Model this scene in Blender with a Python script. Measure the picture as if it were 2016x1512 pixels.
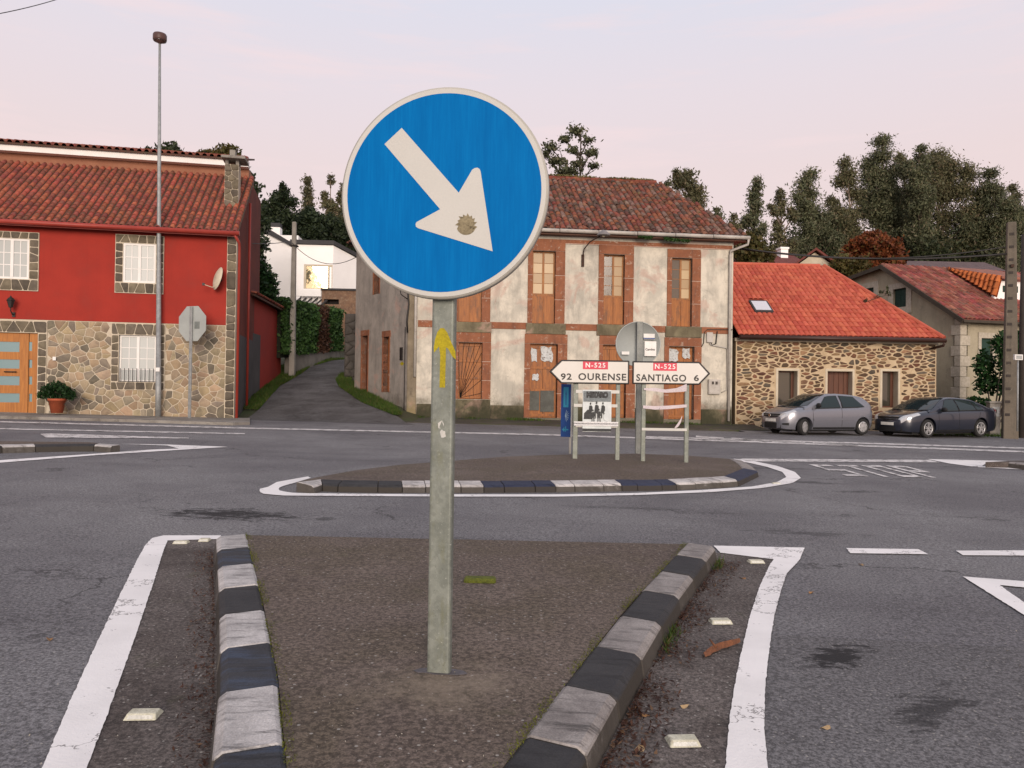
import bpy, bmesh, math, random
import numpy as np
from mathutils import Vector as V, Matrix as M
random.seed(7); rng = np.random.default_rng(11)
S = bpy.context.scene
for _o in list(S.objects): bpy.data.objects.remove(_o)
rad = math.radians

# ---------------------------------------------------------------- camera, sky, sun, exposure
F = 1514.0; CX, CY = 1008.0, 756.0
CAM = V((0, 0, 1.33)); ROLL = 0.014; PITCH = 14 / 1514
_f = V((0, math.cos(PITCH), math.sin(PITCH))); _u0 = V((0, -math.sin(PITCH), math.cos(PITCH))); _r0 = V((1, 0, 0))
_r = _r0 * math.cos(ROLL) + _u0 * math.sin(ROLL); _u = _u0 * math.cos(ROLL) - _r0 * math.sin(ROLL)
cd = bpy.data.cameras.new('camera'); cam = bpy.data.objects.new('camera', cd); S.collection.objects.link(cam)
cd.sensor_width = 36; cd.lens = F / 2016 * 36; cd.clip_end = 2000; cd.clip_start = 0.05
cam.matrix_world = M(((_r.x, _u.x, -_f.x, CAM.x), (_r.y, _u.y, -_f.y, CAM.y), (_r.z, _u.z, -_f.z, CAM.z), (0, 0, 0, 1)))
S.camera = cam

SUN_EL, SUN_AZ = 9.0, 173.0          # degrees; azimuth clockwise from +Y: the glow is behind the camera, a little to the right
w = bpy.data.worlds.new('World'); S.world = w; w.use_nodes = True
wn = w.node_tree; wn.nodes.clear()
def WN(t, **k):
    n = wn.nodes.new(t)
    for a, b in k.items(): setattr(n, a, b)
    return n
wl = wn.links.new
out = WN('ShaderNodeOutputWorld'); bg = WN('ShaderNodeBackground'); bg.inputs[1].default_value = 0.14
sky = WN('ShaderNodeTexSky', sky_type='NISHITA', sun_disc=False, sun_elevation=rad(SUN_EL), sun_rotation=rad(SUN_AZ), air_density=1.0, dust_density=2.0, ozone_density=1.5)
tc = WN('ShaderNodeTexCoord'); sep = WN('ShaderNodeSeparateXYZ'); wl(tc.outputs['Generated'], sep.inputs[0])
ramp = WN('ShaderNodeValToRGB'); wl(sep.outputs[2], ramp.inputs[0])
els = ramp.color_ramp.elements
for i, (p, c) in enumerate([(0.0, (6.4, 4.8, 4.5, 1)), (0.14, (6.35, 4.9, 4.7, 1)), (0.27, (6.15, 5.0, 4.95, 1)), (0.36, (5.95, 5.2, 5.45, 1)), (0.46, (5.45, 5.35, 6.0, 1)), (1.0, (5.15, 5.25, 5.95, 1))]):
    e = els[i] if i < 2 else els.new(p)
    e.position = p; e.color = c
# thin pink wisps of cloud, the same all round the sky
mp = WN('ShaderNodeMapping'); mp.inputs['Scale'].default_value = (1.6, 1.6, 14.0); mp.inputs['Rotation'].default_value = (0.05, 0.09, 0.6); wl(tc.outputs['Generated'], mp.inputs[0])
cn = WN('ShaderNodeTexNoise'); cn.inputs['Scale'].default_value = 1.6; cn.inputs['Detail'].default_value = 6; cn.inputs['Roughness'].default_value = 0.62; wl(mp.outputs[0], cn.inputs['Vector'])
cr = WN('ShaderNodeValToRGB'); wl(cn.outputs[0], cr.inputs[0]); cr.color_ramp.elements[0].position = 0.52; cr.color_ramp.elements[1].position = 0.8
cr.color_ramp.elements[0].color = (0, 0, 0, 1); cr.color_ramp.elements[1].color = (.8, .8, .8, 1)
cm = WN('ShaderNodeMix', data_type='RGBA'); wl(cr.outputs[0], cm.inputs[0]); wl(ramp.outputs[0], cm.inputs[6]); cm.inputs[7].default_value = (7.0, 5.35, 5.25, 1)
sm = WN('ShaderNodeMix', data_type='RGBA'); sm.inputs[0].default_value = 0.12; wl(cm.outputs[2], sm.inputs[6]); wl(sky.outputs[0], sm.inputs[7])
wl(sm.outputs[2], bg.inputs[0]); wl(bg.outputs[0], out.inputs[0])

sl = bpy.data.lights.new('sun', 'SUN'); sl.energy = 2.8; sl.angle = rad(28); sl.color = (1.0, 0.86, 0.74)
so = bpy.data.objects.new('sun', sl); S.collection.objects.link(so)
_el, _az = rad(SUN_EL + 4), rad(SUN_AZ)
so.rotation_euler = V((-math.sin(_az) * math.cos(_el), -math.cos(_az) * math.cos(_el), -math.sin(_el))).to_track_quat('-Z', 'Y').to_euler()
S.view_settings.view_transform = 'Standard'; S.view_settings.look = 'None'; S.view_settings.gamma = 1; S.view_settings.exposure = 0.1
S.view_settings.use_curve_mapping = False
S.render.engine = 'CYCLES'; S.cycles.max_bounces = 6; S.cycles.use_denoising = True

# ---------------------------------------------------------------- survey: from a sight line to a place on the ground or on a wall
def ray(px, py): return _f * F + _r * (px - CX) - _u * (py - CY)
def G(x, y): return -.015 * x + .0075 * (y - 3)          # the road falls gently to the right and rises away
def gp(px, py, h=0.0):
    d = ray(px, py); t = (-.0225 + h - CAM.z) / (d.z + .015 * d.x - .0075 * d.y); return CAM + d * t
def dp(px, py, Y):
    d = ray(px, py); return CAM + d * (Y / d.y)

# ---------------------------------------------------------------- mesh building
def link(o): S.collection.objects.link(o); return o
class MB:
    def __init__(s): s.v = []; s.f = []; s.s = []
    def add(s, vs, fs, smooth=False):
        b = len(s.v); s.v += [tuple(v) for v in vs]; s.f += [tuple(i + b for i in f) for f in fs]; s.s += [smooth] * len(fs); return s
    def box(s, x0, x1, y0, y1, z0, z1):
        return s.add([(x0, y0, z0), (x1, y0, z0), (x1, y1, z0), (x0, y1, z0), (x0, y0, z1), (x1, y0, z1), (x1, y1, z1), (x0, y1, z1)],
                     [(3, 2, 1, 0), (4, 5, 6, 7), (0, 1, 5, 4), (1, 2, 6, 5), (2, 3, 7, 6), (3, 0, 4, 7)])
    def beam(s, a, b, wx, wz, up=(0, 0, 1)):
        a, b = V(a), V(b); d = (b - a).normalized(); x = d.cross(V(up)).normalized(); z = x.cross(d)
        vs = [p + x * sx * wx / 2 + z * sz * wz / 2 for p in (a, b) for sx, sz in ((-1, -1), (1, -1), (1, 1), (-1, 1))]
        return s.add(vs, [(0, 1, 2, 3), (7, 6, 5, 4), (0, 4, 5, 1), (1, 5, 6, 2), (2, 6, 7, 3), (3, 7, 4, 0)])
    def prism(s, poly, off):
        n = len(poly); off = V(off); P = [V(p) for p in poly]
        vs = P + [p + off for p in P]
        fs = [tuple(range(n)), tuple(range(2 * n - 1, n - 1, -1))] + [(i, i + n, (i + 1) % n + n, (i + 1) % n) for i in range(n)]
        return s.add(vs, fs)
    def tube(s, pts, r, n=8, smooth=True):
        pts = [V(p) for p in pts]; r = [r] * len(pts) if not hasattr(r, '__len__') else r
        vs = []; fs = []
        for i, p in enumerate(pts):
            d = (pts[min(i + 1, len(pts) - 1)] - pts[max(i - 1, 0)]).normalized()
            x = d.cross(V((0, 0, 1)) if abs(d.z) < .9 else V((0, 1, 0))).normalized(); y = d.cross(x)
            vs += [p + (x * math.cos(2 * math.pi * k / n) + y * math.sin(2 * math.pi * k / n)) * r[i] for k in range(n)]
        for i in range(len(pts) - 1):
            for k in range(n):
                fs.append((i * n + k, i * n + (k + 1) % n, (i + 1) * n + (k + 1) % n, (i + 1) * n + k))
        s.add(vs, fs, smooth); b = len(s.v) - len(vs)
        s.f += [tuple(b + k for k in range(n))[::-1], tuple(b + (len(pts) - 1) * n + k for k in range(n))]; s.s += [False, False]
        return s
    def lathe(s, prof, c=(0, 0, 0), n=24, axis='z', smooth=True, caps=True):
        c = V(c); vs = []; fs = []
        for (r, h) in prof:
            for k in range(n):
                a = 2 * math.pi * k / n; q = (r * math.cos(a), r * math.sin(a), h)
                q = q if axis == 'z' else ((q[0], -h, q[1]) if axis == 'y' else (h, q[0], q[1]))
                vs.append(c + V(q))
        for i in range(len(prof) - 1):
            for k in range(n): fs.append((i * n + k, i * n + (k + 1) % n, (i + 1) * n + (k + 1) % n, (i + 1) * n + k))
        s.add(vs, fs, smooth); b = len(s.v) - len(vs)
        if caps:
            s.f += [tuple(b + k for k in range(n))[::-1], tuple(b + (len(prof) - 1) * n + k for k in range(n))]; s.s += [False, False]
        return s
    def mesh(s, name, mat, bevel=0, sharp=None):
        me = bpy.data.meshes.new(name); me.from_pydata(s.v, [], s.f)
        if any(s.s): me.polygons.foreach_set('use_smooth', s.s)
        if bevel:
            bm = bmesh.new(); bm.from_mesh(me); bmesh.ops.remove_doubles(bm, verts=bm.verts, dist=1e-5)
            bmesh.ops.recalc_face_normals(bm, faces=bm.faces)
            ed = [e for e in bm.edges if len(e.link_faces) == 2 and e.calc_face_angle(0) > .6]
            bmesh.ops.bevel(bm, geom=ed, offset=bevel, segments=1, affect='EDGES', clamp_overlap=True)
            bm.to_mesh(me); bm.free()
        if mat: me.materials.append(mat)
        if sharp: me.polygons.foreach_set('use_smooth', [True] * len(me.polygons)); me.set_sharp_from_angle(angle=rad(sharp))
        me.update(); return me
    def build(s, name, mat, parent=None, bevel=0, sharp=None, **props):
        return place(s.mesh(name, mat, bevel, sharp), name, parent, None, **props)
def place(me, name, parent=None, mtx=None, **props):
    o = link(bpy.data.objects.new(name, me))
    if parent: o.parent = parent
    if mtx is not None: o.matrix_local = mtx
    for k, v_ in props.items(): o[k] = v_
    return o
def fast(name, verts, faces, mat, smooth=False):
    verts = np.asarray(verts, np.float32); faces = np.asarray(faces, np.int32); k = faces.shape[1]
    me = bpy.data.meshes.new(name); me.vertices.add(len(verts)); me.vertices.foreach_set('co', verts.ravel())
    me.loops.add(faces.size); me.loops.foreach_set('vertex_index', faces.ravel()); me.polygons.add(len(faces))
    me.polygons.foreach_set('loop_start', np.arange(0, faces.size, k, dtype=np.int32))
    if smooth: me.polygons.foreach_set('use_smooth', np.ones(len(faces), bool))
    me.materials.append(mat); me.update(calc_edges=True); return me
def thing(name, label, cat, loc=(0, 0, 0), rotz=0.0, group=None, kind=None):
    o = link(bpy.data.objects.new(name, None)); o.empty_display_size = .2
    o.location = loc; o.rotation_euler = (0, 0, rotz); o['label'] = label; o['category'] = cat
    if group: o['group'] = group
    if kind: o['kind'] = kind
    return o
def tag(o, label, cat, group=None, kind=None):
    o['label'] = label; o['category'] = cat
    if group: o['group'] = group
    if kind: o['kind'] = kind
    return o
def text_mesh(txt, size, mat, bold=0.0, spacing=1.0, width=1.0, align='CENTER'):
    c = bpy.data.curves.new('lettering', 'FONT'); c.body = txt; c.size = size; c.offset = bold; c.space_character = spacing
    c.align_x = align; c.align_y = 'CENTER'; c.extrude = 0.0008; c.resolution_u = 3
    o = link(bpy.data.objects.new('lettering', c)); bpy.context.view_layer.update()
    me = bpy.data.meshes.new_from_object(o.evaluated_get(bpy.context.evaluated_depsgraph_get()))
    bpy.data.objects.remove(o); bpy.data.curves.remove(c)
    me.transform(M.Diagonal((width, 1, 1, 1))); me.materials.clear(); me.materials.append(mat); me.name = 'lettering'; return me
UPRIGHT = M.Rotation(rad(90), 4, 'X')       # lettering stands in the local XZ plane, read from -Y

# ---------------------------------------------------------------- materials
class NT:
    def __init__(s, name):
        s.m = bpy.data.materials.new(name); s.m.use_nodes = True; s.t = s.m.node_tree; s.b = s.t.nodes['Principled BSDF']; s.out = s.t.nodes['Material Output']
    def n(s, t, ins=None, **k):
        x = s.t.nodes.new(t)
        for a, b in k.items(): setattr(x, a, b)
        for a, b in (ins or {}).items(): s.set(x.inputs[a], b)
        return x
    def set(s, sock, val):
        if isinstance(val, bpy.types.NodeSocket): s.t.links.new(val, sock)
        else:
            if hasattr(sock.default_value, '__len__') and hasattr(val, '__len__') and len(val) == 3 and len(sock.default_value) == 4: val = (*val, 1)
            sock.default_value = val
    def math(s, op, a, b=0.0, c=None, clamp=False):
        x = s.n('ShaderNodeMath', operation=op, use_clamp=clamp); s.set(x.inputs[0], a); s.set(x.inputs[1], b)
        if c is not None: s.set(x.inputs[2], c)
        return x.outputs[0]
    def mix(s, f, a, b, mode='MIX'):
        x = s.n('ShaderNodeMix', data_type='RGBA', blend_type=mode, clamp_factor=True); s.set(x.inputs[0], f); s.set(x.inputs[6], a); s.set(x.inputs[7], b); return x.outputs[2]
    def noise(s, vec, scale, detail=4, rough=.6, dist=0.0):
        return s.n('ShaderNodeTexNoise', {'Vector': vec, 'Scale': scale, 'Detail': detail, 'Roughness': rough, 'Distortion': dist}).outputs[0]
    def step(s, x, lo, hi):
        n = s.n('ShaderNodeMapRange', {0: x, 1: lo, 2: hi, 3: 0.0, 4: 1.0}, interpolation_type='SMOOTHSTEP'); return n.outputs[0]
    def map(s, vec, scale=(1, 1, 1), loc=(0, 0, 0), rot=(0, 0, 0)):
        return s.n('ShaderNodeMapping', {'Vector': vec, 'Scale': scale, 'Location': loc, 'Rotation': rot}).outputs[0]
    def pos(s): return s.n('ShaderNodeNewGeometry').outputs['Position']
    def obj(s):
        tc_ = s.n('ShaderNodeTexCoord').outputs['Object']; oi = s.n('ShaderNodeObjectInfo').outputs['Random']
        off = s.n('ShaderNodeCombineXYZ', {0: s.math('MULTIPLY', oi, 37.0), 1: s.math('MULTIPLY', oi, 91.0), 2: s.math('MULTIPLY', oi, 53.0)}).outputs[0]
        return s.n('ShaderNodeVectorMath', {0: tc_, 1: off}, operation='ADD').outputs[0]
    def rnd(s):
        a = s.n('ShaderNodeNewGeometry').outputs['Random Per Island']; b = s.n('ShaderNodeObjectInfo').outputs['Random']
        return s.math('FRACT', s.math('ADD', a, s.math('MULTIPLY', b, 7.31)))
    def bump(s, h, strength, dist=.01):
        n = s.n('ShaderNodeBump', {'Height': h, 'Strength': strength, 'Distance': dist}); s.t.links.new(n.outputs[0], s.b.inputs['Normal'])
    def done(s, col, rough=.8, metal=0.0, spec=.5, **k):
        s.set(s.b.inputs['Base Color'], col); s.set(s.b.inputs['Roughness'], rough); s.set(s.b.inputs['Metallic'], metal); s.set(s.b.inputs['Specular IOR Level'], spec)
        for a, b in k.items(): s.set(s.b.inputs[a], b)
        return s.m
def lin(r, g, b):
    f = lambda c: (c / 255 / 12.92) if c / 255 <= .04045 else ((c / 255 + .055) / 1.055) ** 2.4
    return (f(r), f(g), f(b))
def pm(name, c1, c2=None, scale=3.0, rough=.8, bump=.25, bscale=40.0, metal=0.0, spec=.3, grain=.25, gscale=120.0, rnd=0.0, streak=0.0, streak_c=None,
       dirt=None, world=False, hue=0.0, bdist=.01, **k):
    """everyday surface: two tones in clouds, fine grain, optional vertical streaks, blotches of dirt, a tone per piece"""
    t = NT(name); vec = t.pos() if world else t.obj()
    c2 = c2 or tuple(x * .75 for x in c1)
    n1 = t.step(t.noise(vec, scale, 5, .62), .3, .7); col = t.mix(n1, c1, c2)
    if grain:
        g = t.noise(vec, gscale, 2, .5); col = t.mix(t.step(g, .3, .75), col, t.mix(1.0, col, (1 - grain,) * 3, 'MULTIPLY'))
    if streak:
        sv = t.map(vec, (9, 9, .35)); col = t.mix(t.math('MULTIPLY', t.step(t.noise(sv, 1.6, 5, .7), .5, .75), streak), col, streak_c or tuple(x * .4 for x in c1))
    if dirt:
        dc, ds, lo, hi, amt = dirt; col = t.mix(t.math('MULTIPLY', t.step(t.noise(vec, ds, 6, .7, .4), lo, hi), amt), col, dc)
    if rnd or hue:
        r = t.rnd(); h = t.n('ShaderNodeHueSaturation', {'Hue': t.math('ADD', .5 - hue / 2, t.math('MULTIPLY', t.math('FRACT', t.math('MULTIPLY', r, 17.3)), hue)),
                                                        'Saturation': 1.0, 'Value': t.math('ADD', 1 - rnd, t.math('MULTIPLY', r, 2 * rnd)), 'Color': col}); col = h.outputs[0]
    if bump: t.bump(t.noise(vec, bscale, 4, .65), bump, bdist)
    return t.done(col, rough, metal, spec, **k)
def leafmat(name, c1, c2, c3=None):
    t = NT(name); r = t.rnd(); col = t.mix(t.step(r, .1, .8), c1, c2)
    if c3: col = t.mix(t.step(t.math('FRACT', t.math('MULTIPLY', r, 13.7)), .8, .95), col, c3)
    n = t.noise(t.pos(), .55, 3, .6); col = t.mix(t.step(n, .35, .7), t.mix(1.0, col, (.62,) * 3, 'MULTIPLY'), col)
    t.done(col, .6, 0, .25)
    tr = t.n('ShaderNodeBsdfTranslucent', {'Color': col}); mx = t.n('ShaderNodeMixShader', {0: .25}); t.t.links.new(t.b.outputs[0], mx.inputs[1]); t.t.links.new(tr.outputs[0], mx.inputs[2]); t.t.links.new(mx.outputs[0], t.out.inputs[0])
    return t.m
def glass(name, c, rough=.06, spec=.8):
    t = NT(name); n = t.noise(t.obj(), 1.5, 2, .5); t.bump(n, .04, .05); return t.done(c, rough, 0, spec)
# ================================================================ ground, roads, islands
def asphalt(name, c1, c2, stains=(), cracks=0.0, speck=.5, warm=None, moss=0.0, coarse=1.0, halo=None):
    t = NT(name); p = t.pos()
    col = t.mix(t.step(t.noise(p, .35, 6, .65, .3), .35, .68), c1, c2)
    drag = t.noise(t.map(p, (.18, 1.6, 1)), 1.0, 5, .65); col = t.mix(t.math('MULTIPLY', t.step(drag, .5, .72), .35), col, t.mix(1.0, col, (.62, .61, .62), 'MULTIPLY'))
    if warm: col = t.mix(t.step(t.noise(p, 1.1, 6, .7, .5), .4, .66), col, warm)
    fine = t.noise(p, 55 * coarse, 3, .7); col = t.mix(t.step(fine, .36, .64), t.mix(1.0, col, (.55,) * 3, 'MULTIPLY'), t.mix(1.0, col, (1.32,) * 3, 'MULTIPLY'))
    fine2 = t.noise(p, 150 * coarse, 2, .6); col = t.mix(t.step(fine2, .35, .7), t.mix(1.0, col, (.72,) * 3, 'MULTIPLY'), t.mix(1.0, col, (1.15,) * 3, 'MULTIPLY'))
    vo = t.n('ShaderNodeTexVoronoi', {'Vector': p, 'Scale': 42.0 * coarse, 'Randomness': 1.0}); big = t.math('MULTIPLY', t.math('LESS_THAN', vo.outputs['Distance'], .22), t.math('GREATER_THAN', t.n('ShaderNodeSeparateColor', {0: vo.outputs['Color']}).outputs[0], 1 - .16 * speck))
    col = t.mix(t.math('MULTIPLY', big, .7), col, (.34, .32, .29))
    if cracks:
        wob = t.n('ShaderNodeVectorMath', {0: p, 1: t.n('ShaderNodeTexNoise', {'Vector': p, 'Scale': 1.7, 'Detail': 5, 'Roughness': .7}).outputs[1]}, operation='ADD').outputs[0]
        ve = t.n('ShaderNodeTexVoronoi', {'Vector': wob, 'Scale': .42}, feature='DISTANCE_TO_EDGE').outputs[0]
        m = t.math('MULTIPLY', t.math('SUBTRACT', 1.0, t.step(ve, .003, .015)), t.step(t.noise(p, .5, 3, .6), .5, .6))
        col = t.mix(t.math('MULTIPLY', m, cracks), col, (.012, .011, .011))
    for (x, y, rx, ry, a, dk) in stains:
        q = t.map(p, (1, 1, 1), (0, 0, 0)); v_ = t.n('ShaderNodeVectorMath', {0: q, 1: (x, y, 0)}, operation='SUBTRACT').outputs[0]
        v_ = t.n('ShaderNodeVectorRotate', {0: v_, 'Angle': a}, rotation_type='Z_AXIS').outputs[0]
        v_ = t.n('ShaderNodeVectorMath', {0: v_, 1: (1 / rx, 1 / ry, 0)}, operation='MULTIPLY').outputs[0]
        L = t.n('ShaderNodeVectorMath', {0: v_}, operation='LENGTH').outputs['Value']
        d = t.math('ADD', L, t.math('MULTIPLY', t.math('SUBTRACT', t.noise(t.map(p, (1, 2.6, 1)), 5.0, 9, .8, .6), .5), 5.5))
        col = t.mix(t.math('MULTIPLY', t.math('SUBTRACT', 1.0, t.step(d, .45, .85)), dk), col, (.018, .017, .018))
    if halo:
        v_ = t.n('ShaderNodeVectorMath', {0: p, 1: halo}, operation='SUBTRACT').outputs[0]; L = t.n('ShaderNodeVectorMath', {0: t.map(v_, (1.6, 2.4, 1))}, operation='LENGTH').outputs['Value']; d = t.math('ADD', L, t.math('MULTIPLY', t.math('SUBTRACT', t.noise(p, 4.0, 8, .78), .5), 2.2)); col = t.mix(t.math('MULTIPLY', t.math('SUBTRACT', 1.0, t.step(d, .05, .75)), .5), col, (.27, .22, .165))
    if moss: col = t.mix(t.math('MULTIPLY', t.step(t.noise(p, 4, 6, .75), .58, .7), moss), col, (.055, .06, .018))
    h = t.math('ADD', t.math('MULTIPLY', fine, .6), t.math('MULTIPLY', fine2, .4)); t.bump(h, .55, .012)
    return t.done(col, .85, 0, .25)
def st(px, py, rx, ry, a=0.0, dk=.8):
    q = gp(px, py); return (q.x, q.y, rx, ry, a, dk)
M_road = asphalt('asphalt', (.148, .141, .147), (.218, .212, .214),
                 [st(450, 1012, .8, .34, .1, .95), st(1650, 1292, .3, .14, -.7, .95), st(1830, 1400, .36, .13, -.7, .7), st(1600, 950, .5, .22, .2, .6), st(1600, 1050, .7, .16, .1, .45),
                  st(1530, 922, .8, .2, .0, .5), st(1690, 968, .5, .15, -.2, .6), st(640, 1022, .1, .2, 0, .6), st(1240, 1000, .8, .12, 0, .4)], cracks=.6, speck=.8)
M_patch = asphalt('asphalt_patch', (.13, .124, .127), (.172, .166, .168), [st(1650, 1292, .3, .14, -.7, .95), st(1830, 1400, .36, .13, -.7, .7)], cracks=.7, speck=1.2)
M_strip = asphalt('verge_asphalt', (.12, .102, .093), (.17, .145, .132), warm=(.08, .065, .058), speck=1.6, moss=.2)
M_island = asphalt('island_paving', (.115, .088, .073), (.165, .13, .107), warm=(.115, .09, .066), speck=1.0, moss=.25, coarse=.8,
                   stains=[], halo=gp(868, 1350, .115))
M_lane = asphalt('lane_asphalt', (.10, .094, .094), (.15, .142, .142), warm=(.07, .064, .062), speck=.5, cracks=.5)
M_soil = pm('soil', (.06, .05, .03), (.045, .06, .02), scale=.8, bump=.5, bscale=12, world=True)
M_conc = pm('pavement_concrete', (.30, .28, .25), (.2, .18, .16), scale=1.4, rough=.9, dirt=((.08, .07, .06), 2.2, .45, .7, .7), world=True)
M_edge = pm('mossy_edge', (.05, .045, .038), (.08, .07, .055), scale=1.2, dirt=((.05, .06, .02), 3.0, .5, .62, .8), bump=.6, bscale=30, world=True)
def paint(name, c, wear=.5):
    t = NT(name); p = t.pos(); n = t.noise(p, 5.0, 8, .75, .2); f = t.noise(p, 60, 3, .7)
    m = t.math('ADD', t.math('MULTIPLY', n, .7), t.math('MULTIPLY', f, .3))
    col = t.mix(t.step(t.noise(p, 1.3, 4, .6), .35, .7), c, tuple(x * .86 for x in c)); col = t.mix(t.step(m, .62 - .1 * wear, .7 - .1 * wear), col, (.085, .082, .083))
    wob = t.n('ShaderNodeVectorMath', {0: p, 1: t.n('ShaderNodeTexNoise', {'Vector': p, 'Scale': 3.5, 'Detail': 5, 'Roughness': .7}).outputs[1]}, operation='ADD').outputs[0]
    ve = t.n('ShaderNodeTexVoronoi', {'Vector': wob, 'Scale': .75}, feature='DISTANCE_TO_EDGE').outputs[0]
    col = t.mix(t.math('MULTIPLY', t.math('SUBTRACT', 1.0, t.step(ve, .002, .012)), .75), col, (.1, .09, .085))
    t.bump(f, .35, .006); return t.done(col, .7, 0, .3)
M_white = paint('white_road_paint', (.82, .79, .77), .35)
M_worn = paint('worn_road_paint', (.66, .63, .61), 1.25)

def lane_z(y): return float(np.interp(y, [20, 25.5, 40, 46, 60, 100, 300], [.30, .32, 2.77, 3.5, 5.0, 8.5, 16]))
def sstep(a, b, x): t = min(1, max(0, (x - a) / (b - a))); return t * t * (3 - 2 * t)
def H(x, y):
    g = G(x, min(y, 29.6))
    right = g + float(np.interp(y, [0, 29.6, 40, 60, 100, 300], [-.1, -.1, .15, 1.6, 5, 13])) if True else 0
    left = lane_z(y) - .03 if y > 25.4 else g - .1
    wl_ = sstep(-2.6, -4.0, x) if y < 40 else sstep(14, -6, x)
    return right * (1 - wl_) + left * wl_
def grid_sheet(name, xs, ys, zf, mat, **kw):
    vs = [(x, y, zf(x, y)) for y in ys for x in xs]; n = len(xs)
    fs = [(j * n + i, j * n + i + 1, (j + 1) * n + i + 1, (j + 1) * n + i) for j in range(len(ys) - 1) for i in range(n - 1)]
    m = MB(); m.add(vs, fs, True); return m.build(name, mat, **kw)
xs = sorted(set([-900, -500, -250, -150, -100, -70, -50] + list(np.arange(-40, 41, 1.0)) + [-2.6, -3.0, -3.4, -4.0] + [50, 70, 100, 150, 250, 500, 900]))
ys = [-300, -100, -40, -15] + list(np.arange(-8, 24, 4.0)) + list(np.arange(24, 50, .7)) + [52, 56, 60, 70, 80, 90, 100, 130, 180, 300, 600, 1200]
tag(grid_sheet('ground', xs, ys, H, M_soil), 'rough earth and grass hillside rising behind the houses', 'ground', kind='structure')
def sheet(name, pts, mat, label, cat, kind='structure', parent=None, z=None):
    """a flat sheet lying on the road: points are (x, y) or Vectors; z is the height over the road plane"""
    vs = [(p[0], p[1], G(p[0], p[1]) + (z or 0)) for p in pts]; m = MB(); m.add(vs, [tuple(range(len(vs)))])
    o = m.build(name, mat, parent)
    bm = bmesh.new(); bm.from_mesh(o.data); bmesh.ops.recalc_face_normals(bm, faces=bm.faces)
    if bm.faces[0].normal.z < 0: bmesh.ops.reverse_faces(bm, faces=bm.faces)
    bmesh.ops.triangulate(bm, faces=bm.faces); bm.to_mesh(o.data); bm.free()
    if not parent: tag(o, label, cat, kind=kind)
    return o
road_pts = [(-150, -60), (150, -60), (150, 27.5), (19, 27.5), (15.5, 29.6), (8.0, 29.6), (8.0, 26.2), (-3.2, 26.0), (-4, 25.6), (-150, 25.4)]
sheet('road', road_pts, M_road, 'grey asphalt road junction with worn and cracked surface', 'road')
def G2(pts, h=0.0): return [gp(x, y, h) for x, y in pts]
sheet('road_patch', G2([(1518, 1249), (2300, 1292), (2300, 1700), (1512, 1700), (1504, 1440), (1506, 1362)]), M_patch, 'darker repaired strip of asphalt right of the white line', 'road', z=.004)
sheet('gutter_strip', G2([(300, 1064), (440, 1062), (470, 1700), (20, 1700), (150, 1512), (215, 1390), (262, 1260)]), M_strip, 'brown gritty asphalt between left white line and kerb', 'road', z=.004)
sheet('gutter_strip', G2([(1400, 1088), (1540, 1100), (1470, 1320), (1445, 1512), (1445, 1700), (1050, 1700), (1200, 1400)]), M_strip, 'brown gritty asphalt between right kerb and white line', 'road', z=.004)

def rough_edge(P, seed):
    rs = random.Random(seed); o = []
    for a, b in zip(P, P[1:] + P[:1]):
        n_ = max(1, min(140, int((b - a).length / .025))) if a.y < 9 else 1
        for k in range(n_): q = a.lerp(b, k / n_); j = .0013 if k else 0; o.append(V((q.x + rs.gauss(0, j), q.y + rs.gauss(0, j), 0)))
    return o
def mark(pts, label, worn=False, z=.009, name='road_marking'): return sheet(name, rough_edge(G2(pts), len(label)), M_worn if worn else M_white, label, 'road marking', z=z)
def resamp(pts, n):
    P = [V((p[0], p[1], 0)) for p in pts]; d = [0]
    for a, b in zip(P, P[1:]): d.append(d[-1] + (b - a).length)
    o = []
    for k in range(n):
        s_ = d[-1] * k / (n - 1); i = max(0, min(len(P) - 2, int(np.searchsorted(d, s_)) - 1)); f = (s_ - d[i]) / max(1e-9, d[i + 1] - d[i]); o.append(P[i].lerp(P[i + 1], f))
    return o
def ribbon(a, b, label, worn=False, z=.009, n=40):
    A, B = resamp(G2(a), n), resamp(G2(b), n); m = MB()
    vs = [(p.x, p.y, G(p.x, p.y) + z) for p in A + B]; m.add(vs, [(i, i + 1, n + i + 1, n + i) for i in range(n - 1)])
    o = m.build('road_marking', M_worn if worn else M_white)
    if o.data.polygons[0].normal.z < 0: o.data.flip_normals()
    return tag(o, label, 'road marking', kind='structure')
mark([(60, 1570), (85, 1512), (140, 1380), (190, 1270), (240, 1165), (270, 1104), (286, 1075), (300, 1061), (322, 1056), (435, 1056), (435, 1063), (330, 1066), (322, 1085), (302, 1150), (265, 1260), (215, 1400), (172, 1512), (150, 1580)],
     'thick white line left of the near traffic island, cracked lengthways')
mark([(1424, 1580), (1428, 1512), (1438, 1403), (1456, 1302), (1476, 1216), (1496, 1156), (1514, 1117), (1523, 1103), (1418, 1090), (1405, 1076), (1584, 1080), (1575, 1103), (1549, 1131), (1537, 1166), (1524, 1216), (1513, 1292), (1506, 1362), (1505, 1443), (1511, 1512), (1516, 1580)],
     'curved white line right of the near traffic island')
mark([(1666, 1081), (1808, 1083), (1828, 1093), (1674, 1091)], 'single short white dash left in the give-way line on the right')
mark([(1882, 1086), (2080, 1085), (2080, 1096), (1896, 1095)], 'white give-way dash running out of the frame on the right')
mark([(1895, 1137), (2100, 1153), (2100, 1167), (1968, 1154), (1990, 1170), (2100, 1245), (2100, 1275), (2016, 1213)], 'white give-way triangle outline painted on asphalt at right edge')
mark([(2100, 1153), (2145, 1156), (2145, 1302), (2100, 1275)], 'far side of the white give-way triangle beyond the right edge', z=.010)
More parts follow.
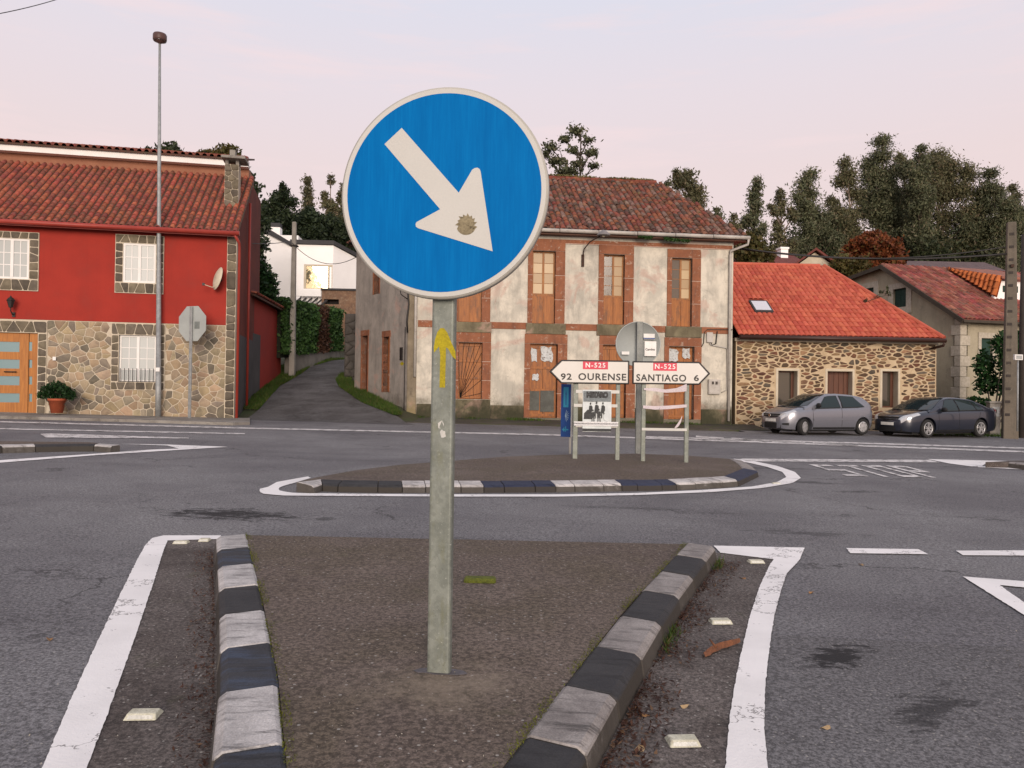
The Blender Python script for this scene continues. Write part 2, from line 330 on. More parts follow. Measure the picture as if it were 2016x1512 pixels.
ribbon([(545, 955), (527, 960), (510, 964), (512, 970), (520, 974), (560, 977), (700, 978), (900, 979), (1100, 979), (1250, 976), (1400, 970), (1500, 962), (1560, 952), (1577, 942), (1565, 930), (1530, 918), (1480, 908), (1445, 904)],
       [(575, 953), (560, 957), (548, 962), (549, 966), (552, 968), (580, 972), (700, 973.5), (900, 974.5), (1100, 974.5), (1250, 972), (1380, 966), (1480, 959), (1530, 950), (1548, 940), (1540, 930), (1510, 920), (1470, 911), (1440, 907)],
       'white line looping round the middle traffic island', n=90)
mark([(606, 939), (545, 950), (527, 960), (560, 957), (575, 953), (612, 942)], 'white line stub behind the left tip of the middle island', z=.008)
def thin(a, b, wpx, label, worn=True): return mark([(a[0], a[1]), (b[0], b[1]), (b[0], b[1] + wpx), (a[0], a[1] + wpx)], label, worn)
ribbon([(-700, 813), (0, 829.5), (500, 842.5), (1060, 854.5), (1600, 873), (2016, 888.5), (2500, 908)], [(-700, 815.5), (0, 832), (500, 845), (1060, 857.3), (1600, 876), (2016, 891.5), (2500, 911)], 'long thin white edge line running right across the far road', True)
thin((-300, 837.5), (482, 853.5), 2.2, 'thin worn white line on the far road in front of the red house')
mark([(79, 855), (100, 854), (230, 858), (372, 862.5), (372, 864), (230, 863), (90, 862)], 'tapering white line end beside the left traffic island', True)
thin((1272, 859), (2100, 884), 2.6, 'second thin white line on the far road at right')
for a, b in [((1370, 858), (1425, 862)), ((1440, 862), (1500, 867)), ((1520, 867), (1585, 871)), ((1600, 871), (1690, 876.5))]:
    tag(thin(a, b, 3.2, ''), 'faint worn white dash beside the lines on the far road', 'road marking', group='dashes on the far road', kind='structure')
mark([(1452, 903.5), (1640, 905), (1832, 906), (1850, 911), (1640, 910), (1470, 909)], 'worn white stop line across the side road', True)
mark([(1826, 904.5), (2100, 911), (2100, 913.5), (1945, 910), (1932, 919), (1912, 919), (1868, 913)], 'solid white nose painted before the right far island')
mark([(1925, 918), (2100, 927), (2100, 929.5), (1925, 920.5)], 'thin white line below the right far island')
# the word on the road, stretched for drivers: corners of the word give its frame
_M = {'S': [[(1, .12), (.82, .0), (.2, 0), (0, .12), (0, .2), (.25, .2), (.28, .13), (.72, .13), (.75, .2), (.75, .36), (.1, .55), (0, .66), (0, .88), (.2, 1), (.8, 1), (1, .88), (1, .8), (.75, .8), (.72, .87), (.28, .87), (.25, .82), (.25, .7), (.9, .48), (1, .38)]],
      'T': [[(0, 1), (1, 1), (1, .87), (.62, .87), (.62, 0), (.38, 0), (.38, .87), (0, .87)]],
      'O': [[(0, .15), (0, .85), (.2, 1), (.8, 1), (1, .85), (1, .15), (.8, 0), (.2, 0), (0, .12), (.25, .2), (.3, .13), (.7, .13), (.75, .2), (.75, .8), (.7, .87), (.3, .87), (.25, .8), (.25, .2), (0, .15)][:-2]],
      'P': [[(0, 0), (0, 1), (.8, 1), (1, .88), (1, .55), (.8, .43), (.25, .43), (.25, .0)]]}
TL, TR, BL, BR = gp(1592, 915), gp(1785, 918), gp(1668, 938), gp(1880, 942)
mw = MB()
def wpt(u_, v_): a = BL.lerp(BR, u_); b = TL.lerp(TR, u_); p = a.lerp(b, v_); return (p.x, p.y, G(p.x, p.y) + .009)
for i, ch in enumerate('STOP'):
    u0 = i * .26; sc = .2
    def quad(a, b, c, d): mw.add([wpt(u0 + sc * q[0], q[1]) for q in (a, b, c, d)], [(0, 1, 2, 3)])
    hb = lambda y: quad((0, y), (1, y), (1, y + .14), (0, y + .14)); vb = lambda x, y0, y1: quad((x, y0), (x + .24, y0), (x + .24, y1), (x, y1))
    if ch == 'S': hb(0); hb(.43); hb(.86); vb(0, .57, .86); vb(.76, .14, .43)
    if ch == 'T': hb(.86); vb(.38, 0, .86)
    if ch == 'O': hb(0); hb(.86); vb(0, .14, .86); vb(.76, .14, .86)
    if ch == 'P': hb(.86); hb(.43); vb(0, 0, .43); vb(0, .57, .86); vb(.76, .57, .86)
o = mw.build('road_marking', M_worn)
if o.data.polygons[0].normal.z < 0: o.data.flip_normals()
tag(o, 'the word STOP in tall worn white letters painted on the road', 'road marking', kind='structure')

# ---- traffic islands with painted kerb stones
def kerbmat(name, c1, c2, blue=None):
    t = NT(name); p = t.obj(); col = t.mix(t.step(t.noise(p, 3.5, 6, .7, .3), .32, .68), c1, c2)
    s_ = t.noise(t.map(t.pos(), (2.5, 16, 6), rot=(0, 0, .25)), 1.2, 6, .72); col = t.mix(t.math('MULTIPLY', t.step(s_, .5, .66), .8), col, tuple(x * .35 for x in c2))
    if blue: col = t.mix(t.math('MULTIPLY', t.step(t.noise(t.map(t.pos(), (2, 9, 4)), 1.4, 5, .6), .45, .66), .75), col, blue)
    z = t.n('ShaderNodeSeparateXYZ', {0: t.pos()}).outputs[2]; h = t.noise(t.pos(), 9, 5, .7)
    col = t.mix(t.math('MULTIPLY', t.step(t.noise(t.pos(), 14, 6, .8), .6, .72), .35), col, (.06, .055, .03))
    g = t.noise(t.pos(), 130, 3, .6); col = t.mix(t.step(g, .3, .7), t.mix(1.0, col, (.7,) * 3, 'MULTIPLY'), col)
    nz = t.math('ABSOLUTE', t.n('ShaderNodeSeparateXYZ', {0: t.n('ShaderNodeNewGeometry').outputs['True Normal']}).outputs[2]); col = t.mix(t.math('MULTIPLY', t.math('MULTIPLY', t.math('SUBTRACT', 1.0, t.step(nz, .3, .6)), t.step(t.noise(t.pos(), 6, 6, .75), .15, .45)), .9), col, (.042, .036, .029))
    t.bump(t.noise(t.pos(), 45, 5, .7), .5, .008); return t.done(col, .75, 0, .3)
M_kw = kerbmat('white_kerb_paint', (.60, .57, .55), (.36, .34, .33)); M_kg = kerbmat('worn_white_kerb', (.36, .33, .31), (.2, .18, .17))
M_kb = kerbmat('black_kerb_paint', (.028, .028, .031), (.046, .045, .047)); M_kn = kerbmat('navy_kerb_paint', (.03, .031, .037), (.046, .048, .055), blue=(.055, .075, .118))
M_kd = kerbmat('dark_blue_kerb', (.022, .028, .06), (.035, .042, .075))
M_moss = pm('moss', (.13, .145, .015), (.06, .075, .012), scale=20, bump=.8, bscale=90, world=True)
def island(label, surf, mat=M_island, h=.115):
    root = thing('traffic_island', label, 'traffic island', (surf[0][0], surf[0][1], 0), kind='structure'); L = root.location
    vs = [(p[0] - L.x, p[1] - L.y, G(p[0], p[1]) + h) for p in surf]; m = MB(); m.prism(vs, (0, 0, -.2)); o = m.build('paving', mat, root, bevel=0)
    bm = bmesh.new(); bm.from_mesh(o.data); bmesh.ops.recalc_face_normals(bm, faces=bm.faces); bmesh.ops.triangulate(bm, faces=bm.faces); bm.to_mesh(o.data); bm.free()
    return root
def kerb(root, inner, side, mats, blk=.5, h_in=.125, h_out=.105, wd=.225, start=0.0, lens=None, batter=.025):
    """kerb stones along the inner top line; side = +1 puts their outer face to the left of the walking direction"""
    L = root.location; P = [V((p[0], p[1], 0)) for p in inner]; d = [0]
    for a, b in zip(P, P[1:]): d.append(d[-1] + (b - a).length)
    def at(s_):
        i = max(0, min(len(P) - 2, int(np.searchsorted(d, s_)) - 1)); f = (s_ - d[i]) / (d[i + 1] - d[i]); q = P[i].lerp(P[i + 1], f)
        i0 = max(0, min(len(P) - 2, int(np.searchsorted(d, max(0, s_ - .15))) - 1)); i1 = max(0, min(len(P) - 2, int(np.searchsorted(d, min(d[-1], s_ + .15))) - 1))
        t_ = ((P[i0 + 1] - P[i0]).normalized() + (P[i1 + 1] - P[i1]).normalized()).normalized(); return q, V((-t_.y, t_.x, 0)) * side
    s_ = start; k = 0
    while s_ < d[-1] - .08:
        ln = (lens[k % len(lens)] if lens else blk); e = min(s_ + ln, d[-1]); vs = []
        jz, jo = random.uniform(-.004, .004), random.uniform(-.005, .005)
        for q_ in (s_ + .003, e - .003):
            q, n_ = at(q_)
            for off, hh in ((.0, -.06), (.0, h_in - .012), (.022, h_in), (wd - .03, h_out + .012), (wd, h_out - .01), (wd + batter, -.06)):
                p = q + n_ * (off + jo); vs.append((p.x - L.x, p.y - L.y, G(p.x, p.y) + hh + jz))
        m = MB(); fs = [tuple(range(6)), tuple(range(11, 5, -1))] + [(i, i + 6, (i + 1) % 6 + 6, (i + 1) % 6) for i in range(6)]; m.add(vs, fs)
        m.build('kerb_stone', mats[k % len(mats)], root, bevel=.006); s_ = e; k += 1
# near island
LI = [gp(*q, .12) for q in [(485, 1052), (515, 1170), (548, 1330), (565, 1512)]]; RI = [gp(*q, .12) for q in [(1353, 1070), (1242, 1184), (1151, 1297), (1000, 1494)]]
LI.append(LI[-1] + (LI[-1] - LI[-2]) * 1.4); RI.append(RI[-1] + (RI[-1] - RI[-2]) * .95)
near = island('near triangular traffic island of brown gritty paving under the blue sign', LI + RI[::-1])
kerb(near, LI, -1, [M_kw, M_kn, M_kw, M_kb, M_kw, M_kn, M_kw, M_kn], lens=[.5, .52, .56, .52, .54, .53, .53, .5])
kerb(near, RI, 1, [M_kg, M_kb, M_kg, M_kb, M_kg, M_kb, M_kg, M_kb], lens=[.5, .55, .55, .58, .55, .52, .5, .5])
# middle island
mid_in = [(1437, 903), (1452, 912), (1461, 922), (1456, 930), (1430, 937), (1380, 941), (1300, 943.5), (1100, 946), (900, 946.5), (750, 946), (660, 944.5), (632, 943), (606, 945), (584, 949)]
mid_back = [(622, 939), (700, 925), (790, 914), (870, 908), (1000, 898), (1120, 894), (1250, 892.5), (1350, 896)]
MI = [gp(*q, .12) for q in mid_in]
def sat(px_, py_):
    q = gp(px_, py_, .12); q.z = 0; P = [V((p.x, p.y, 0)) for p in MI]; s_ = 0; best = (1e9, 0)
    for a, b in zip(P, P[1:]):
        f = max(0, min(1, (q - a).dot(b - a) / (b - a).length_squared)); d_ = (a.lerp(b, f) - q).length; best = min(best, (d_, s_ + (b - a).length * f)); s_ += (b - a).length
    return best[1]
bs = [0] + [sat(*q) for q in ((1461, 922), (1425, 938), (1312, 943), (1208, 944.5), (1082, 946), (945, 946.5), (790, 946), (630, 942))]; kl, km = [], []
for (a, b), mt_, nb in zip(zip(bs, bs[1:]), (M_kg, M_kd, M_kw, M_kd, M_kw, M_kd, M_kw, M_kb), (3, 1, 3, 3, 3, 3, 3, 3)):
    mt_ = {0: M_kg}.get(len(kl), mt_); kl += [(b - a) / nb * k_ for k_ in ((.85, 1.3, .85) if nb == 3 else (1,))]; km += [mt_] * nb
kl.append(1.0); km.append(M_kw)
middle = island('middle traffic island holding the white direction signs', MI + [gp(*q, .12) for q in mid_back])
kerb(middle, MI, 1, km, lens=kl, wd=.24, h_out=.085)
# left far island and right far island, both running out of the frame
LF = [gp(*q, .12) for q in [(-420, 905), (-200, 885), (0, 876), (120, 873.5), (190, 873), (236, 876)]]
leftisl = island('far left traffic island running out of the frame', LF[::-1] + [gp(*q, .12) for q in [(-420, 860), (-100, 866), (60, 868.5), (175, 870)]])
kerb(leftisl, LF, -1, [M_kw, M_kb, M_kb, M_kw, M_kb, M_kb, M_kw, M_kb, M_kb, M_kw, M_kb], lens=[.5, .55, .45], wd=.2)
mark([(-420, 935), (0, 907), (190, 894), (298, 886), (352, 884), (330, 878), (236, 874.5), (330, 876), (449, 880.5), (300, 890), (190, 897), (0, 912), (-420, 942)], 'white line and pointed nose in front of the far left island')
RF = [gp(*q, .1) for q in [(2300, 925), (2100, 917), (2016, 914), (2003, 912)]]
rightisl = island('far right traffic island at the edge of the frame', RF + [gp(*q, .1) for q in [(1940, 911), (2003, 908), (2100, 911), (2300, 915)]], M_strip)
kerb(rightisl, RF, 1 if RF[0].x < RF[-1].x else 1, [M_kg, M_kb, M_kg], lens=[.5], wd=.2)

# ---- far side: lane, pavements, verges
ly = [24.6, 25.3, 26, 27, 28.4, 30, 31.8, 33.4, 35.5, 37.7, 40, 43, 47]
lL = np.interp(ly, [24.6, 25.5, 27, 31.7, 35, 38.6, 40, 47], [-8.7, -8.7, -8.85, -9.6, -9.65, -9.95, -9.4, -5.5]); lR = np.interp(ly, [24.6, 25.8, 28.4, 31.8, 33.4, 37.7, 40, 47], [-3.1, -3.7, -5.5, -7.1, -7.6, -8.0, -7.4, -3.0])
m = MB(); n = len(ly); K = 6
vs = [(lL[j] + (lR[j] - lL[j]) * i / K, ly[j], (lane_z(ly[j]) + .012 if ly[j] > 25.9 else G(lL[j] + (lR[j] - lL[j]) * i / K, ly[j]) + (.006, .015, .05)[j]) + .03 * math.sin(math.pi * i / K) * (j > 2)) for j in range(n) for i in range(K + 1)]
m.add(vs, [(j * (K + 1) + i, j * (K + 1) + i + 1, (j + 1) * (K + 1) + i + 1, (j + 1) * (K + 1) + i) for j in range(n - 1) for i in range(K)], True)
tag(m.build('lane', M_lane), 'narrow asphalt lane climbing between the red house and the derelict house', 'lane', kind='structure')
# ================================================================ buildings
class Fac:
    """a facade: local x runs along it to the right, local y goes into the building, z is up"""
    def __init__(s, O, ang): s.O = V((O[0], O[1], 0)); s.a = ang; s.u = V((math.cos(ang), math.sin(ang), 0)); s.n = V((-math.sin(ang), math.cos(ang), 0))
    def at(s, px, py, y=0.0):
        d = ray(px, py); P = s.O + s.n * y; t = ((P - CAM).dot(s.n)) / d.dot(s.n); q = CAM + d * t - s.O; return (q.dot(s.u), q.z)
    def rect(s, x0, y0, x1, y1, y=0.0):
        c = (x0 + x1) / 2; r_ = (y0 + y1) / 2
        return (s.at(x0, r_, y)[0], s.at(x1, r_, y)[0], s.at(c, y1, y)[1], s.at(c, y0, y)[1])        # x0, x1, z0, z1
    def w(s, x, y, z): return s.O + s.u * x + s.n * y + V((0, 0, z))
def holes_wall(mb, x0, x1, z0, z1, y0, y1, holes):
    X = sorted({x0, x1, *[h[0] for h in holes], *[h[1] for h in holes]}); Z = sorted({z0, z1, *[h[2] for h in holes], *[h[3] for h in holes]})
    X = [x for x in X if x0 <= x <= x1]; Z = [z for z in Z if z0 <= z <= z1]
    ins = lambda i, j: 0 <= i < len(X) - 1 and 0 <= j < len(Z) - 1 and not any(h[0] - 1e-6 < (X[i] + X[i + 1]) / 2 < h[1] and h[2] < (Z[j] + Z[j + 1]) / 2 < h[3] for h in holes)
    for i in range(len(X) - 1):
        for j in range(len(Z) - 1):
            if not ins(i, j): continue
            a, b, c, d = X[i], X[i + 1], Z[j], Z[j + 1]
            mb.add([(a, y0, c), (b, y0, c), (b, y0, d), (a, y0, d)], [(0, 1, 2, 3)]); mb.add([(a, y1, c), (b, y1, c), (b, y1, d), (a, y1, d)], [(3, 2, 1, 0)])
            for (di, dj, q) in ((-1, 0, [(a, y0, c), (a, y0, d), (a, y1, d), (a, y1, c)]), (1, 0, [(b, y0, c), (b, y1, c), (b, y1, d), (b, y0, d)]),
                                (0, -1, [(a, y0, c), (a, y1, c), (b, y1, c), (b, y0, c)]), (0, 1, [(a, y0, d), (b, y0, d), (b, y1, d), (a, y1, d)])):
                if not ins(i + di, j + dj): mb.add(q, [(0, 1, 2, 3)])
def clip(poly, nx, nz, c):
    o = []
    for i in range(len(poly)):
        a, b = poly[i], poly[(i + 1) % len(poly)]; da, db = a[0] * nx + a[1] * nz - c, b[0] * nx + b[1] * nz - c
        if da <= 0: o.append(a)
        if da * db < 0: f = da / (da - db); o.append((a[0] + (b[0] - a[0]) * f, a[1] + (b[1] - a[1]) * f))
    return o
def cells(x0, x1, z0, z1, size, holes=(), aspect=1.0, jitter=.9, rs=None):
    """rubble pattern: cells of a jittered grid, cut round the openings; returns convex polygons"""
    rs = rs or random.Random(3); sx, sz = size * aspect ** .5, size / aspect ** .5
    nx, nz = max(1, round((x1 - x0) / sx)), max(1, round((z1 - z0) / sz)); pts = []
    for j in range(nz):
        for i in range(nx):
            px_ = x0 + (i + .5 + (.25 if j % 2 else -.25) * (nx > 1) + rs.uniform(-.5, .5) * jitter) * (x1 - x0) / nx; pz_ = z0 + (j + .5 + rs.uniform(-.5, .5) * jitter) * (z1 - z0) / nz
            if rs.random() > .1 or nx * nz < 20: pts.append((min(x1 - .02, max(x0 + .02, px_)), min(z1 - .02, max(z0 + .02, pz_))))
    A = np.array(pts); out = []
    for i, p in enumerate(pts):
        dd = ((A[:, 0] - p[0]) / sx) ** 2 + ((A[:, 1] - p[1]) / sz) ** 2; poly = [(x0, z0), (x1, z0), (x1, z1), (x0, z1)]
        for k in np.argsort(dd)[1:22]:
            q = A[k]; nxx, nzz = (q[0] - p[0]) / sx ** 2, (q[1] - p[1]) / sz ** 2
            poly = clip(poly, nxx, nzz, nxx * (p[0] + q[0]) / 2 + nzz * (p[1] + q[1]) / 2)
            if len(poly) < 3: break
        if len(poly) < 3: continue
        cx_ = sum(a for a, _ in poly) / len(poly); cz_ = sum(b for _, b in poly) / len(poly); dead = False
        for h in holes:
            g = [(h[0] - cx_, (1, 0, h[0])), (cx_ - h[1], (-1, 0, -h[1])), (h[2] - cz_, (0, 1, h[2])), (cz_ - h[3], (0, -1, -h[3]))]; b_ = max(g, key=lambda t: t[0])
            if b_[0] <= 0: dead = True; break
            poly = clip(poly, *b_[1])
            if len(poly) < 3: dead = True; break
        if not dead and len(poly) > 2:
            ar = abs(sum(poly[k][0] * poly[k - 1][1] - poly[k - 1][0] * poly[k][1] for k in range(len(poly)))) / 2
            if ar > .1 * sx * sz: out.append(poly)
    return out
def stone_mb(poly, joint, y0, proud, rs, rounding=.12, cut=.1):
    """one stone: outline shrunk by half the joint, a bevelled and slightly domed face standing proud of the wall plane y0"""
    cx_ = sum(a for a, _ in poly) / len(poly); cz_ = sum(b for _, b in poly) / len(poly)
    q = []
    for k in range(len(poly)):                                  # soften the corners
        a, b, c = poly[k - 1], poly[k], poly[(k + 1) % len(poly)]
        q += [(b[0] + (a[0] - b[0]) * cut, b[1] + (a[1] - b[1]) * cut), (b[0] + (c[0] - b[0]) * cut, b[1] + (c[1] - b[1]) * cut)]
    R = math.sqrt(max(1e-6, sum((a - cx_) ** 2 + (b - cz_) ** 2 for a, b in q) / len(q))); s1 = max(.3, 1 - joint / 2 / R); s2 = s1 - rounding
    n = len(q); m = MB(); pr = proud * rs.uniform(.6, 1.25); tx, tz = rs.uniform(-.2, .2) * proud / R, rs.uniform(-.2, .2) * proud / R
    vs = []
    for s_, d in ((s1, -.012), (s1, pr * .55), (s2, pr)):
        vs += [(cx_ + (a - cx_) * s_, y0 - d - ((a - cx_) * tx + (b - cz_) * tz) * (d > 0), cz_ + (b - cz_) * s_) for a, b in q]
    vs.append((cx_, y0 - pr * 1.1, cz_))
    fs = [(i + l * n, (i + 1) % n + l * n, (i + 1) % n + (l + 1) * n, i + (l + 1) * n) for l in range(2) for i in range(n)] + [(2 * n + i, 2 * n + (i + 1) % n, 3 * n) for i in range(n)]
    m.add(vs, fs, True); return m
def stones(parent, polys, joint, y0, proud, mat, limit=300, seed=1, rounding=.12, cut=.1):
    rs = random.Random(seed); ar = lambda p: -abs(sum(p[k][0] * p[k - 1][1] - p[k - 1][0] * p[k][1] for k in range(len(p))))
    rest = MB()
    for k, p in enumerate(sorted(polys, key=ar)):
        mm = mat[rs.randrange(len(mat))] if isinstance(mat, list) else mat
        s_ = stone_mb(p, joint, y0, proud, rs, rounding, cut)
        if k < limit: s_.build('stone', mm, parent)
        else: rest.add(s_.v, s_.f, True)
    if rest.f: rest.build('stones', mat[0] if isinstance(mat, list) else mat, parent, kind='stuff')
def tile_mesh(name, mat, wd, ln, rise, kind='barrel'):
    m = MB(); n = 6; vs = []; a = []
    for (y, s_) in ((0, 1.0), (ln, .84)):
        for k in range(n + 1):
            t_ = math.pi * k / n; vs.append((-math.cos(t_) * wd / 2 * s_, y, math.sin(t_) * rise * s_ + (.0 if y == 0 else -.012)))
    for k in range(n + 1):
        t_ = math.pi * k / n; vs.append((-math.cos(t_) * (wd / 2 - .014), .004, math.sin(t_) * (rise - .014) - .004))
    fs = [(k, k + 1, n + 2 + k, n + 1 + k) for k in range(n)] + [(2 * n + 2 + k, 2 * n + 3 + k, k + 1, k) for k in range(n)]
    m.add(vs, fs, False); me = m.mesh(name, mat); me.polygons.foreach_set('use_smooth', [True] * n + [False] * n); return me
def lay(roof, P0, U, W, ncol, nrow, pitch, expo, mask, mesh, mats, limit=300, jit=.0, lift=.02, rs=None):
    """cover tiles in rows from the eave up; the first ones are single objects, the rest one stuff part"""
    rs = rs or random.Random(5); N = U.cross(W); cnt = 0
    tmpl = np.array([v.co[:] for v in mesh.vertices]); tf = [tuple(p.vertices) for p in mesh.polygons]; rest = [([], []) for _ in mats]
    meshes = [mesh] + [mesh.copy() for _ in mats[1:]]
    for me, mt in zip(meshes, mats): me.materials.clear(); me.materials.append(mt)
    for r_ in range(nrow):
        for c in range(ncol):
            u_, v_ = (c + .5) * pitch, r_ * expo
            if not mask(u_, v_): continue
            P = P0 + U * (u_ + rs.gauss(0, jit * .4)) + W * (v_ + rs.gauss(0, jit * .7)) + N * (lift + abs(rs.gauss(0, jit * .35)))
            ya = rs.gauss(0, jit * 2.2); U2 = (U * math.cos(ya) + W * math.sin(ya)); W2 = (W * math.cos(ya) - U * math.sin(ya)); W2 = (W2 + N * rs.gauss(0, jit * 1.2)).normalized(); N2 = U2.cross(W2)
            mt = M(((U2.x, W2.x, N2.x, P.x), (U2.y, W2.y, N2.y, P.y), (U2.z, W2.z, N2.z, P.z), (0, 0, 0, 1))); k = rs.randrange(len(mats)) if len(mats) > 1 else 0
            if cnt < limit: place(meshes[k], 'roof_tile', roof, mt)
            else:
                A = np.array(mt); q = tmpl @ A[:3, :3].T + A[:3, 3]; vv, ff = rest[k]; b = len(vv); vv.extend(map(tuple, q)); ff.extend([tuple(i + b for i in f) for f in tf])
            cnt += 1
    for (vv, ff), mt in zip(rest, mats):
        if ff: mm = MB(); mm.add(vv, ff, True); mm.build('roof_tiles', mt, roof, kind='stuff')
def casement(root, x0, x1, z0, z1, y, fmat, pmat, cols=2, rows=3, fw=.055, bar=.022, sashes=2, label=None, pane_each=False, name='window'):
    """a window: frame with sashes and glazing bars; panes are its sub-parts"""
    m = MB(); d = .05
    m.box(x0, x0 + fw, y, y + d, z0, z1); m.box(x1 - fw, x1, y, y + d, z0, z1); m.box(x0 + fw, x1 - fw, y, y + d, z0, z0 + fw); m.box(x0 + fw, x1 - fw, y, y + d, z1 - fw, z1)
    w_ = (x1 - x0 - 2 * fw) / sashes
    for s_ in range(1, sashes): xc = x0 + fw + w_ * s_; m.box(xc - fw * .7, xc + fw * .7, y - .006, y + d, z0 + fw, z1 - fw)
    for s_ in range(sashes):
        a = x0 + fw + w_ * s_ + (fw * .7 if s_ else 0); b = x0 + fw + w_ * (s_ + 1) - (fw * .7 if s_ < sashes - 1 else 0)
        for c in range(1, cols): xc = a + (b - a) * c / cols; m.box(xc - bar / 2, xc + bar / 2, y + .008, y + .03, z0 + fw, z1 - fw)
        for r_ in range(1, rows): zc = z0 + fw + (z1 - z0 - 2 * fw) * r_ / rows; m.box(a, b, y + .010, y + .032, zc - bar / 2, zc + bar / 2)
    o = m.build(name, fmat, root)
    if label: o['label'] = label
    for s_ in range(sashes):
        a = x0 + fw + w_ * s_ + (fw * .7 if s_ else 0); b = x0 + fw + w_ * (s_ + 1) - (fw * .7 if s_ < sashes - 1 else 0)
        mt = pmat[s_ % len(pmat)] if isinstance(pmat, list) else pmat
        if pane_each:
            for r_ in range(rows):
                za = z0 + fw + (z1 - z0 - 2 * fw) * r_ / rows; zb = z0 + fw + (z1 - z0 - 2 * fw) * (r_ + 1) / rows
                mt2 = pmat[(s_ * rows + r_) % len(pmat)] if isinstance(pmat, list) else pmat
                MB().box(a, b, y + .018, y + .024, za, zb).build('pane', mt2, o)
        else: MB().box(a, b, y + .018, y + .024, z0 + fw, z1 - fw).build('pane', mt, o)
    return o
M_red = pm('red_render', (.33, .03, .0185), (.275, .0245, .016), scale=.8, rough=.85, bump=.15, bscale=70, grain=.12, streak=.3, streak_c=(.20, .02, .0145), dirt=((.24, .034, .024), 1.6, .5, .75, .6))
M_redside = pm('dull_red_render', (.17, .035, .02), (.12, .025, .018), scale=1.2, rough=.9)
M_grey = pm('grey_render', (.09, .085, .085), (.06, .057, .058), scale=1.0, streak=.4)
M_mortar = pm('pale_mortar', (.58, .505, .39), (.48, .42, .33), scale=5, rough=.9)
M_stoneA = [pm('tan_stone', (.36, .285, .19), (.265, .21, .145), scale=4, rough=.85, rnd=.22, hue=.03, bump=.5, bscale=25, dirt=((.12, .10, .07), 6, .5, .7, .5)),
            pm('grey_brown_stone', (.25, .21, .155), (.17, .145, .115), scale=4, rough=.85, rnd=.38, hue=.03, bump=.5, bscale=25),
            pm('warm_stone', (.37, .275, .175), (.28, .21, .135), scale=4, rough=.85, rnd=.2, hue=.03, bump=.5, bscale=25)]
M_stoneS = [pm('dark_grey_stone', (.15, .125, .095), (.095, .08, .062), scale=5, rough=.85, rnd=.25, bump=.5, bscale=25), pm('olive_stone', (.19, .16, .11), (.12, .10, .07), scale=5, rough=.85, rnd=.2, bump=.5, bscale=25)]
M_wpaint = pm('white_paint', (.74, .72, .70), (.68, .66, .63), scale=2, rough=.5, grain=.06, bump=.05)
M_cream = pm('cream_plaster', (.60, .53, .41), (.52, .45, .34), scale=2, rough=.85)
M_curtain = glass('curtained_glass', (.40, .42, .41), .2, .22); M_dark = glass('dark_glass', (.02, .022, .022), .05, .9); M_frost = glass('frosted_glass', (.13, .22, .24), .25, .6)
def woodmat(name, c1, c2, wear=None, rough=.55):
    t = NT(name); p = t.obj(); g = t.noise(t.map(p, (14, 14, .9)), 1.5, 6, .65, .3); col = t.mix(t.step(g, .35, .68), c1, c2)
    col = t.mix(t.math('MULTIPLY', t.step(t.noise(t.map(p, (60, 60, 2)), 1.5, 3, .6), .4, .7), .35), col, tuple(x * .5 for x in c2))
    if wear: col = t.mix(t.math('MULTIPLY', t.step(t.noise(t.map(p, (3, 3, 1)), 1.6, 7, .75, .3), .48, .68), .85), col, wear)
    t.bump(g, .2, .004); return t.done(col, rough, 0, .35)
M_door = woodmat('varnished_oak', (.40, .155, .028), (.30, .105, .018)); M_oldwood = woodmat('weathered_orange_wood', (.35, .125, .026), (.23, .076, .018), wear=(.11, .05, .025)); M_brownwood = woodmat('brown_door_wood', (.12, .04, .018), (.075, .026, .013))
M_oldframe = woodmat('old_window_wood', (.33, .135, .032), (.22, .08, .02), wear=(.13, .07, .035))
M_iron = pm('black_iron', (.02, .018, .017), (.028, .024, .022), rough=.5, bump=.1)
M_tilered = [pm('clay_tile', (.36, .095, .055), (.27, .07, .045), scale=6, rough=.8, rnd=.2, hue=.02, dirt=((.055, .04, .03), 5, .5, .68, .65)), pm('clay_tile_dark', (.28, .078, .055), (.19, .06, .045), scale=6, rough=.8, rnd=.22, hue=.02, dirt=((.06, .055, .03), 5, .48, .66, .6))]
M_pan = pm('shaded_pan_tile', (.11, .045, .03), (.07, .035, .025), scale=5, dirt=((.05, .05, .03), 4, .45, .65, .8))
M_gutred = pm('red_metal', (.33, .045, .03), (.27, .036, .026), rough=.45, bump=.05, grain=.08)
M_terra = pm('terracotta_render', (.33, .15, .09), (.27, .115, .068), scale=1.2)

# ---------------------------------------------------------------- the red house
RA = rad(11.5); RO = dp(458, 825, 24.6); red = thing('red_house', 'red house with stone ground floor and clay tiled roof on the left', 'house', (RO.x, RO.y, 0), RA); RF_ = Fac(RO, RA)
LX = -11.5; zb = RO.z - .1; zm = RF_.at(230, 634)[1]; ze = RF_.at(235, 456)[1]
w1 = RF_.rect(-2, 470, 58, 549); w2 = RF_.rect(243, 480, 307, 557); s1 = RF_.rect(-20, 456, 77, 572); s2 = RF_.rect(227, 463, 323, 578)
s1 = (s1[1] - (s2[1] - s2[0]), *s1[1:]); w1 = (w1[1] - (w2[1] - w2[0]), *w1[1:])
w3 = RF_.rect(234, 660, 307, 752); s3 = RF_.rect(219, 637, 325, 768); dr = RF_.rect(-3, 655, 74, 808); ds = RF_.rect(-25, 631, 92, 809)
dr = (dr[0] - .55, dr[1], RO.z + .12, dr[3]); ds = (dr[0] - .28, ds[1], RO.z - .02, ds[3])
zt = ze + .12
m = MB(); holes_wall(m, LX, 0, zm, zt, 0, .32, [w1, w2]); m.box(LX, LX + .3, .33, 8, zb, zt); o = m.build('upper_wall', M_red, red)
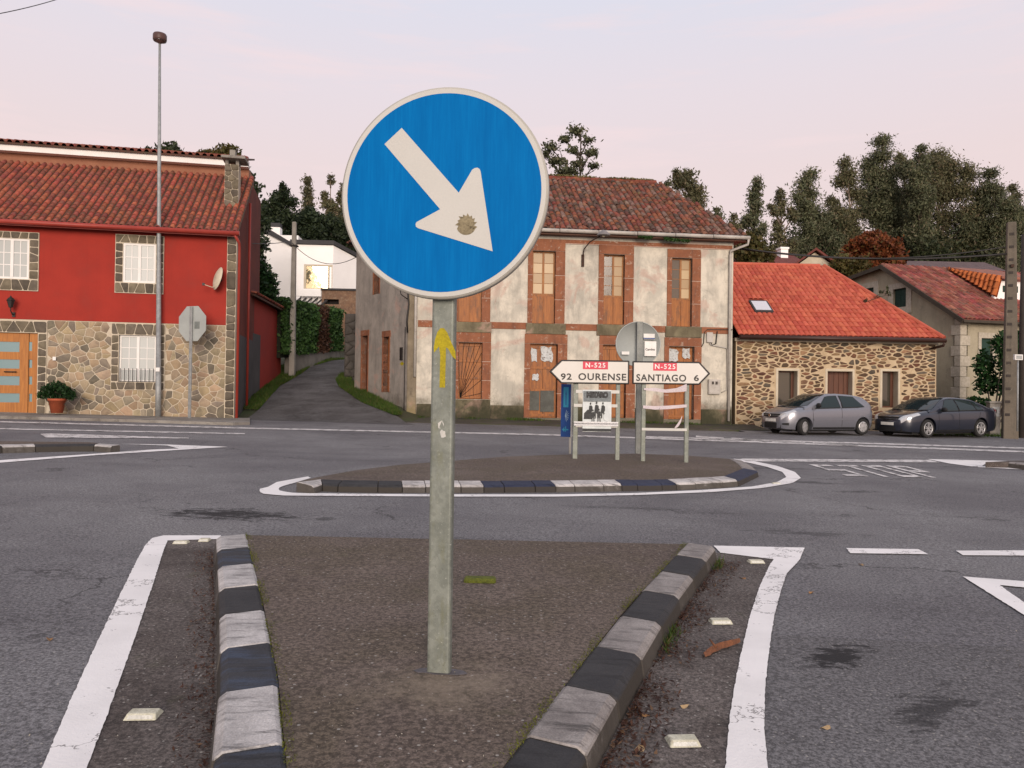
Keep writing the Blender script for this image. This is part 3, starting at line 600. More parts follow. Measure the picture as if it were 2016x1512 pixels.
m = MB(); holes_wall(m, LX, 0, zb, zm - .004, .005, .32, [w3, dr]); wl_ = m.build('lower_wall', M_mortar, red)
qx0 = RF_.at(444, 700)[0]
polys = cells(LX + 3.0, qx0 - .01, zb + .08, zm - .01, .215, [s3, ds], 1.1, 1.3, random.Random(4)); stones(wl_, polys, .026, .005, .009, M_stoneA, 300, 2, .05, .07)
def surround(root, so_, wi, size, y, seed, name='window_surround', mats=M_stoneS, joint=.034):
    mm = MB(); holes_wall(mm, so_[0], so_[1], so_[2], so_[3], y - .03, y + .1, [wi]); o_ = mm.build(name, M_mortar, root)
    x0, x1, z0, z1 = so_; a, b, c, d = wi; rs = random.Random(seed); P = []
    for (p0, p1, q0, q1) in ((x0, x1, d, z1), (x0, x1, z0, c), (x0, a, c, d), (b, x1, c, d)):
        if p1 - p0 > .04 and q1 - q0 > .04: P += cells(p0 + .006, p1 - .006, q0 + .006, q1 - .006, size, (), 1.0, .5, rs)
    stones(o_, P, joint, y - .03, .014, mats, 300, seed, .08); return o_
surround(red, s1, w1, .24, 0, 5); surround(red, s2, w2, .24, 0, 6); surround(red, s3, w3, .24, 0, 7); surround(red, ds, dr, .24, 0, 8, 'door_surround')
m = MB(); m.box(qx0, .035, -.03, .35, zb, ze + .02); q = m.build('corner_quoin', M_mortar, red); stones(q, cells(qx0 + .005, .03, zb + .02, ze, .25, (), 1.0, .5, random.Random(9)), .03, -.03, .035, M_stoneS, 300, 10, .14)
for wi in (w1, w2): casement(red, *wi, -.035 + .02, M_wpaint, M_curtain, 2, 3, .06, .026)
o = casement(red, *w3, .06, M_wpaint, M_curtain, 2, 4, .055, .02)
m = MB(); a, b, c, d = w3
for i in range(9): x = a + (b - a) * (i + .5) / 9; m.tube([(x, -.05, c), (x, -.05, c + (d - c) * .29)], .011, 6)
m.box(a, b, -.06, -.04, c + .005, c + .025); m.build('window_railing', M_iron, red)
# door: leaf with four glass slots, handle, side light
a, b, c, d = dr; xs_ = RF_.at(55, 730)[0]; m = MB(); gl = [RF_.rect(-50, y0, 37, y1) for y0, y1 in ((672, 692), (707, 725), (740, 758), (774, 792))]
gl = [(a + .12, g[1], g[2], g[3]) for g in gl]; holes_wall(m, a, xs_ - .01, c, d, .05, .1, gl); lf = m.build('door', M_door, red)
for g in gl: MB().box(g[0], g[1], .07, .085, g[2], g[3]).build('pane', M_frost, lf)
MB().tube([(a + .7, .0, RF_.at(20, 732)[1]), (xs_ - .32, .0, RF_.at(20, 732)[1])], .018, 8).build('handle', M_iron, lf)
sg = [RF_.rect(56, y0 + 1, 62, y1 - 1) for y0, y1 in ((672, 692), (707, 725), (740, 758), (774, 792))]; m = MB(); holes_wall(m, xs_ + .01, b, c, d, .045, .1, sg); sd_ = m.build('door_side_panel', M_door, red)
for g in sg: MB().box(g[0], g[1], .07, .085, g[2], g[3]).build('pane', M_frost, sd_)
# lean-to roof of clay tiles
D = 3.4; zr = RF_.at(235, 333, D)[1]; P0 = V((LX, -.34, ze + .1)); W = V((0, D + .34, zr - P0.z)).normalized(); U = V((1, 0, 0)); SL = (V((0, D + .34, zr - P0.z))).length; XR = .12
m = MB(); m.prism([P0, P0 + U * (XR - LX), P0 + U * (XR - LX) + W * SL, P0 + W * SL], (0, 0, -.09)); rf = m.build('roof', M_pan, red)
pitch = .205; nc = int((XR - LX) / pitch); pitch = (XR - LX) / nc; nr = 18; expo = SL / nr
tm = tile_mesh('roof_tile', M_tilered[0], .155, expo * 1.18, .075); VIS = -8.7 - LX
lay(rf, P0, U, W, nc, nr, pitch, expo, lambda u_, v_: u_ > VIS, tm, M_tilered, 300, .004, .012)
m = MB(); m.tube([(LX, -.42, ze + .055), (XR + .05, -.42, ze + .055)], .075, 10); m.box(LX, XR, -.36, -.33, ze - .04, ze + .09); m.build('gutter', M_gutred, red)
x = RF_.at(468, 700, -.08)[0]; m = MB(); m.tube([(x - .1, -.42, ze + .0), (x, -.2, ze - .2), (x, -.1, ze - .35), (x, -.1, zb + .1)], .045, 8); m.build('downpipe', M_gutred, red)
# chimney on the roof's right end
c0 = RF_.rect(443, 325, 470, 418, 1.4); ysl = 1.5; zb_ = P0.z + (ysl + .34) / (D + .34) * (zr - P0.z) - .25
m = MB(); m.box(c0[0], c0[1], 1.3, 1.8, zb_ - .3, c0[3]); ch = m.build('chimney', M_mortar, red)
stones(ch, cells(c0[0], c0[1], zb_ + .05, c0[3], .22, (), 1.1, .8, random.Random(12)), .02, 1.3, .03, M_stoneS, 300, 13)
cp = RF_.rect(438, 318, 485, 325, 1.4); MB().box(cp[0], cp[1], 1.1, 2.0, c0[3] + .16, c0[3] + .25).build('chimney_cap', M_conc, ch, bevel=.01)
m = MB()
for xx in (c0[0], c0[1] - .1): m.box(xx, xx + .1, 1.35, 1.75, c0[3], c0[3] + .16)
cx_ = (c0[0] + c0[1]) / 2; m.box(cx_ - .09, cx_ + .09, 1.4, 1.7, c0[3] + .25, c0[3] + .52); m.build('chimney_pot', M_conc, ch)
# taller block behind: terracotta wall, white fascia, ends of the upper roof's tiles
zf0 = RF_.at(235, 316, D)[1]; zf1 = RF_.at(235, 298, D - .3)[1]; XR2 = RF_.at(490, 330, D)[0]
MB().box(LX, XR2, D, D + 1.4, zb, zf0 + .02).build('upper_block_wall', M_terra, red)
MB().box(LX, XR2 + .02, D - .32, D - .02, zf0, zf1).build('fascia', M_wpaint, red)
U2 = V((1, 0, 0)); P2 = V((LX, D - .4, zf1 + .02)); W2 = V((0, 4.4, 1.3)).normalized()
m = MB(); m.prism([P2, P2 + U2 * (XR2 + .03 - LX), P2 + U2 * (XR2 + .03 - LX) + W2 * 1.8, P2 + W2 * 1.8], (0, 0, -.06)); rf2 = m.build('upper_roof', M_pan, red)
nc2 = int((XR2 - LX) / .24); lay(rf2, P2, U2, W2, nc2, 3, .24, .55, lambda u_, v_: u_ > VIS - 1.2, tile_mesh('roof_tile', M_tilered[1], .19, .62, .1), [M_tilered[1]], 60, .004, .01)
# right flank: dull red above, grey below, second downpipe, a set-back grey pier
zs = RF_.at(478, 655, .3)[1]
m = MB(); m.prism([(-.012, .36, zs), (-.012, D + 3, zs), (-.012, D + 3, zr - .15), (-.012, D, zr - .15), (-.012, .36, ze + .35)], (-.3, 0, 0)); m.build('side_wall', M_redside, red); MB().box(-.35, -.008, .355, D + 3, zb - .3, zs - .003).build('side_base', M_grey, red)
m = MB(); x2 = .08; m.tube([(x2, 2.6, zt + 1.6), (x2, 2.6, zb + .3)], .045, 8); m.build('downpipe', M_gutred, red)
# things on and by the red house
q = RF_.at(430, 550); P = RF_.w(q[0], -.28, q[1]); dish = thing('satellite_dish', 'off-white oval satellite dish on the red upper wall', 'satellite dish', P, RA)
m = MB(); m.lathe([(.0, .05), (.12, .042), (.22, .02), (.30, -.025), (.302, -.032), (.22, .01), (.0, .038)], (0, 0, 0), 28, 'y'); dm = m.mesh('reflector', M_cream); dm.transform(M.Rotation(rad(-58), 4, 'Z') @ M.Rotation(rad(-14), 4, 'X') @ M.Diagonal((.95, 1, 1.25, 1))); place(dm, 'reflector', dish)
m = MB(); m.tube([(.05, .0, -.25), (-.12, -.14, -.31), (-.34, -.16, -.24)], .012, 6); m.build('feed_arm', M_cream, dish); MB().box(-.40, -.33, -.19, -.13, -.27, -.19).build('receiver', M_grey, dish); MB().tube([(.02, .0, 0), (.1, .1, 0), (.1, .3, -.05)], .02, 6).build('bracket', M_grey, dish)
q = RF_.at(28, 602); P = RF_.w(q[0], -.03, q[1]); ln = thing('wall_lantern', 'black wrought iron wall lantern above the wooden door', 'lantern', P, RA)
m = MB(); m.lathe([(.055, -.08), (.105, .12), (.12, .125), (.125, .14), (.07, .21), (.03, .235), (.012, .28)], (0, -.22, 0), 6, 'z', False); m.build('cage', M_iron, ln); MB().lathe([(.045, -.075), (.09, .115)], (0, -.22, 0), 6, 'z', False).build('glass', M_dark, ln)
m = MB(); m.tube([(0, 0, -.28), (0, -.1, -.27), (0, -.2, -.18), (0, -.22, -.08)], .018, 6); m.box(-.04, .04, -.01, .03, -.34, -.2); m.build('bracket', M_iron, ln)
q = RF_.at(108, 706); P = RF_.w(q[0], -.045, q[1]); tag(place(MB().box(-.045, .045, -.012, .012, -.055, .055).mesh('house_plate', M_wpaint), 'house_plate'), 'small white plate on the stone wall beside the door', 'plate').matrix_world = M.Translation(P) @ M.Rotation(RA, 4, 'Z')
P = dp(112, 813, 22.9); pl = thing('potted_plant', 'bushy green shrub in a terracotta pot by the wooden door', 'potted plant', P)
M_pot = pm('terracotta_pot', (.42, .10, .045), (.34, .08, .035), scale=4, rough=.8)
MB().lathe([(.16, 0), (.225, .36), (.25, .36), (.25, .43), (.22, .43), (.2, .3)], (0, 0, 0), 20).build('pot', M_pot, pl)

# ---------------------------------------------------------------- red outbuilding, hedge wall, white modern house
A = dp(487, 800, 28.6); B = dp(551, 728, 34.6); ang = math.atan2(B.y - A.y, B.x - A.x); Ln = (B - A).length
ob = thing('red_outbuilding', 'low red outbuilding wall with tiled coping along the lane', 'outbuilding', (A.x, A.y, 0), ang)
MB().box(0, Ln, 0, 3.2, 0, 4.75).build('wall', M_red, ob); MB().box(-.02, Ln * .3, -.03, .3, 0, 3.4).build('grey_base', M_grey, ob)
m = MB(); m.prism([(-.2, -.25, 4.72), (Ln + .15, -.25, 4.72), (Ln + .15, 3.4, 5.5), (-.2, 3.4, 5.5)], (0, 0, .07)); rfo = m.build('roof', M_pan, ob)
lay(rfo, V((-.2, -.3, 4.8)), V((1, 0, 0)), V((0, 3.65, .78)).normalized(), int((Ln + .35) / .21), 6, .21, .5, lambda u_, v_: True, tile_mesh('roof_tile', M_tilered[0], .17, .6, .075), M_tilered, 60, .006)
M_whouse = pm('white_render', (.90, .88, .86), (.85, .83, .81), scale=1, grain=.05, rough=.8); M_slate = pm('dark_flat_roof', (.06, .058, .06), (.045, .044, .047), scale=2)
WY = 50.0; WO = dp(655, 575, WY); WA = rad(4); wh = thing('white_house', 'modern white house with dark flat roofs above the lane', 'house', (WO.x, WO.y, 0), WA); WF = Fac(WO, WA)
r0 = WF.rect(574, 482, 655, 586); win = WF.rect(598, 521, 654, 569)
m = MB(); holes_wall(m, r0[0], 0, 1, r0[3], 0, .3, [(win[0], win[1] + .05, win[2], win[3])]); m.build('front_wall', M_whouse, wh)
m = MB(); zt_ = r0[3]; m.prism([(0, 0, 1), (1.95, 2.6, 1), (1.95, 2.6, zt_ - .75), (0, 0, zt_)], (-.3, .2, 0)); m.build('side_wall', M_whouse, wh)
m = MB(); m.prism([(r0[0] - .1, -.15, zt_ + .03), (.05, -.15, zt_ + .03), (2.1, 2.6, zt_ - .72), (2.0, 6, zt_ - .6), (r0[0] - .1, 6, zt_ + .05)], (0, 0, .26)); m.build('roof', M_slate, wh)
M_sunset = glass('sunset_tinted_glass', (.30, .24, .12), .03, 1.0); M_sunset.node_tree.nodes['Principled BSDF'].inputs['Metallic'].default_value = .85; M_sunset.node_tree.nodes['Principled BSDF'].inputs['Base Color'].default_value = (.85, .75, .5, 1)  # golden glow of the reflected sunset is put into the pane's mirror colour
m = MB(); holes_wall(m, win[0], win[1] + .05, win[2], win[3], .02, .12, [(win[0] + .14, win[0] + 1.52, win[2] + .04, win[3] - .1), (win[0] + 1.62, win[1] - .02, win[2] + .04, win[3] - .1)]); wo = m.build('window', M_cream, wh)
MB().box(win[0] + .14, win[0] + 1.52, .08, .1, win[2] + .04, win[3] - .1).build('pane', M_sunset, wo); MB().box(win[0] + 1.62, win[1], .085, .1, win[2] + .04, win[3] - .1).build('pane', M_dark, wo)
lw = WF.rect(480, 462, 569, 575, 3.0); m = MB(); m.box(lw[0], lw[1] + .6, 3.0, 8, 1, lw[3]); m.build('left_wing', M_whouse, wh)
m = MB(); a_ = WF.at(480, 458, 2.8); b_ = WF.at(520, 455, 2.8); c_ = WF.at(572, 482, 2.8); m.prism([(a_[0], 2.8, a_[1] - .1), (b_[0], 2.8, b_[1] - .05), (c_[0], 2.8, c_[1] - .05), (c_[0], 2.8, c_[1] + .2), (b_[0], 2.8, b_[1] + .35), (a_[0], 2.8, a_[1] + .25)], (0, 5.4, 0)); m.build('wing_roof', M_slate, wh)
cr_ = WF.rect(533, 447, 551, 475, 4.5); MB().box(cr_[0], cr_[1], 4.5, 5.2, cr_[2] - 1, cr_[3]).build('chimney', M_whouse, wh); MB().box(cr_[0] + .0, cr_[1], 4.48, 5.2, cr_[3] + .003, cr_[3] + .3).build('chimney_cap', M_slate, wh)
pr_ = WF.rect(577, 570, 632, 583, -2.0); MB().box(pr_[0], pr_[1], -2.0, -1.8, pr_[2], pr_[3]).build('terrace_parapet', M_whouse, wh)
lo = WF.rect(590, 583, 633, 640, -1.6); MB().box(lo[0], lo[1], -1.6, -.1, lo[2] - 1, lo[3]).build('lower_wall', M_whouse, wh)
m = MB(); pg = WF.rect(576, 584, 632, 602, -2.4)
for i in range(6): x = pg[0] + (pg[1] - pg[0]) * i / 5; m.beam((x, -2.6, pg[2]), (x + .35, -1.7, pg[3]), .06, .09)
m.box(pg[0], pg[1], -2.68, -2.58, pg[2] - .06, pg[2] + .06); m.build('pergola', M_grey, wh)
M_brickfar = pm('brown_masonry', (.24, .14, .085), (.15, .09, .06), scale=5, bump=.6, bscale=12, dirt=((.3, .22, .15), 8, .5, .65, .6))
br = WF.rect(633, 572, 705, 640, -2.0); slot = WF.rect(638, 589, 667, 599, -2.0); m = MB(); holes_wall(m, br[0], br[1], br[2] - 1.5, br[3], -2.0, -.2, [slot]); m.build('brown_wing', M_brickfar, wh); MB().box(*slot[:2], -1.5, -1.45, *slot[2:]).build('slot_window', M_dark, wh)
MB().box(br[0] - .05, br[1] + .1, -2.1, -.1, br[3] + .003, br[3] + .12).build('wing_coping', M_slate, wh)
# low pale wall under the hedge, with a pier at its end
A = dp(575, 722, 34.9); B = dp(668, 704, 42.5); ang = math.atan2(B.y - A.y, B.x - A.x); Ln = (B - A).length
gw = thing('garden_wall', 'low pale garden wall carrying the tall hedge along the lane', 'wall', (A.x, A.y, 0), ang); zt1, zt2 = dp(580, 694, 35)[2], dp(668, 686, 42.5)[2]
m = MB(); m.prism([(0, 0, 1.2), (Ln, 0, 2.4), (Ln, 0, zt2), (0, 0, zt1)], (0, .35, 0)); m.build('wall', pm('old_pale_wall', (.25, .23, .2), (.16, .15, .13), scale=1.5, streak=.5), gw); HEDGE = (A, B, ang, Ln, zt1, zt2)

# ---------------------------------------------------------------- the derelict house
DO = dp(800, 820, 27.6); DR = dp(1440, 836, 29.0); DA = math.atan2(DR.y - DO.y, DR.x - DO.x); DL = math.hypot(DR.x - DO.x, DR.y - DO.y)
old = thing('derelict_house', 'derelict two-storey house with stained plaster and brown window surrounds', 'house', (DO.x, DO.y, 0), DA); DF = Fac(DO, DA)
def plaster(name, c1, c2, stain, low):
    t = NT(name); p = t.obj(); z = t.n('ShaderNodeSeparateXYZ', {0: t.pos()}).outputs[2]
    col = t.mix(t.step(t.noise(p, 1.3, 7, .68, .4), .36, .64), c1, c2)
    s_ = t.noise(t.map(p, (1.7, 1.7, .45)), 1.5, 8, .7, .3); col = t.mix(t.math('MULTIPLY', t.step(s_, .42, .74), .62), col, stain)
    b_ = t.noise(p, 3.0, 8, .75, .6); col = t.mix(t.math('MULTIPLY', t.step(b_, .56, .68), .55), col, tuple(x * .55 for x in c2))
    pk = t.noise(p, .9, 4, .6, .8); col = t.mix(t.math('MULTIPLY', t.step(pk, .56, .66), .5), col, (.42, .27, .22))
    wet = t.math('ADD', z, t.math('MULTIPLY', t.math('SUBTRACT', t.noise(p, 1.8, 6, .7), .5), 2.2)); col = t.mix(t.math('MULTIPLY', t.math('SUBTRACT', 1.0, t.step(wet, .35, 1.25)), .85), col, low)
    col = t.mix(t.math('MULTIPLY', t.step(t.noise(p, 7, 7, .8), .6, .7), .5), col, tuple(x * .3 for x in c2))
    t.bump(t.noise(p, 14, 6, .7), .45, .012); return t.done(col, .9, 0, .2)
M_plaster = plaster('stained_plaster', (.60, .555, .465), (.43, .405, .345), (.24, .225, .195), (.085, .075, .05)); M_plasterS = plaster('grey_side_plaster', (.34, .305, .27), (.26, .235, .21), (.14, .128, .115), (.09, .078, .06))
def bandmat():
    t = NT('brown_painted_band'); p = t.obj(); col = t.mix(t.step(t.noise(p, 2.5, 5, .65), .35, .65), (.26, .104, .054), (.20, .08, .043))
    f = t.noise(p, 6.0, 8, .8, .5); col = t.mix(t.math('MULTIPLY', t.step(f, .57, .63), .8), col, (.42, .34, .27)); col = t.mix(t.math('MULTIPLY', t.step(t.noise(t.map(p, (4, 4, .6)), 2, 6, .7), .52, .7), .6), col, (.09, .05, .04))
    t.bump(f, .3, .006); return t.done(col, .85, 0, .25)
M_band = bandmat(); M_joint = pm('white_joint', (.55, .42, .34), (.45, .3, .24), scale=8, rough=.9); M_plinth = plaster('mossy_plinth', (.19, .165, .105), (.12, .10, .065), (.06, .055, .03), (.03, .032, .018))
zE = DF.at(1260, 466)[1]; zB = DO.z - .6; zMid = DF.at(1100, 644)[1]
upO = [DF.rect(902, 490, 949, 634), DF.rect(1048, 494, 1093, 637), DF.rect(1188, 501, 1229, 639), DF.rect(1322, 508, 1362, 643)]
loO = [DF.rect(902, 674, 949, 786), DF.rect(1043, 677, 1097, 823), DF.rect(1186, 679, 1232, 823), DF.rect(1316, 682, 1366, 826)]
upS = [DF.rect(890, 474, 966, 634), DF.rect(1039, 477, 1112, 637), DF.rect(1178, 483, 1247, 639), DF.rect(1313, 491, 1379, 643)]
loS = [DF.rect(886, 652, 966, 800), DF.rect(1032, 658, 1116, 823), DF.rect(1179, 661, 1250, 823), DF.rect(1307, 665, 1380, 826)]
m = MB(); holes_wall(m, 0, DL, zB, zE + .3, 0, .45, upO + loO); m.build('front_wall', M_plaster, old)
def framed(root, so_, op, seed):
    """painted stone surround: lintel and jamb blocks parted by pale joints"""
    x0, x1, _, z1 = so_; a, b, c, d = op; bk = MB(); holes_wall(bk, x0 + .004, x1 - .004, c, z1 - .004, -.022, .1, [(a, b, c - .01, d)]); o_ = bk.build('window_surround', M_joint, root); g = .012
    MB().box(x0, x1, -.045, .02, d + g, z1).build('stone_block', M_band, o_, bevel=.006)
    for (p, q) in ((x0, a), (b, x1)):
        n_ = 3; 
        for k in range(n_):
            zz0, zz1 = c + (d - c) * k / n_, c + (d - c) * (k + 1) / n_; MB().box(p, q, -.04, .22, zz0 + g, zz1 - (g if k < n_ - 1 else 0)).build('stone_block', M_band, o_, bevel=.006)
    return o_
for k in range(4): framed(old, upS[k], upO[k], k); framed(old, loS[k], loO[k], 9 + k)
# string course between the floors, band under the eave, plinth blocks
edges = sorted([(s_[0], s_[1]) for s_ in upS]); z0, z1 = zMid - .11, zMid + .13; prev = DF.at(823, 640)[0]
for (a, b) in edges + [(DL - .15, 0)]:
    if a - prev > .1: MB().box(prev, a - .008, -.03, .02, z0, z1).build('string_course', M_band, old, bevel=.005)
    prev = b + .008
for k in range(4): MB().box(upS[k][0] - .05, upS[k][1] + .05, -.07, .03, z0 - .16, upO[k][2] - .005).build('sill_block', M_plinth, old, bevel=.01)
zt1 = upS[2][3] + .01; MB().box(.05, DL - .05, -.03, .02, zt1, zt1 + .13).build('eave_band', M_band, old); MB().box(.05, DL - .05, -.034, .02, zt1 - .03, zt1 - .003).build('white_line', M_joint, old)
prev = .35; zp = DF.at(1000, 797)[1]
for k, (a, b) in enumerate(sorted([(s_[0], s_[1]) for s_ in loS]) + [(DL - .02, 0)]):
    nb = max(1, round((a - prev) / .85))
    for i in range(nb):
        MB().box(prev + (a - prev) * i / nb + .01, prev + (a - prev) * (i + 1) / nb - .01, -.05 - .008 * (i % 2), .02, zB, zp + .03 * (i % 2) - .02 * k).build('plinth_stone', M_plinth, old, bevel=.015)
    prev = b
MB().box(loS[0][0], loS[0][1], -.05, .02, zB, loO[0][2] - .01).build('plinth_stone', M_plinth, old, bevel=.015)
MB().box(0, .33, -.06, .4, zB, zE + .2).build('corner_pier', plaster('old_pier', (.24, .2, .14), (.17, .14, .1), (.12, .1, .07), (.2, .16, .08)), old, bevel=.02)
# upper french windows: panes above, wood below
M_oldglass = [glass('tan_blind_glass', (.36, .25, .14), .3, .2), glass('yellow_blind_glass', (.46, .34, .20), .3, .2), glass('dim_old_glass', (.12, .095, .075), .12, .4)]
def french(root, op, k):
    a, b, c, d = op; zs_ = c + (d - c) * .40; y = .16; o_ = casement(root, a, b, zs_ + .0, d, y, M_oldframe, [M_oldglass[(k + i) % 2 if k != 2 and not (k == 3 and i < 4) else 2 if i < 4 else 0] for i in range(8)], 1, 4, .055, .02, 2, pane_each=True)
    m_ = MB(); m_.box(a, b, y - .01, y + .05, c, zs_ - .003); mid = (a + b) / 2; bp = m_.build('boarded_panel', M_oldwood, root)
    for (p, q) in ((a + .02, mid - .012), (mid + .012, b - .02)):
        MB().box(p, q, y - .03, y - .008, c + .02, zs_ - .05).build('board', M_oldwood, bp, bevel=.004)
for k in range(4): french(old, upO[k], k)
# ground floor doors of planks, one barred, one with torn posters and a grey patch
M_torn = pm('torn_paper', (.60, .62, .62), (.46, .48, .48), scale=12, dirt=((.1, .06, .04), 14, .56, .62, .9)); M_slateg = pm('grey_sheet', (.12, .125, .11), (.085, .085, .075), scale=4, dirt=((.2, .2, .19), 9, .6, .66, .7))
def plankdoor(root, op, nb, mat=M_oldwood, y=.2):
    a, b, c, d = op; m_ = MB(); m_.box(a, b, y + .03, y + .05, c, d); o_ = m_.build('door', M_brownwood, root)
    for i in range(nb): MB().box(a + (b - a) * i / nb + .006, a + (b - a) * (i + 1) / nb - .006, y, y + .028, c + .01, d - .005).build('plank', mat, o_, bevel=.004)
    for f in (.04, .38, .68, .96): MB().box(a + .02, b - .02, y - .025, y - .003, c + (d - c) * f - .05, c + (d - c) * f + .04).build('rail', mat, o_, bevel=.004)
    return o_
D1 = plankdoor(old, loO[0], 3); D2 = plankdoor(old, loO[1], 2); D3 = plankdoor(old, loO[2], 3); D4 = plankdoor(old, loO[3], 3)
m = MB(); a, b, c, d = loO[0]
for i in range(9): f = i / 8; m.tube([(a + .08, .15, c + .05), (a + (b - a) * min(1, f * 1.9) if f < .53 else b - .02, .15, d - .02 if f < .53 else d - (d - c) * (f - .53) * 1.9)], .008, 5)
m.build('bar_fan', M_iron, D1)
def scrap(root, face, x0, x1, z0, z1, y, mat, seed, name='torn_poster', n=14):
    rs = random.Random(seed); cx2, cz2 = (x0 + x1) / 2, (z0 + z1) / 2
    pts = [(cx2 + (x1 - x0) / 2 * max(-1, min(1, 1.35 * math.cos(2 * math.pi * k / n))) * rs.uniform(.7, 1.05), y + rs.uniform(-.004, .004), cz2 + (z1 - z0) / 2 * max(-1, min(1, 1.35 * math.sin(2 * math.pi * k / n))) * rs.uniform(.7, 1.05)) for k in range(n)]
    m_ = MB(); m_.prism(pts, (0, .003, 0)); return m_.build(name, mat, root)
r_ = DF.rect(1046, 684, 1060, 714); scrap(D2, 0, *r_, .165, M_torn, 1); r_ = DF.rect(1064, 680, 1090, 714); scrap(D2, 0, *r_, .165, M_torn, 2); r_ = DF.rect(1048, 735, 1062, 750); scrap(D2, 0, *r_, .165, M_torn, 5)
r_ = DF.rect(1042, 770, 1063, 808); MB().box(*r_[:2], .160, .17, *r_[2:]).build('metal_patch', M_slateg, D2); r_ = DF.rect(1065, 769, 1092, 811); MB().box(*r_[:2], .160, .17, *r_[2:]).build('metal_patch', M_slateg, D2)
r_ = DF.rect(1317, 685, 1340, 712); scrap(D4, 0, *r_, .165, M_torn, 3); r_ = DF.rect(1346, 684, 1362, 706); scrap(D4, 0, *r_, .165, M_torn, 4)
# side wall along the lane
SB = DF.at(700, 765)  # unused reference point
Q = dp(699, 765, 31.2) - V((DO.x, DO.y, 0)); Q = V((Q.dot(DF.u), Q.dot(DF.n), 0)); sdir = Q.normalized(); sl_ = 4.5; sa = math.atan2(sdir.y, sdir.x)
SF = Fac((DO.x, DO.y), DA + sa + math.pi)                 # seen from the lane, x runs back towards the front corner
loc = M.Rotation(sa + math.pi, 4, 'Z')
sopen = [SF.rect(712, 661, 724, 772), SF.rect(754, 663, 766, 772), SF.rect(736, 530, 747, 579)]
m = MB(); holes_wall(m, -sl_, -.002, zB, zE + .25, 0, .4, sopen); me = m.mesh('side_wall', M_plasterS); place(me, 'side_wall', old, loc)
for k, op in enumerate(sopen):
    a, b, c, d = op; m = MB(); m.box(a, b, .22, .26, c, d); dd = place(m.mesh('side_door' if k < 2 else 'side_window', M_brownwood), 'side_door' if k < 2 else 'side_window', old, loc)
    m = MB(); m.box(a - .1, b + .1, -.02, .02, d, d + .22); m.box(a - .06, a, -.02, .25, c, d); m.box(b, b + .06, -.02, .25, c, d); place(m.mesh('surround', M_band), 'surround', old, loc)
    for j in range(2): place(MB().box(a + (b - a) * j / 2 + .02, a + (b - a) * (j + 1) / 2 - .02, .19, .218, c + .02, d - .02).mesh('plank', M_oldwood if k == 1 else M_brownwood), 'plank', dd)
place(MB().box(SF.rect(789, 684, 793, 709)[0], SF.rect(789, 684, 793, 709)[1], -.05, .0, *SF.rect(790, 684, 792, 709)[2:]).mesh('cable_box', M_iron), 'cable_box', old, loc)
r_ = SF.rect(787, 712, 796, 720); mm = MB(); mm.prism([(r_[0], -.004, (r_[2] + r_[3]) / 2), ((r_[0] + r_[1]) / 2, -.004, r_[2]), (r_[1], -.004, (r_[2] + r_[3]) / 2), ((r_[0] + r_[1]) / 2, -.004, r_[3])], (0, .002, 0)); M_yel = pm('yellow_paint', (.40, .33, .008), (.35, .28, .008), scale=6, rough=.7, bump=.1); place(mm.mesh('yellow_mark', M_yel), 'yellow_mark', old, loc)
# back and right walls, hip roof
end = sdir * sl_; m = MB(); m.add([(DL, .46, zB), (DL - .6, 8, zB), (DL - .6, 8, zE + .2), (DL, .46, zE + .2)], [(0, 1, 2, 3)]); m.add([(DL - .6, 8, zB), (end.x, end.y, zB), (end.x, end.y, zE + .2), (DL - .6, 8, zE + .2)], [(0, 1, 2, 3)]); m.build('back_wall', M_plasterS, old)
RD = 4.6; zR = DF.at(1200, 357, RD)[1]; xr = DF.at(1303, 366, RD)[0]; xl = 2.2; E0 = V((-.35, -.4, zE + .06)); ex = DL + .42
W = V((0, RD + .4, zR - E0.z)); SLd = W.length; W = W.normalized()
A0, A1, R1, R0 = E0, V((ex, -.4, E0.z)), V((xr, RD, zR)), V((xl, RD, zR)); BK0, BK1 = V((end.x - .4, end.y, E0.z)), V((ex - .5, 9.2, E0.z))
m = MB(); vs = [A0, A1, R1, R0, BK1, BK0]; m.add(vs, [(0, 1, 2, 3), (1, 4, 2), (4, 5, 3, 2), (5, 0, 3)]); m.add([v_ - V((0, 0, .1)) for v_ in (A0, A1, BK1, BK0)], [(3, 2, 1, 0)])
M_oldtile = [pm('old_brown_tile', (.19, .078, .052), (.12, .05, .038), scale=7, rnd=.5, hue=.03, dirt=((.07, .062, .03), 3.2, .5, .64, .75)), pm('old_grey_tile', (.17, .11, .088), (.10, .06, .05), scale=7, rnd=.5, hue=.03, dirt=((.2, .16, .13), 6, .58, .68, .7)), pm('old_red_tile', (.22, .07, .04), (.15, .05, .033), scale=7, rnd=.3, hue=.03, dirt=((.06, .06, .03), 4, .5, .66, .7))]
rfd = m.build('roof', M_oldtile[1], old)
pt = .215; nr = 21
def mk(u_, v_):
    f = v_ / SLd; return (A0.x + (R0.x - A0.x) * f) <= A0.x + u_ <= (A1.x + (R1.x - A1.x) * f) - .02
lay(rfd, A0, V((1, 0, 0)), W, int((ex + .35) / pt), nr, pt, SLd / nr, mk, tile_mesh('roof_tile', M_oldtile[0], .185, SLd / nr * 1.35, .07), M_oldtile, 300, .024, .014)
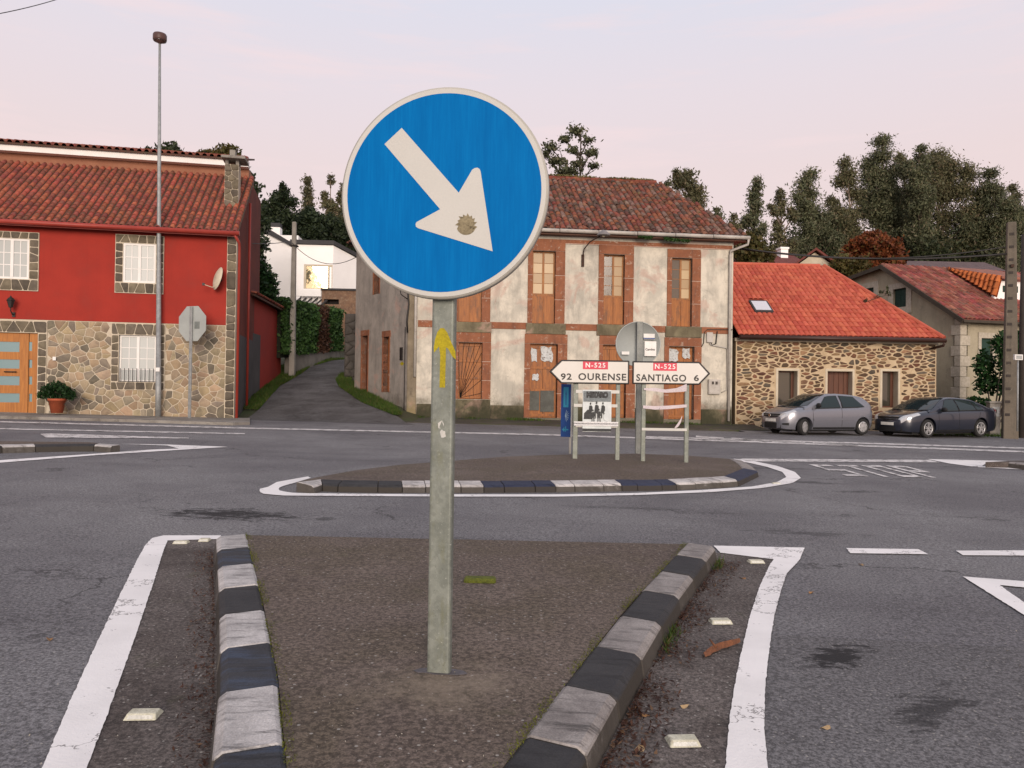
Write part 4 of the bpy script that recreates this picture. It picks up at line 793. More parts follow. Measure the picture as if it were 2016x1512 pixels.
# left hip slope, its tiles too
hv = (BK0 - A0); Uh = -hv.normalized(); mid_ = A0 + hv * .5; Wh = (R0 - BK0) - Uh * (R0 - BK0).dot(Uh); SLh = Wh.length; Wh = Wh.normalized(); Lh = hv.length; pr0 = (R0 - BK0).dot(Uh)
lay(rfd, BK0, Uh, Wh, int(Lh / pt), int(SLh / .3), pt, .3, lambda u_, v_: pr0 * v_ / SLh <= u_ <= Lh + (pr0 - Lh) * v_ / SLh, tile_mesh('roof_tile', M_oldtile[0], .185, .4, .07), M_oldtile, 0, .014, .012)
m = MB()
for i in range(int((xr - xl) / .36)): x = xl + .36 * i; m.tube([(x, RD, zR + .02), (x + .4, RD, zR + .05)], [.12, .1], 8, False)
m.build('ridge_tiles', M_oldtile[2], rfd, kind='stuff')
xl_old, xr_old, RD_old, zR_old = xl, xr, RD, zR
M_gutw = pm('grey_white_gutter', (.50, .47, .43), (.40, .37, .33), scale=3, rough=.5, dirt=((.15, .12, .1), 6, .55, .7, .5), bump=.05)
gt = None; m = MB(); m.box(-.3, ex, -.36, -.02, zE - .1, zE - .02); m.build('soffit', M_brownwood, old)
for i in range(9):
    x0_, x1_ = -.35 + (ex + .4) * i / 9, -.35 + (ex + .4) * (i + 1) / 9 - .025; MB().tube([(x0_, -.46, zE + .02), (x1_, -.46, zE + .015)], .072, 8).build('gutter_length', M_gutw, old)
x = DF.at(1437, 600, -.1)[0]; m = MB(); m.tube([(ex - .02, -.46, zE - .02), (ex - .04, -.44, zE - .22), (x, -.12, zE - .42), (x, -.1, zE - .6), (x, -.1, DO.z - .05)], .05, 8); m.build('downpipe', M_gutw, old)
x = DF.at(818, 640, -.05)[0]; m = MB(); m.tube([(x, -.12, zE), (x, -.12, DF.at(818, 742)[1])], .05, 8); m.build('downpipe', M_gutw, old)
# ivy weeds rooted in the gutter come with the plants; cables, boxes and the wall lamp hang on the front
r_ = DF.rect(1393, 747, 1416, 776); P = DF.w((r_[0] + r_[1]) / 2, 0, r_[2]); mb_ = thing('meter_box', 'pale grey electricity meter box on the derelict front wall', 'meter box', P, DA); hw = (r_[1] - r_[0]) / 2; hh = r_[3] - r_[2]
MB().box(-hw, hw, -.12, -.001, 0, hh).build('box', M_gutw, mb_, bevel=.01)
for sx in (-.5, .12): MB().box(sx * hw, sx * hw + .4 * hw, -.126, -.118, hh * .66, hh * .86).build('meter_window', M_dark, mb_)
MB().box(-hw + .03, hw - .03, -.128, -.119, .05, hh * .6).build('door', M_gutw, mb_, bevel=.004)
P = DF.w(DF.at(1396, 665)[0], 0, DF.at(1396, 665)[1]); jb = thing('junction_box', 'grey junction box with looped black cables near the downpipe', 'junction box', P, DA); MB().box(-.12, .12, -.09, -.001, -.18, .2).build('box', M_gutw, jb, bevel=.008)
m = MB(); m.tube([(-.3, -.03, -.35), (-.22, -.03, -.2), (-.2, -.04, .2), (-.1, -.05, .3), (.9, -.04, .32)], .016, 6); m.tube([(.3, -.04, .25), (.25, -.05, -.22), (.1, -.06, -.28), (.06, -.06, -.2)], .022, 6); m.build('cable', M_iron, jb)
m = MB(); m.tube([(0, -.05, -.2), (.08, -.05, -.28), (.62, -.05, -.36), (.7, -.05, -.42), (.7, -.05, -1.95), (.5, -.05, -2.05)], .022, 6); m.build('conduit', M_gutw, jb)
P = DF.w(DF.at(1147, 508)[0], -.02, DF.at(1147, 508)[1]); wlp = thing('wall_lamp', 'rusty street lamp on a curved arm on the derelict facade', 'street lamp', P, DA); M_rust = pm('rusty_iron', (.07, .035, .022), (.045, .028, .022), scale=12, rough=.8)
m = MB(); m.box(-.05, .05, -.05, .02, -.32, .12); m.tube([(0, -.05, .05), (.02, -.1, .3), (.15, -.5, .5), (.4, -1.0, .62)], .022, 6); m.build('arm', M_rust, wlp)
m = MB(); m.lathe([(.02, .16), (.12, .1), (.24, -.02), (.25, -.05), (.2, -.03), (.02, .1)], (.5, -1.15, .66), 14); m.build('shade', pm('zinc', (.22, .2, .2), (.16, .15, .15), rough=.5), wlp); MB().lathe([(.01, -.1), (.05, -.08), (.06, -.02), (.02, .05)], (.5, -1.15, .66), 10).build('bulb', M_cream, wlp)
m = MB(); cc = DF.at(793, 600); m.tube([(.05, -.1, zE - .3), (-.02, -.13, cc[1] + .6), (.03, -.12, cc[1]), (-.03, -.12, cc[1] - .6), (.0, -.12, cc[1] - 1.0)], .03, 6); m.tube([(-.02, -.12, cc[1] + .2), (-.25, -.15, cc[1] + .35), (-.3, -.1, cc[1] + .6)], .02, 5); m.tube([(-.09, -.07, cc[1] - .8), (-.09, -.07, zB + .6)], .016, 5)
cb = m.build('cable_bundle', M_iron); cb.matrix_world = M.Translation((DO.x, DO.y, 0)) @ M.Rotation(DA, 4, 'Z'); tag(cb, 'black cable bundle running down the left corner of the derelict house', 'cable')
# dark ruined stub of wall beyond the side wall
E1 = dp(698, 764, 33.5); P = V((E1.x - .35, E1.y + .4, 0)); rw = thing('ruined_wall', 'dark overgrown stub of stone wall behind the derelict house', 'wall', P, DA); mt_ = pm('dark_rubble', (.08, .07, .062), (.05, .045, .04), scale=3, bump=.8, bscale=8)
zt1 = dp(690, 617, 33.8).z; mw_ = MB().box(-.2, .6, 0, 3, 1, zt1).build('wall', mt_, rw, bevel=.05); stones(mw_, cells(-.19, .55, 1.2, zt1, .35, (), 1.2, .8, random.Random(3)), .03, 0, .05, mt_, 60, 4)

# ---------------------------------------------------------------- the stone house
TO = dp(1447, 836, 29.35); TA = rad(2.6); sh = thing('stone_house', 'low rubble stone house with bright orange tiled roof and skylight', 'house', (TO.x, TO.y, 0), TA); TF = Fac(TO, TA)
TL_ = TF.at(1843, 760)[0]; zE = TF.at(1640, 668)[1]; zB = TO.z - .5
ops = [TF.rect(1531, 729, 1571, 802), TF.rect(1628, 730, 1679, 826), TF.rect(1736, 730, 1769, 815)]
ops[0] = (*ops[0][:2], TF.at(1550, 800)[1], ops[0][3]); ops[2] = (*ops[2][:2], ops[0][2], ops[2][3]); ops[1] = (*ops[1][:2], TO.z - .1, ops[1][3])
M_mort2 = pm('cream_mortar', (.56, .44, .29), (.46, .35, .22), scale=3, rough=.95, bump=.5, bscale=20, dirt=((.34, .25, .16), 5, .5, .68, .6))
m = MB(); holes_wall(m, 0, TL_, zB, zE, 0, .5, ops); wl2 = m.build('front_wall', M_mort2, sh)
M_rub = [pm('brown_rubble', (.15, .088, .05), (.09, .055, .034), scale=7, rnd=.4, hue=.03, bump=.6, bscale=25), pm('ochre_rubble', (.28, .18, .095), (.2, .12, .065), scale=7, rnd=.35, hue=.03, bump=.6, bscale=25), pm('grey_rubble', (.13, .105, .075), (.085, .066, .05), scale=7, rnd=.35, bump=.6, bscale=25), pm('red_rubble', (.19, .085, .045), (.12, .058, .035), scale=7, rnd=.35, hue=.02, bump=.6, bscale=25)]
pad = [(a - .1, b + .08, c - .05, d + .1) for a, b, c, d in ops]
P_ = cells(0.02, TL_ - .01, zB + .35, zE - .12, .185, pad, 2.3, 1.25, random.Random(21)); rs = random.Random(8); P_ = [p for p in P_ if rs.random() > .1]; stones(wl2, P_, .07, 0, .016, M_rub, 300, 22, .13, .14)
for a, b, c, d in ops:
    m = MB(); holes_wall(m, a - .07, b + .05, c, d + .07, -.012, .02, [(a, b, c - .01, d)]); m.box(a + .001, a + .02, .0, .48, c, d); m.box(b - .02, b - .001, .0, .48, c, d); m.box(a + .02, b - .02, 0, .48, d - .02, d - .001); m.build('plaster_reveal', M_cream, sh)
for op in (ops[0], ops[2]):
    a, b, c, d = op; m = MB(); holes_wall(m, a + .02, b - .02, c, d - .02, .36, .43, [(a + .07, b - .13, c + .06, d - .08)]); o = m.build('window', M_brownwood, sh); MB().box(a + .07, b - .13, .39, .4, c + .06, d - .08).build('pane', glass('dim_window_glass', (.05, .045, .035), .06, .9), o)
a, b, c, d = ops[1]; m = MB(); m.box(a + .02, b - .02, .34, .37, c, d - .02); o = m.build('door', M_brownwood, sh)
for i in range(5): MB().box(a + .03 + (b - a - .06) * i / 5 + .005, a + .03 + (b - a - .06) * (i + 1) / 5 - .005, .32, .338, c + .02, d - .03).build('plank', M_brownwood, o, bevel=.004)
MB().box(b - .16, b - .1, .28, .318, c + 1.0, c + 1.25).build('lock_plate', M_iron, o)
MB().box(TL_ - .5, TL_ - .002, .505, 9, zB, zE + .1).build('side_wall', M_mort2, sh); MB().box(.0, TL_ - .3, 8.6, 9, zB, zE + .1).build('back_wall', M_mort2, sh)
MB().box(-.05, TL_ + .08, -.06, .1, zE - .13, zE - .01).build('cornice', M_cream, sh)
RD = 4.7; zR = TF.at(1530, 523, RD)[1]; xr = TF.at(1622, 527, RD)[0]; xl = -.55; ex = TF.at(1858, 672, -.4)[0]; E0 = V((-.02, -.36, zE + .08)); W = V((0, RD + .36, zR - E0.z)); SLs = W.length; W = W.normalized()
A1, R1, R0, BK1, BK0 = V((ex, E0.y, E0.z)), V((xr, RD, zR)), V((-.02, RD, zR)), V((ex, 9.6, E0.z)), V((-.02, 9.6, E0.z))
m = MB(); m.add([E0, A1, R1, R0, BK1, BK0], [(0, 1, 2, 3), (1, 4, 2), (4, 5, 3, 2)]); m.add([v_ - V((0, 0, .06)) for v_ in (E0, A1, BK1, BK0)], [(3, 2, 1, 0)])
M_newtile = [pm('orange_tile', (.50, .12, .07), (.44, .10, .06), scale=1.2, rnd=.07, hue=.008, rough=.75), pm('orange_tile_deep', (.42, .084, .05), (.37, .072, .044), scale=1.2, rnd=.07, hue=.008, rough=.75)]
rfs = m.build('roof', pm('orange_pan', (.25, .05, .027), (.2, .042, .024), scale=4), sh); pt = .2; nr = 17
sk = [TF.at(*q, 1.8) for q in ((1474, 596), (1508, 595), (1534, 616), (1500, 617))]
def pl(px_, py_):                                            # sight line to the roof plane, in roof coordinates
    d = ray(px_, py_); Nn = V((1, 0, 0)).cross(W); d2 = V((d.dot(TF.u), d.dot(TF.n), d.z)); c2 = CAM - TF.O; c2 = V((c2.dot(TF.u), c2.dot(TF.n), c2.z)); t_ = (E0 - c2).dot(Nn) / d2.dot(Nn); q = c2 + d2 * t_ - E0; return q.x, q.dot(W)
ska, skb = pl(1490, 597), pl(1517, 616); su0, su1, sv0, sv1 = pl(1476, 597)[0], pl(1507, 597)[0], skb[1], ska[1]
lay(rfs, E0, V((1, 0, 0)), W, int((ex + .1) / pt), nr, pt, SLs / nr, lambda u_, v_: u_ <= ex + .02 + (R1.x - ex) * v_ / SLs and not (su0 - .05 < u_ < su1 + .05 and sv0 - .25 < v_ < sv1 - .02), tile_mesh('roof_tile', M_newtile[0], .2, SLs / nr * 1.16, .05), M_newtile, 300, .002, .014)
N_ = V((1, 0, 0)).cross(W)
def onroof(u_, v_, h): return E0 + V((1, 0, 0)) * u_ + W * v_ + N_ * h
m = MB(); m.prism([onroof(su0 - .05, sv0 - .05, .0), onroof(su1 + .05, sv0 - .05, .0), onroof(su1 + .05, sv1 + .05, .0), onroof(su0 - .05, sv1 + .05, .0)], N_ * .11); skl = m.build('skylight', M_slate, sh)
m = MB(); m.prism([onroof(su0 + .02, sv0 + .03, .112), onroof(su1 - .02, sv0 + .03, .112), onroof(su1 - .02, sv1 - .03, .112), onroof(su0 + .02, sv1 - .03, .112)], N_ * .01); t_ = glass('skylight_glass', (.55, .55, .6), .1, .5); m.build('pane', t_, skl)
m = MB()
for i in range(int(xr / .38)): m.tube([(.38 * i, RD, zR + .02), (.38 * i + .42, RD, zR + .04)], [.1, .085], 8, False)
hd = (A1 - R1); nh = int(hd.length / .38)
for i in range(nh): p = R1 + hd * (i / nh); m.tube([p + hd * (1.1 / nh) + V((0, 0, .03)), p + V((0, 0, .05))], [.1, .085], 8, False)
m.build('ridge_tiles', M_newtile[0], rfs, kind='stuff')
M_gutb = pm('brown_gutter', (.05, .02, .014), (.04, .018, .013), rough=.45, bump=.05); m = MB(); m.tube([(0, -.44, zE + .0), (ex + .05, -.44, zE - .01)], .085, 10); m.tube([(ex + .0, -.44, zE - .02), (ex - .02, -.42, zE - .2), (ex - .3, -.1, zE - .3)], .05, 8); m.build('gutter', M_gutb, sh)

# ---------------------------------------------------------------- the grey house and roofs behind
GC = dp(1890, 780, 35.0); gd = rad(-76); gh = thing('grey_house', 'grey rendered house with weathered red roof and green shutters behind the stone house', 'house', (GC.x, GC.y, 0), gd)
GFc = Fac(GC, gd); zE = GFc.at(1893, 618)[1]; zA = GFc.at(1744, 524)[1]; xA = GFc.at(1744, 524)[0]; GL = xA - 6; zL = zA - .1 * 6
M_ghouse = plaster('olive_grey_render', (.36, .32, .235), (.31, .275, .2), (.24, .215, .16), (.15, .135, .1)); M_quoin = pm('pale_granite', (.50, .45, .37), (.38, .34, .27), scale=8, bump=.5)
gw2 = GFc.rect(1759, 568, 1785, 605); gs2 = GFc.rect(1750, 557, 1795, 618); gw1 = GFc.rect(1695, 568, 1721, 602); gs1 = GFc.rect(1685, 557, 1730, 615)
m = MB(); holes_wall(m, GL, 0, -.3, zE, 0, .4, [gw2, gw1] if gw2[3] < zE else []); 
if gw2[3] >= zE: holes_wall(m, GL, 0, zE, max(gs2[3], gs1[3]) + .02, 0, .4, [gw2, gw1]) if 0 else None
zz = max(gw2[3], gw1[3]) + .12; m = MB(); holes_wall(m, GL, 0, -.3, min(zE, gw2[2] - .01), 0, .4, []); xt = xA * (1 - 0) ; 
f_ = (zz - zE) / (zA - zE); xz = xA * f_                      # where the right slope reaches the windows' heads
zlo = min(zE, gw2[2] - .01); m = MB(); holes_wall(m, GL, 0, -.3, zlo, 0, .4, []); m.add([], [])
holes_wall(m, GL, min(xz, gs2[1] + .05), zlo, zz, 0, .4, [gw2, gw1]); xk = min(xz, gs2[1] + .05)
m.prism([(xk, 0, zlo), (0, 0, zlo), (0, 0, zE), (xk, 0, zE + (zA - zE) * xk / xA)], (0, .4, 0)); m.prism([(GL, 0, zz), (xk, 0, zz), (xk, 0, max(zz + .001, zE + (zA - zE) * xk / xA)), (xA, 0, zA), (GL, 0, max(zL, zz + .01))], (0, .4, 0)); m.build('gable_wall', M_ghouse, gh)
M_shut = pm('green_shutter', (.02, .055, .04), (.015, .042, .032), rough=.6)
for wi, si in ((gw2, gs2), (gw1, gs1)):
    m = MB(); holes_wall(m, *si, -.04, .05, [wi]); m.build('window_surround', M_quoin, gh); m = MB(); m.box(*wi[:2], .1, .14, *wi[2:]); o = m.build('shutter', M_shut, gh)
    m = MB(); xm = (wi[0] + wi[1]) / 2
    for k in range(12): z = wi[2] + (wi[3] - wi[2]) * (k + .5) / 12; m.box(wi[0] + .05, xm - .04, .07, .098, z - .03, z + .02); m.box(xm + .04, wi[1] - .05, .07, .098, z - .03, z + .02)
    m.build('louvres', M_shut, o)
dpth = 12.0; lw_ = dp(1941, 690, 36.2) - V((GC.x, GC.y, 0)); eave_d = 12
EF = Fac(GC, gd + rad(90)); ew = EF.rect(1931, 666, 1953, 715); es = EF.rect(1925, 655, 1958, 722); rot90 = M.Rotation(rad(90), 4, 'Z')
m = MB(); holes_wall(m, 0, dpth, -.3, zE, 0, .4, [ew]); place(m.mesh('eave_wall', M_ghouse), 'eave_wall', gh, rot90)
m = MB(); holes_wall(m, *es, -.04, .05, [ew]); place(m.mesh('window_surround', M_quoin), 'window_surround', gh, rot90); place(MB().box(*ew[:2], .1, .14, *ew[2:]).mesh('shutter', M_shut), 'shutter', gh, rot90)
m = MB(); nq = 11
q_ = None
for k in range(nq): z0, z1 = -.1 + (zE + .1) * k / nq, -.1 + (zE + .1) * (k + 1) / nq - .015; l1, l2 = (.5, .3) if k % 2 else (.3, .5); MB().box(-l1, .05, -.05, l2, z0, z1).build('quoin_stone', M_quoin, gh, bevel=.01)
M_gtile = [pm('weathered_red_tile', (.235, .06, .042), (.16, .048, .038), scale=1.6, rnd=.3, hue=.03, dirt=((.09, .07, .05), 2.0, .48, .64, .7)), pm('faded_tile', (.28, .1, .075), (.2, .07, .055), scale=1.6, rnd=.3, hue=.03, dirt=((.07, .05, .04), 2.4, .5, .64, .7))]
ov = .45; U = V((0, 1, 0)); P0 = V((.45, -.3, zE - .28)); top = V((xA, -.3, zA + .06)); Wg = (top - P0); SLg = Wg.length; Wg = Wg.normalized(); LGT = dpth + .6
m = MB(); m.prism([P0, P0 + U * LGT, top + U * LGT, top], (0, 0, -.12)); m.prism([top, top + U * LGT, V((GL - .4, -.3 + LGT, zL - .05)), V((GL - .4, -.3, zL - .05))], (0, 0, -.12)); rg = m.build('roof', M_gtile[0], gh)
lay(rg, P0, U, Wg, int(LGT / .24), 14, .24, SLg / 14, lambda u_, v_: True, tile_mesh('roof_tile', M_gtile[0], .215, SLg / 14 * 1.25, .07), M_gtile, 0, .012, .012)
M_verge = pm('dark_verge', (.07, .055, .04), (.05, .04, .03)); m = MB(); m.beam(top + V((0, -.02, -.1)), P0 + V((0, -.02, -.1)), .06, .2); m.beam(top + V((0, -.02, -.1)), V((GL - .4, -.32, zL - .15)), .06, .2); m.box(.38, .5, -.3, LGT - .3, zE - .42, zE - .3); m.build('verge_board', M_verge, gh)
# dormer: orange side slope, pale cheek, green window
Ng = U.cross(Wg)
def onr(px_, py_, h=0.0):                                    # sight line to the grey house's roof plane, in its own frame
    d = ray(px_, py_); d2 = V((d.dot(GFc.u), d.dot(GFc.n), d.z)); c2 = CAM - GFc.O; c2 = V((c2.dot(GFc.u), c2.dot(GFc.n), c2.z)); t_ = (P0 + Ng * h - c2).dot(Ng) / d2.dot(Ng); return c2 + d2 * t_
def onx(px_, py_, x):
    d = ray(px_, py_); d2 = V((d.dot(GFc.u), d.dot(GFc.n), d.z)); c2 = CAM - GFc.O; c2 = V((c2.dot(GFc.u), c2.dot(GFc.n), c2.z)); return c2 + d2 * ((x - c2.x) / d2.x)
V1, V2 = onr(1866, 530, .08), onr(1956, 588, .04); V3 = onx(1966, 547, V2.x + .1); V4 = onx(1958, 553, V2.x)
dw = 2.6; m = MB(); m.prism([V2, V2 + V((0, dw, 0)), V((V2.x, V2.y + dw, V3.z - .12)), V((V2.x, V3.y, V3.z - .12))], (-.15, 0, 0)); m.build('dormer', M_whouse, gh); dm_ = [c for c in gh.children if c.name.startswith('dormer')][0]
MB().box(V2.x + .002, V2.x + .03, V3.y + .35, V3.y + 1.25, V2.z + .35, V3.z - .35).build('shutter', M_shut, dm_)
m = MB(); m.prism([V3 + V((.25, -.05, -.06)), V3 + V((.25, dw, -.06)), V((V1.x, V3.y + dw, V1.z + .02)), V((V1.x, V3.y - .05, V1.z + .02))], (0, 0, .1)); m.build('dormer_roof', M_gtile[1], dm_)
M_orange = [pm('bright_orange_tile', (.52, .16, .045), (.44, .12, .038), scale=3, rnd=.18)]
m = MB(); m.add([V2 + V((.2, 0, .02)), V3 + V((.22, 0, 0)), V1 + V((0, .3, .05)), V1], [(0, 1, 2, 3)]); hip = m.build('hip_slope', M_orange[0], dm_)
m = MB(); nt_ = 12
for k in range(nt_):
    f = (k + .5) / nt_; a = V1.lerp(V2 + V((.2, 0, .03)), f); b = V1.lerp(V3 + V((.22, 0, .03)), f); up = V((-.02, -.04, .05)); n_ = max(2, int((b - a).length / .3))
    for q in range(n_): m.tube([a.lerp(b, q / n_) + up * 1.3, a.lerp(b, min(1, (q + 1.1) / n_)) + up * .8], [.125, .105], 7, False)
m.build('roof_tiles', M_orange[0], hip, kind='stuff')

def farhouse(name, label, P, ang, wd, dp_, zb_, ze_, zr_, wall, roofm, gable=True, ridge='x'):
    t_ = thing(name, label, 'house', (P[0], P[1], 0), ang); m_ = MB(); m_.box(-wd / 2, wd / 2, 0, dp_, zb_, ze_)
    if ridge == 'y': m_.prism([(-wd / 2, 0, ze_), (wd / 2, 0, ze_), (0, 0, zr_ - .1)], (0, dp_, 0))
    m_.build('wall', wall, t_); m_ = MB(); e = .4
    if ridge == 'y':
        m_.prism([(-wd / 2 - e, -e, ze_ - .2), (0, -e, zr_), (0, dp_ + e, zr_), (-wd / 2 - e, dp_ + e, ze_ - .2)], (0, 0, .16)); m_.prism([(0, -e, zr_), (wd / 2 + e, -e, ze_ - .2), (wd / 2 + e, dp_ + e, ze_ - .2), (0, dp_ + e, zr_)], (0, 0, .16))
    else:
        m_.prism([(-wd / 2 - e, -e, ze_ - .1), (wd / 2 + e, -e, ze_ - .1), (wd / 2 + e, dp_ / 2, zr_), (-wd / 2 - e, dp_ / 2, zr_)], (0, 0, .16)); m_.prism([(-wd / 2 - e, dp_ / 2, zr_), (wd / 2 + e, dp_ / 2, zr_), (wd / 2 + e, dp_ + e, ze_ - .1), (-wd / 2 - e, dp_ + e, ze_ - .1)], (0, 0, .16))
    r_ = m_.build('roof', roofm, t_); return t_, r_
M_fartile = pm('far_red_tile', (.17, .045, .035), (.12, .036, .03), scale=2.5, bump=.8, bscale=10, grain=.3, gscale=20); M_purp = pm('purple_grey_tile', (.14, .095, .095), (.1, .07, .07), scale=2, bump=.8, bscale=9, grain=.3, gscale=14)
Pz = dp(1604, 528, 52); ca = dp(1604, 494, 52).z; ce = dp(1570, 518, 52).z; farhouse('cream_house', 'small cream gabled house with red roof below the orange tree', Pz, rad(-8), 3.6, 8, 0, ce - .6, ca, M_cream, M_fartile, ridge='y')
Pz = dp(1520, 540, 56); t2, r2 = farhouse('red_roofed_house', 'far house with dull red roof and white chimney', Pz, rad(6), 4.6, 7, 0, dp(1520, 523, 56).z, dp(1520, 494, 59).z, M_cream, M_fartile); q = dp(1549, 515, 57.5); m = MB(); m.box(q.x - t2.location.x - .28, q.x - t2.location.x + .28, 1.4, 2.1, q.z - .6, q.z + .95); m.box(q.x - t2.location.x - .34, q.x - t2.location.x + .34, 1.35, 2.15, q.z + .953, q.z + 1.1); m.build('chimney', M_whouse, t2)
Pz = dp(1840, 560, 58); farhouse('long_roofed_building', 'long low building with purple-grey roof behind the grey house', Pz, rad(2), 12.2, 8, 0, dp(1840, 545, 58).z, dp(1840, 518, 62).z, M_ghouse, M_purp)
# ================================================================ signs and street furniture
def galv(name, c1=(.235, .255, .225), c2=(.155, .172, .15), moss=.5):
    t = NT(name); p = t.obj(); vo = t.n('ShaderNodeTexVoronoi', {'Vector': p, 'Scale': 60.0}).outputs['Color']; sp = t.n('ShaderNodeSeparateColor', {0: vo}).outputs[0]
    col = t.mix(t.step(t.noise(p, 6, 6, .7, .3), .35, .65), c1, c2); col = t.mix(t.math('MULTIPLY', sp, .35), col, tuple(x * .6 for x in c2))
    m = t.step(t.noise(t.map(p, (8, 8, 2.5)), 2.2, 7, .75), .5, .68); col = t.mix(t.math('MULTIPLY', m, moss), col, (.15, .155, .085))
    col = t.mix(t.math('MULTIPLY', t.step(t.noise(p, 70, 3, .7), .62, .72), .6), col, (.5, .5, .46)); col = t.mix(t.math('MULTIPLY', t.step(t.noise(p, 90, 3, .7, .5), .66, .72), .7), col, (.05, .05, .045))
    t.bump(t.noise(p, 80, 4, .7), .2, .003); return t.done(col, .55, .25, .5)
M_galv = galv('galvanised_mossy'); M_steel = galv('galvanised_steel', (.34, .35, .35), (.24, .25, .25), .12)
M_panelw = pm('panel_white', (.60, .58, .54), (.56, .54, .50), scale=1.5, rough=.4, grain=.04, bump=.02)
M_signw = pm('sign_white', (.51, .505, .475), (.475, .47, .44), scale=1.5, rough=.4, grain=.04, bump=.02, streak=.12, streak_c=(.45, .43, .38))
M_rim = pm('sign_rim', (.44, .425, .38), (.38, .365, .32), scale=4, rough=.45, grain=.08, bump=.03)
def bluemat():
    t = NT('sign_blue'); p = t.obj(); s_ = t.noise(t.map(p, (80, 80, 3.5)), 1.3, 5, .7, .15); col = t.mix(t.step(s_, .3, .75), (.0003, .122, .375), (.0012, .15, .425))
    col = t.mix(t.math('MULTIPLY', t.step(t.noise(t.map(p, (9, 9, 1.6)), 1.2, 4, .6), .4, .7), .45), col, (.0003, .098, .32)); t.bump(s_, .03, .002); return t.done(col, .6, 0, .04)
M_blue = bluemat(); M_back = pm('sign_back', (.36, .385, .37), (.31, .33, .32), scale=2, rough=.5, grain=.08, bump=.04); M_black = pm('sign_black', (.012, .011, .011), (.016, .014, .014), rough=.45, grain=0, bump=0); M_redp = pm('road_number_red', (.56, .012, .05), (.48, .012, .045), rough=.4, grain=0, bump=0); M_wtext = pm('white_lettering', (.78, .77, .74), rough=.45, grain=0, bump=0)
def rpost(w_, d_, z0, z1, r=.012):
    m_ = MB(); pts = []
    for (sx, sy) in ((1, -1), (1, 1), (-1, 1), (-1, -1)):
        a0 = {(1, -1): -90, (1, 1): 0, (-1, 1): 90, (-1, -1): 180}[(sx, sy)]
        for k in range(4): a_ = rad(a0 + 30 * k); pts.append((sx * (w_ / 2 - r) + r * math.cos(a_), sy * (d_ / 2 - r) + r * math.sin(a_), z0))
    m_.prism(pts, (0, 0, z1 - z0)); return m_
# ---- blue keep-right sign
SY = 3.3; P = gp(865, 1322, .115); dn = thing('direction_sign', 'round blue sign with white diagonal arrow on a post, nearest the camera', 'road sign', P, rad(-9))
top = dp(880, 380, P.y + .03); lean = M.Shear('XY', 4, (0, 0)) if False else None; hz = top.z - P.z; lx = (top.x - P.x)
post = rpost(.1, .055, -.05, hz + .3); pm_ = post.mesh('post', M_galv)
for v_ in pm_.vertices: v_.co.x += lx * v_.co.z / hz
place(pm_, 'post', dn)
ctr = V((lx + dp(881, 380, 3.24).x - dp(880, 380, 3.24).x, -.075, dp(881, 380, P.y - .07).z - P.z)); R_ = .45; k_ = 3.28 / F
m = MB(); m.lathe([(R_ - .012, .0), (R_ - .002, .004), (R_, .012), (R_, .034), (R_ - .014, .038), (R_ - .016, .016), (0, .014)], (ctr.x, ctr.y + .0, ctr.z), 96, 'y', True, False)
me = m.mesh('rim', M_rim); me.transform(M.Translation(ctr) @ M.Diagonal((1, -1, 1, 1)) @ M.Translation(-ctr)); me.flip_normals(); plate = place(me, 'sign_plate', dn)
def disc(r0, r1, y, n=96):
    m_ = MB(); vs = [(ctr.x + r * math.cos(2 * math.pi * k / n), ctr.y + y, ctr.z + r * math.sin(2 * math.pi * k / n)) for r in (r0, r1) for k in range(n)]
    if r0 == 0: m_.add(vs[n:], [tuple(range(n))])
    else: m_.add(vs, [(k, (k + 1) % n, n + (k + 1) % n, n + k) for k in range(n)])
    return m_
disc(.42, R_ - .01, -.0008).build('white_border', M_signw, dn); disc(0, .4205, -.0016).build('blue_disc', M_blue, dn)
kx, kz = 456.0, 457.0
def sp(px_, py_, y): return (ctr.x + (px_ - 881) / kx, ctr.y + y, ctr.z - (py_ - 381) / kz)
ap = [(763.5, 283), (797.9, 252.6), (913.2, 382.2), (939, 338.5), (944, 335.6), (949, 335), (953.7, 338), (955.5, 343), (981, 496), (834, 449), (829.5, 446), (828.5, 441), (830.5, 437), (877, 413.2)]
m = MB(); m.add([sp(*q, -.0026) for q in ap], [tuple(range(len(ap)))]); m.build('arrow', M_signw, dn)
sc_ = [(910, 446)]; rs = random.Random(2)
spk = []
for i in range(9):
    a = rad(190 - 200 * i / 8); spk += [(929 + 15.5 * math.cos(a), 443 - 15.5 * math.sin(a)), (929 + (20.5 + rs.uniform(-2, 2)) * math.cos(a - .1), 443 - (20.5 + rs.uniform(-2, 2)) * math.sin(a - .1))]
for i in range(1, 10): a = rad(-4 - 172 * i / 10); spk.append((929 + 19.5 * math.cos(a), 445 - 19 * math.sin(a)))
m = MB(); m.add([sp(*q, -.0034) for q in spk], [tuple(range(len(spk)))]); m.build('worn_sticker', pm('peeled_sticker', (.30, .255, .16), (.20, .165, .10), scale=22, rough=.8, dirt=((.05, .04, .025), 30, .55, .65, .8), grain=.3), dn)
m = MB(); m.box(lx - .12, lx + .12, -.03, -.026, ctr.z - .3, ctr.z - .26); m.box(lx - .12, lx + .12, -.03, -.026, ctr.z + .22, ctr.z + .26)
for zz in (-.28, .24): m.tube([(lx - .035, ctr.y + .002, ctr.z + zz), (lx - .035, -.02, ctr.z + zz)], .008, 6)
m.build('clamp', M_steel, dn)
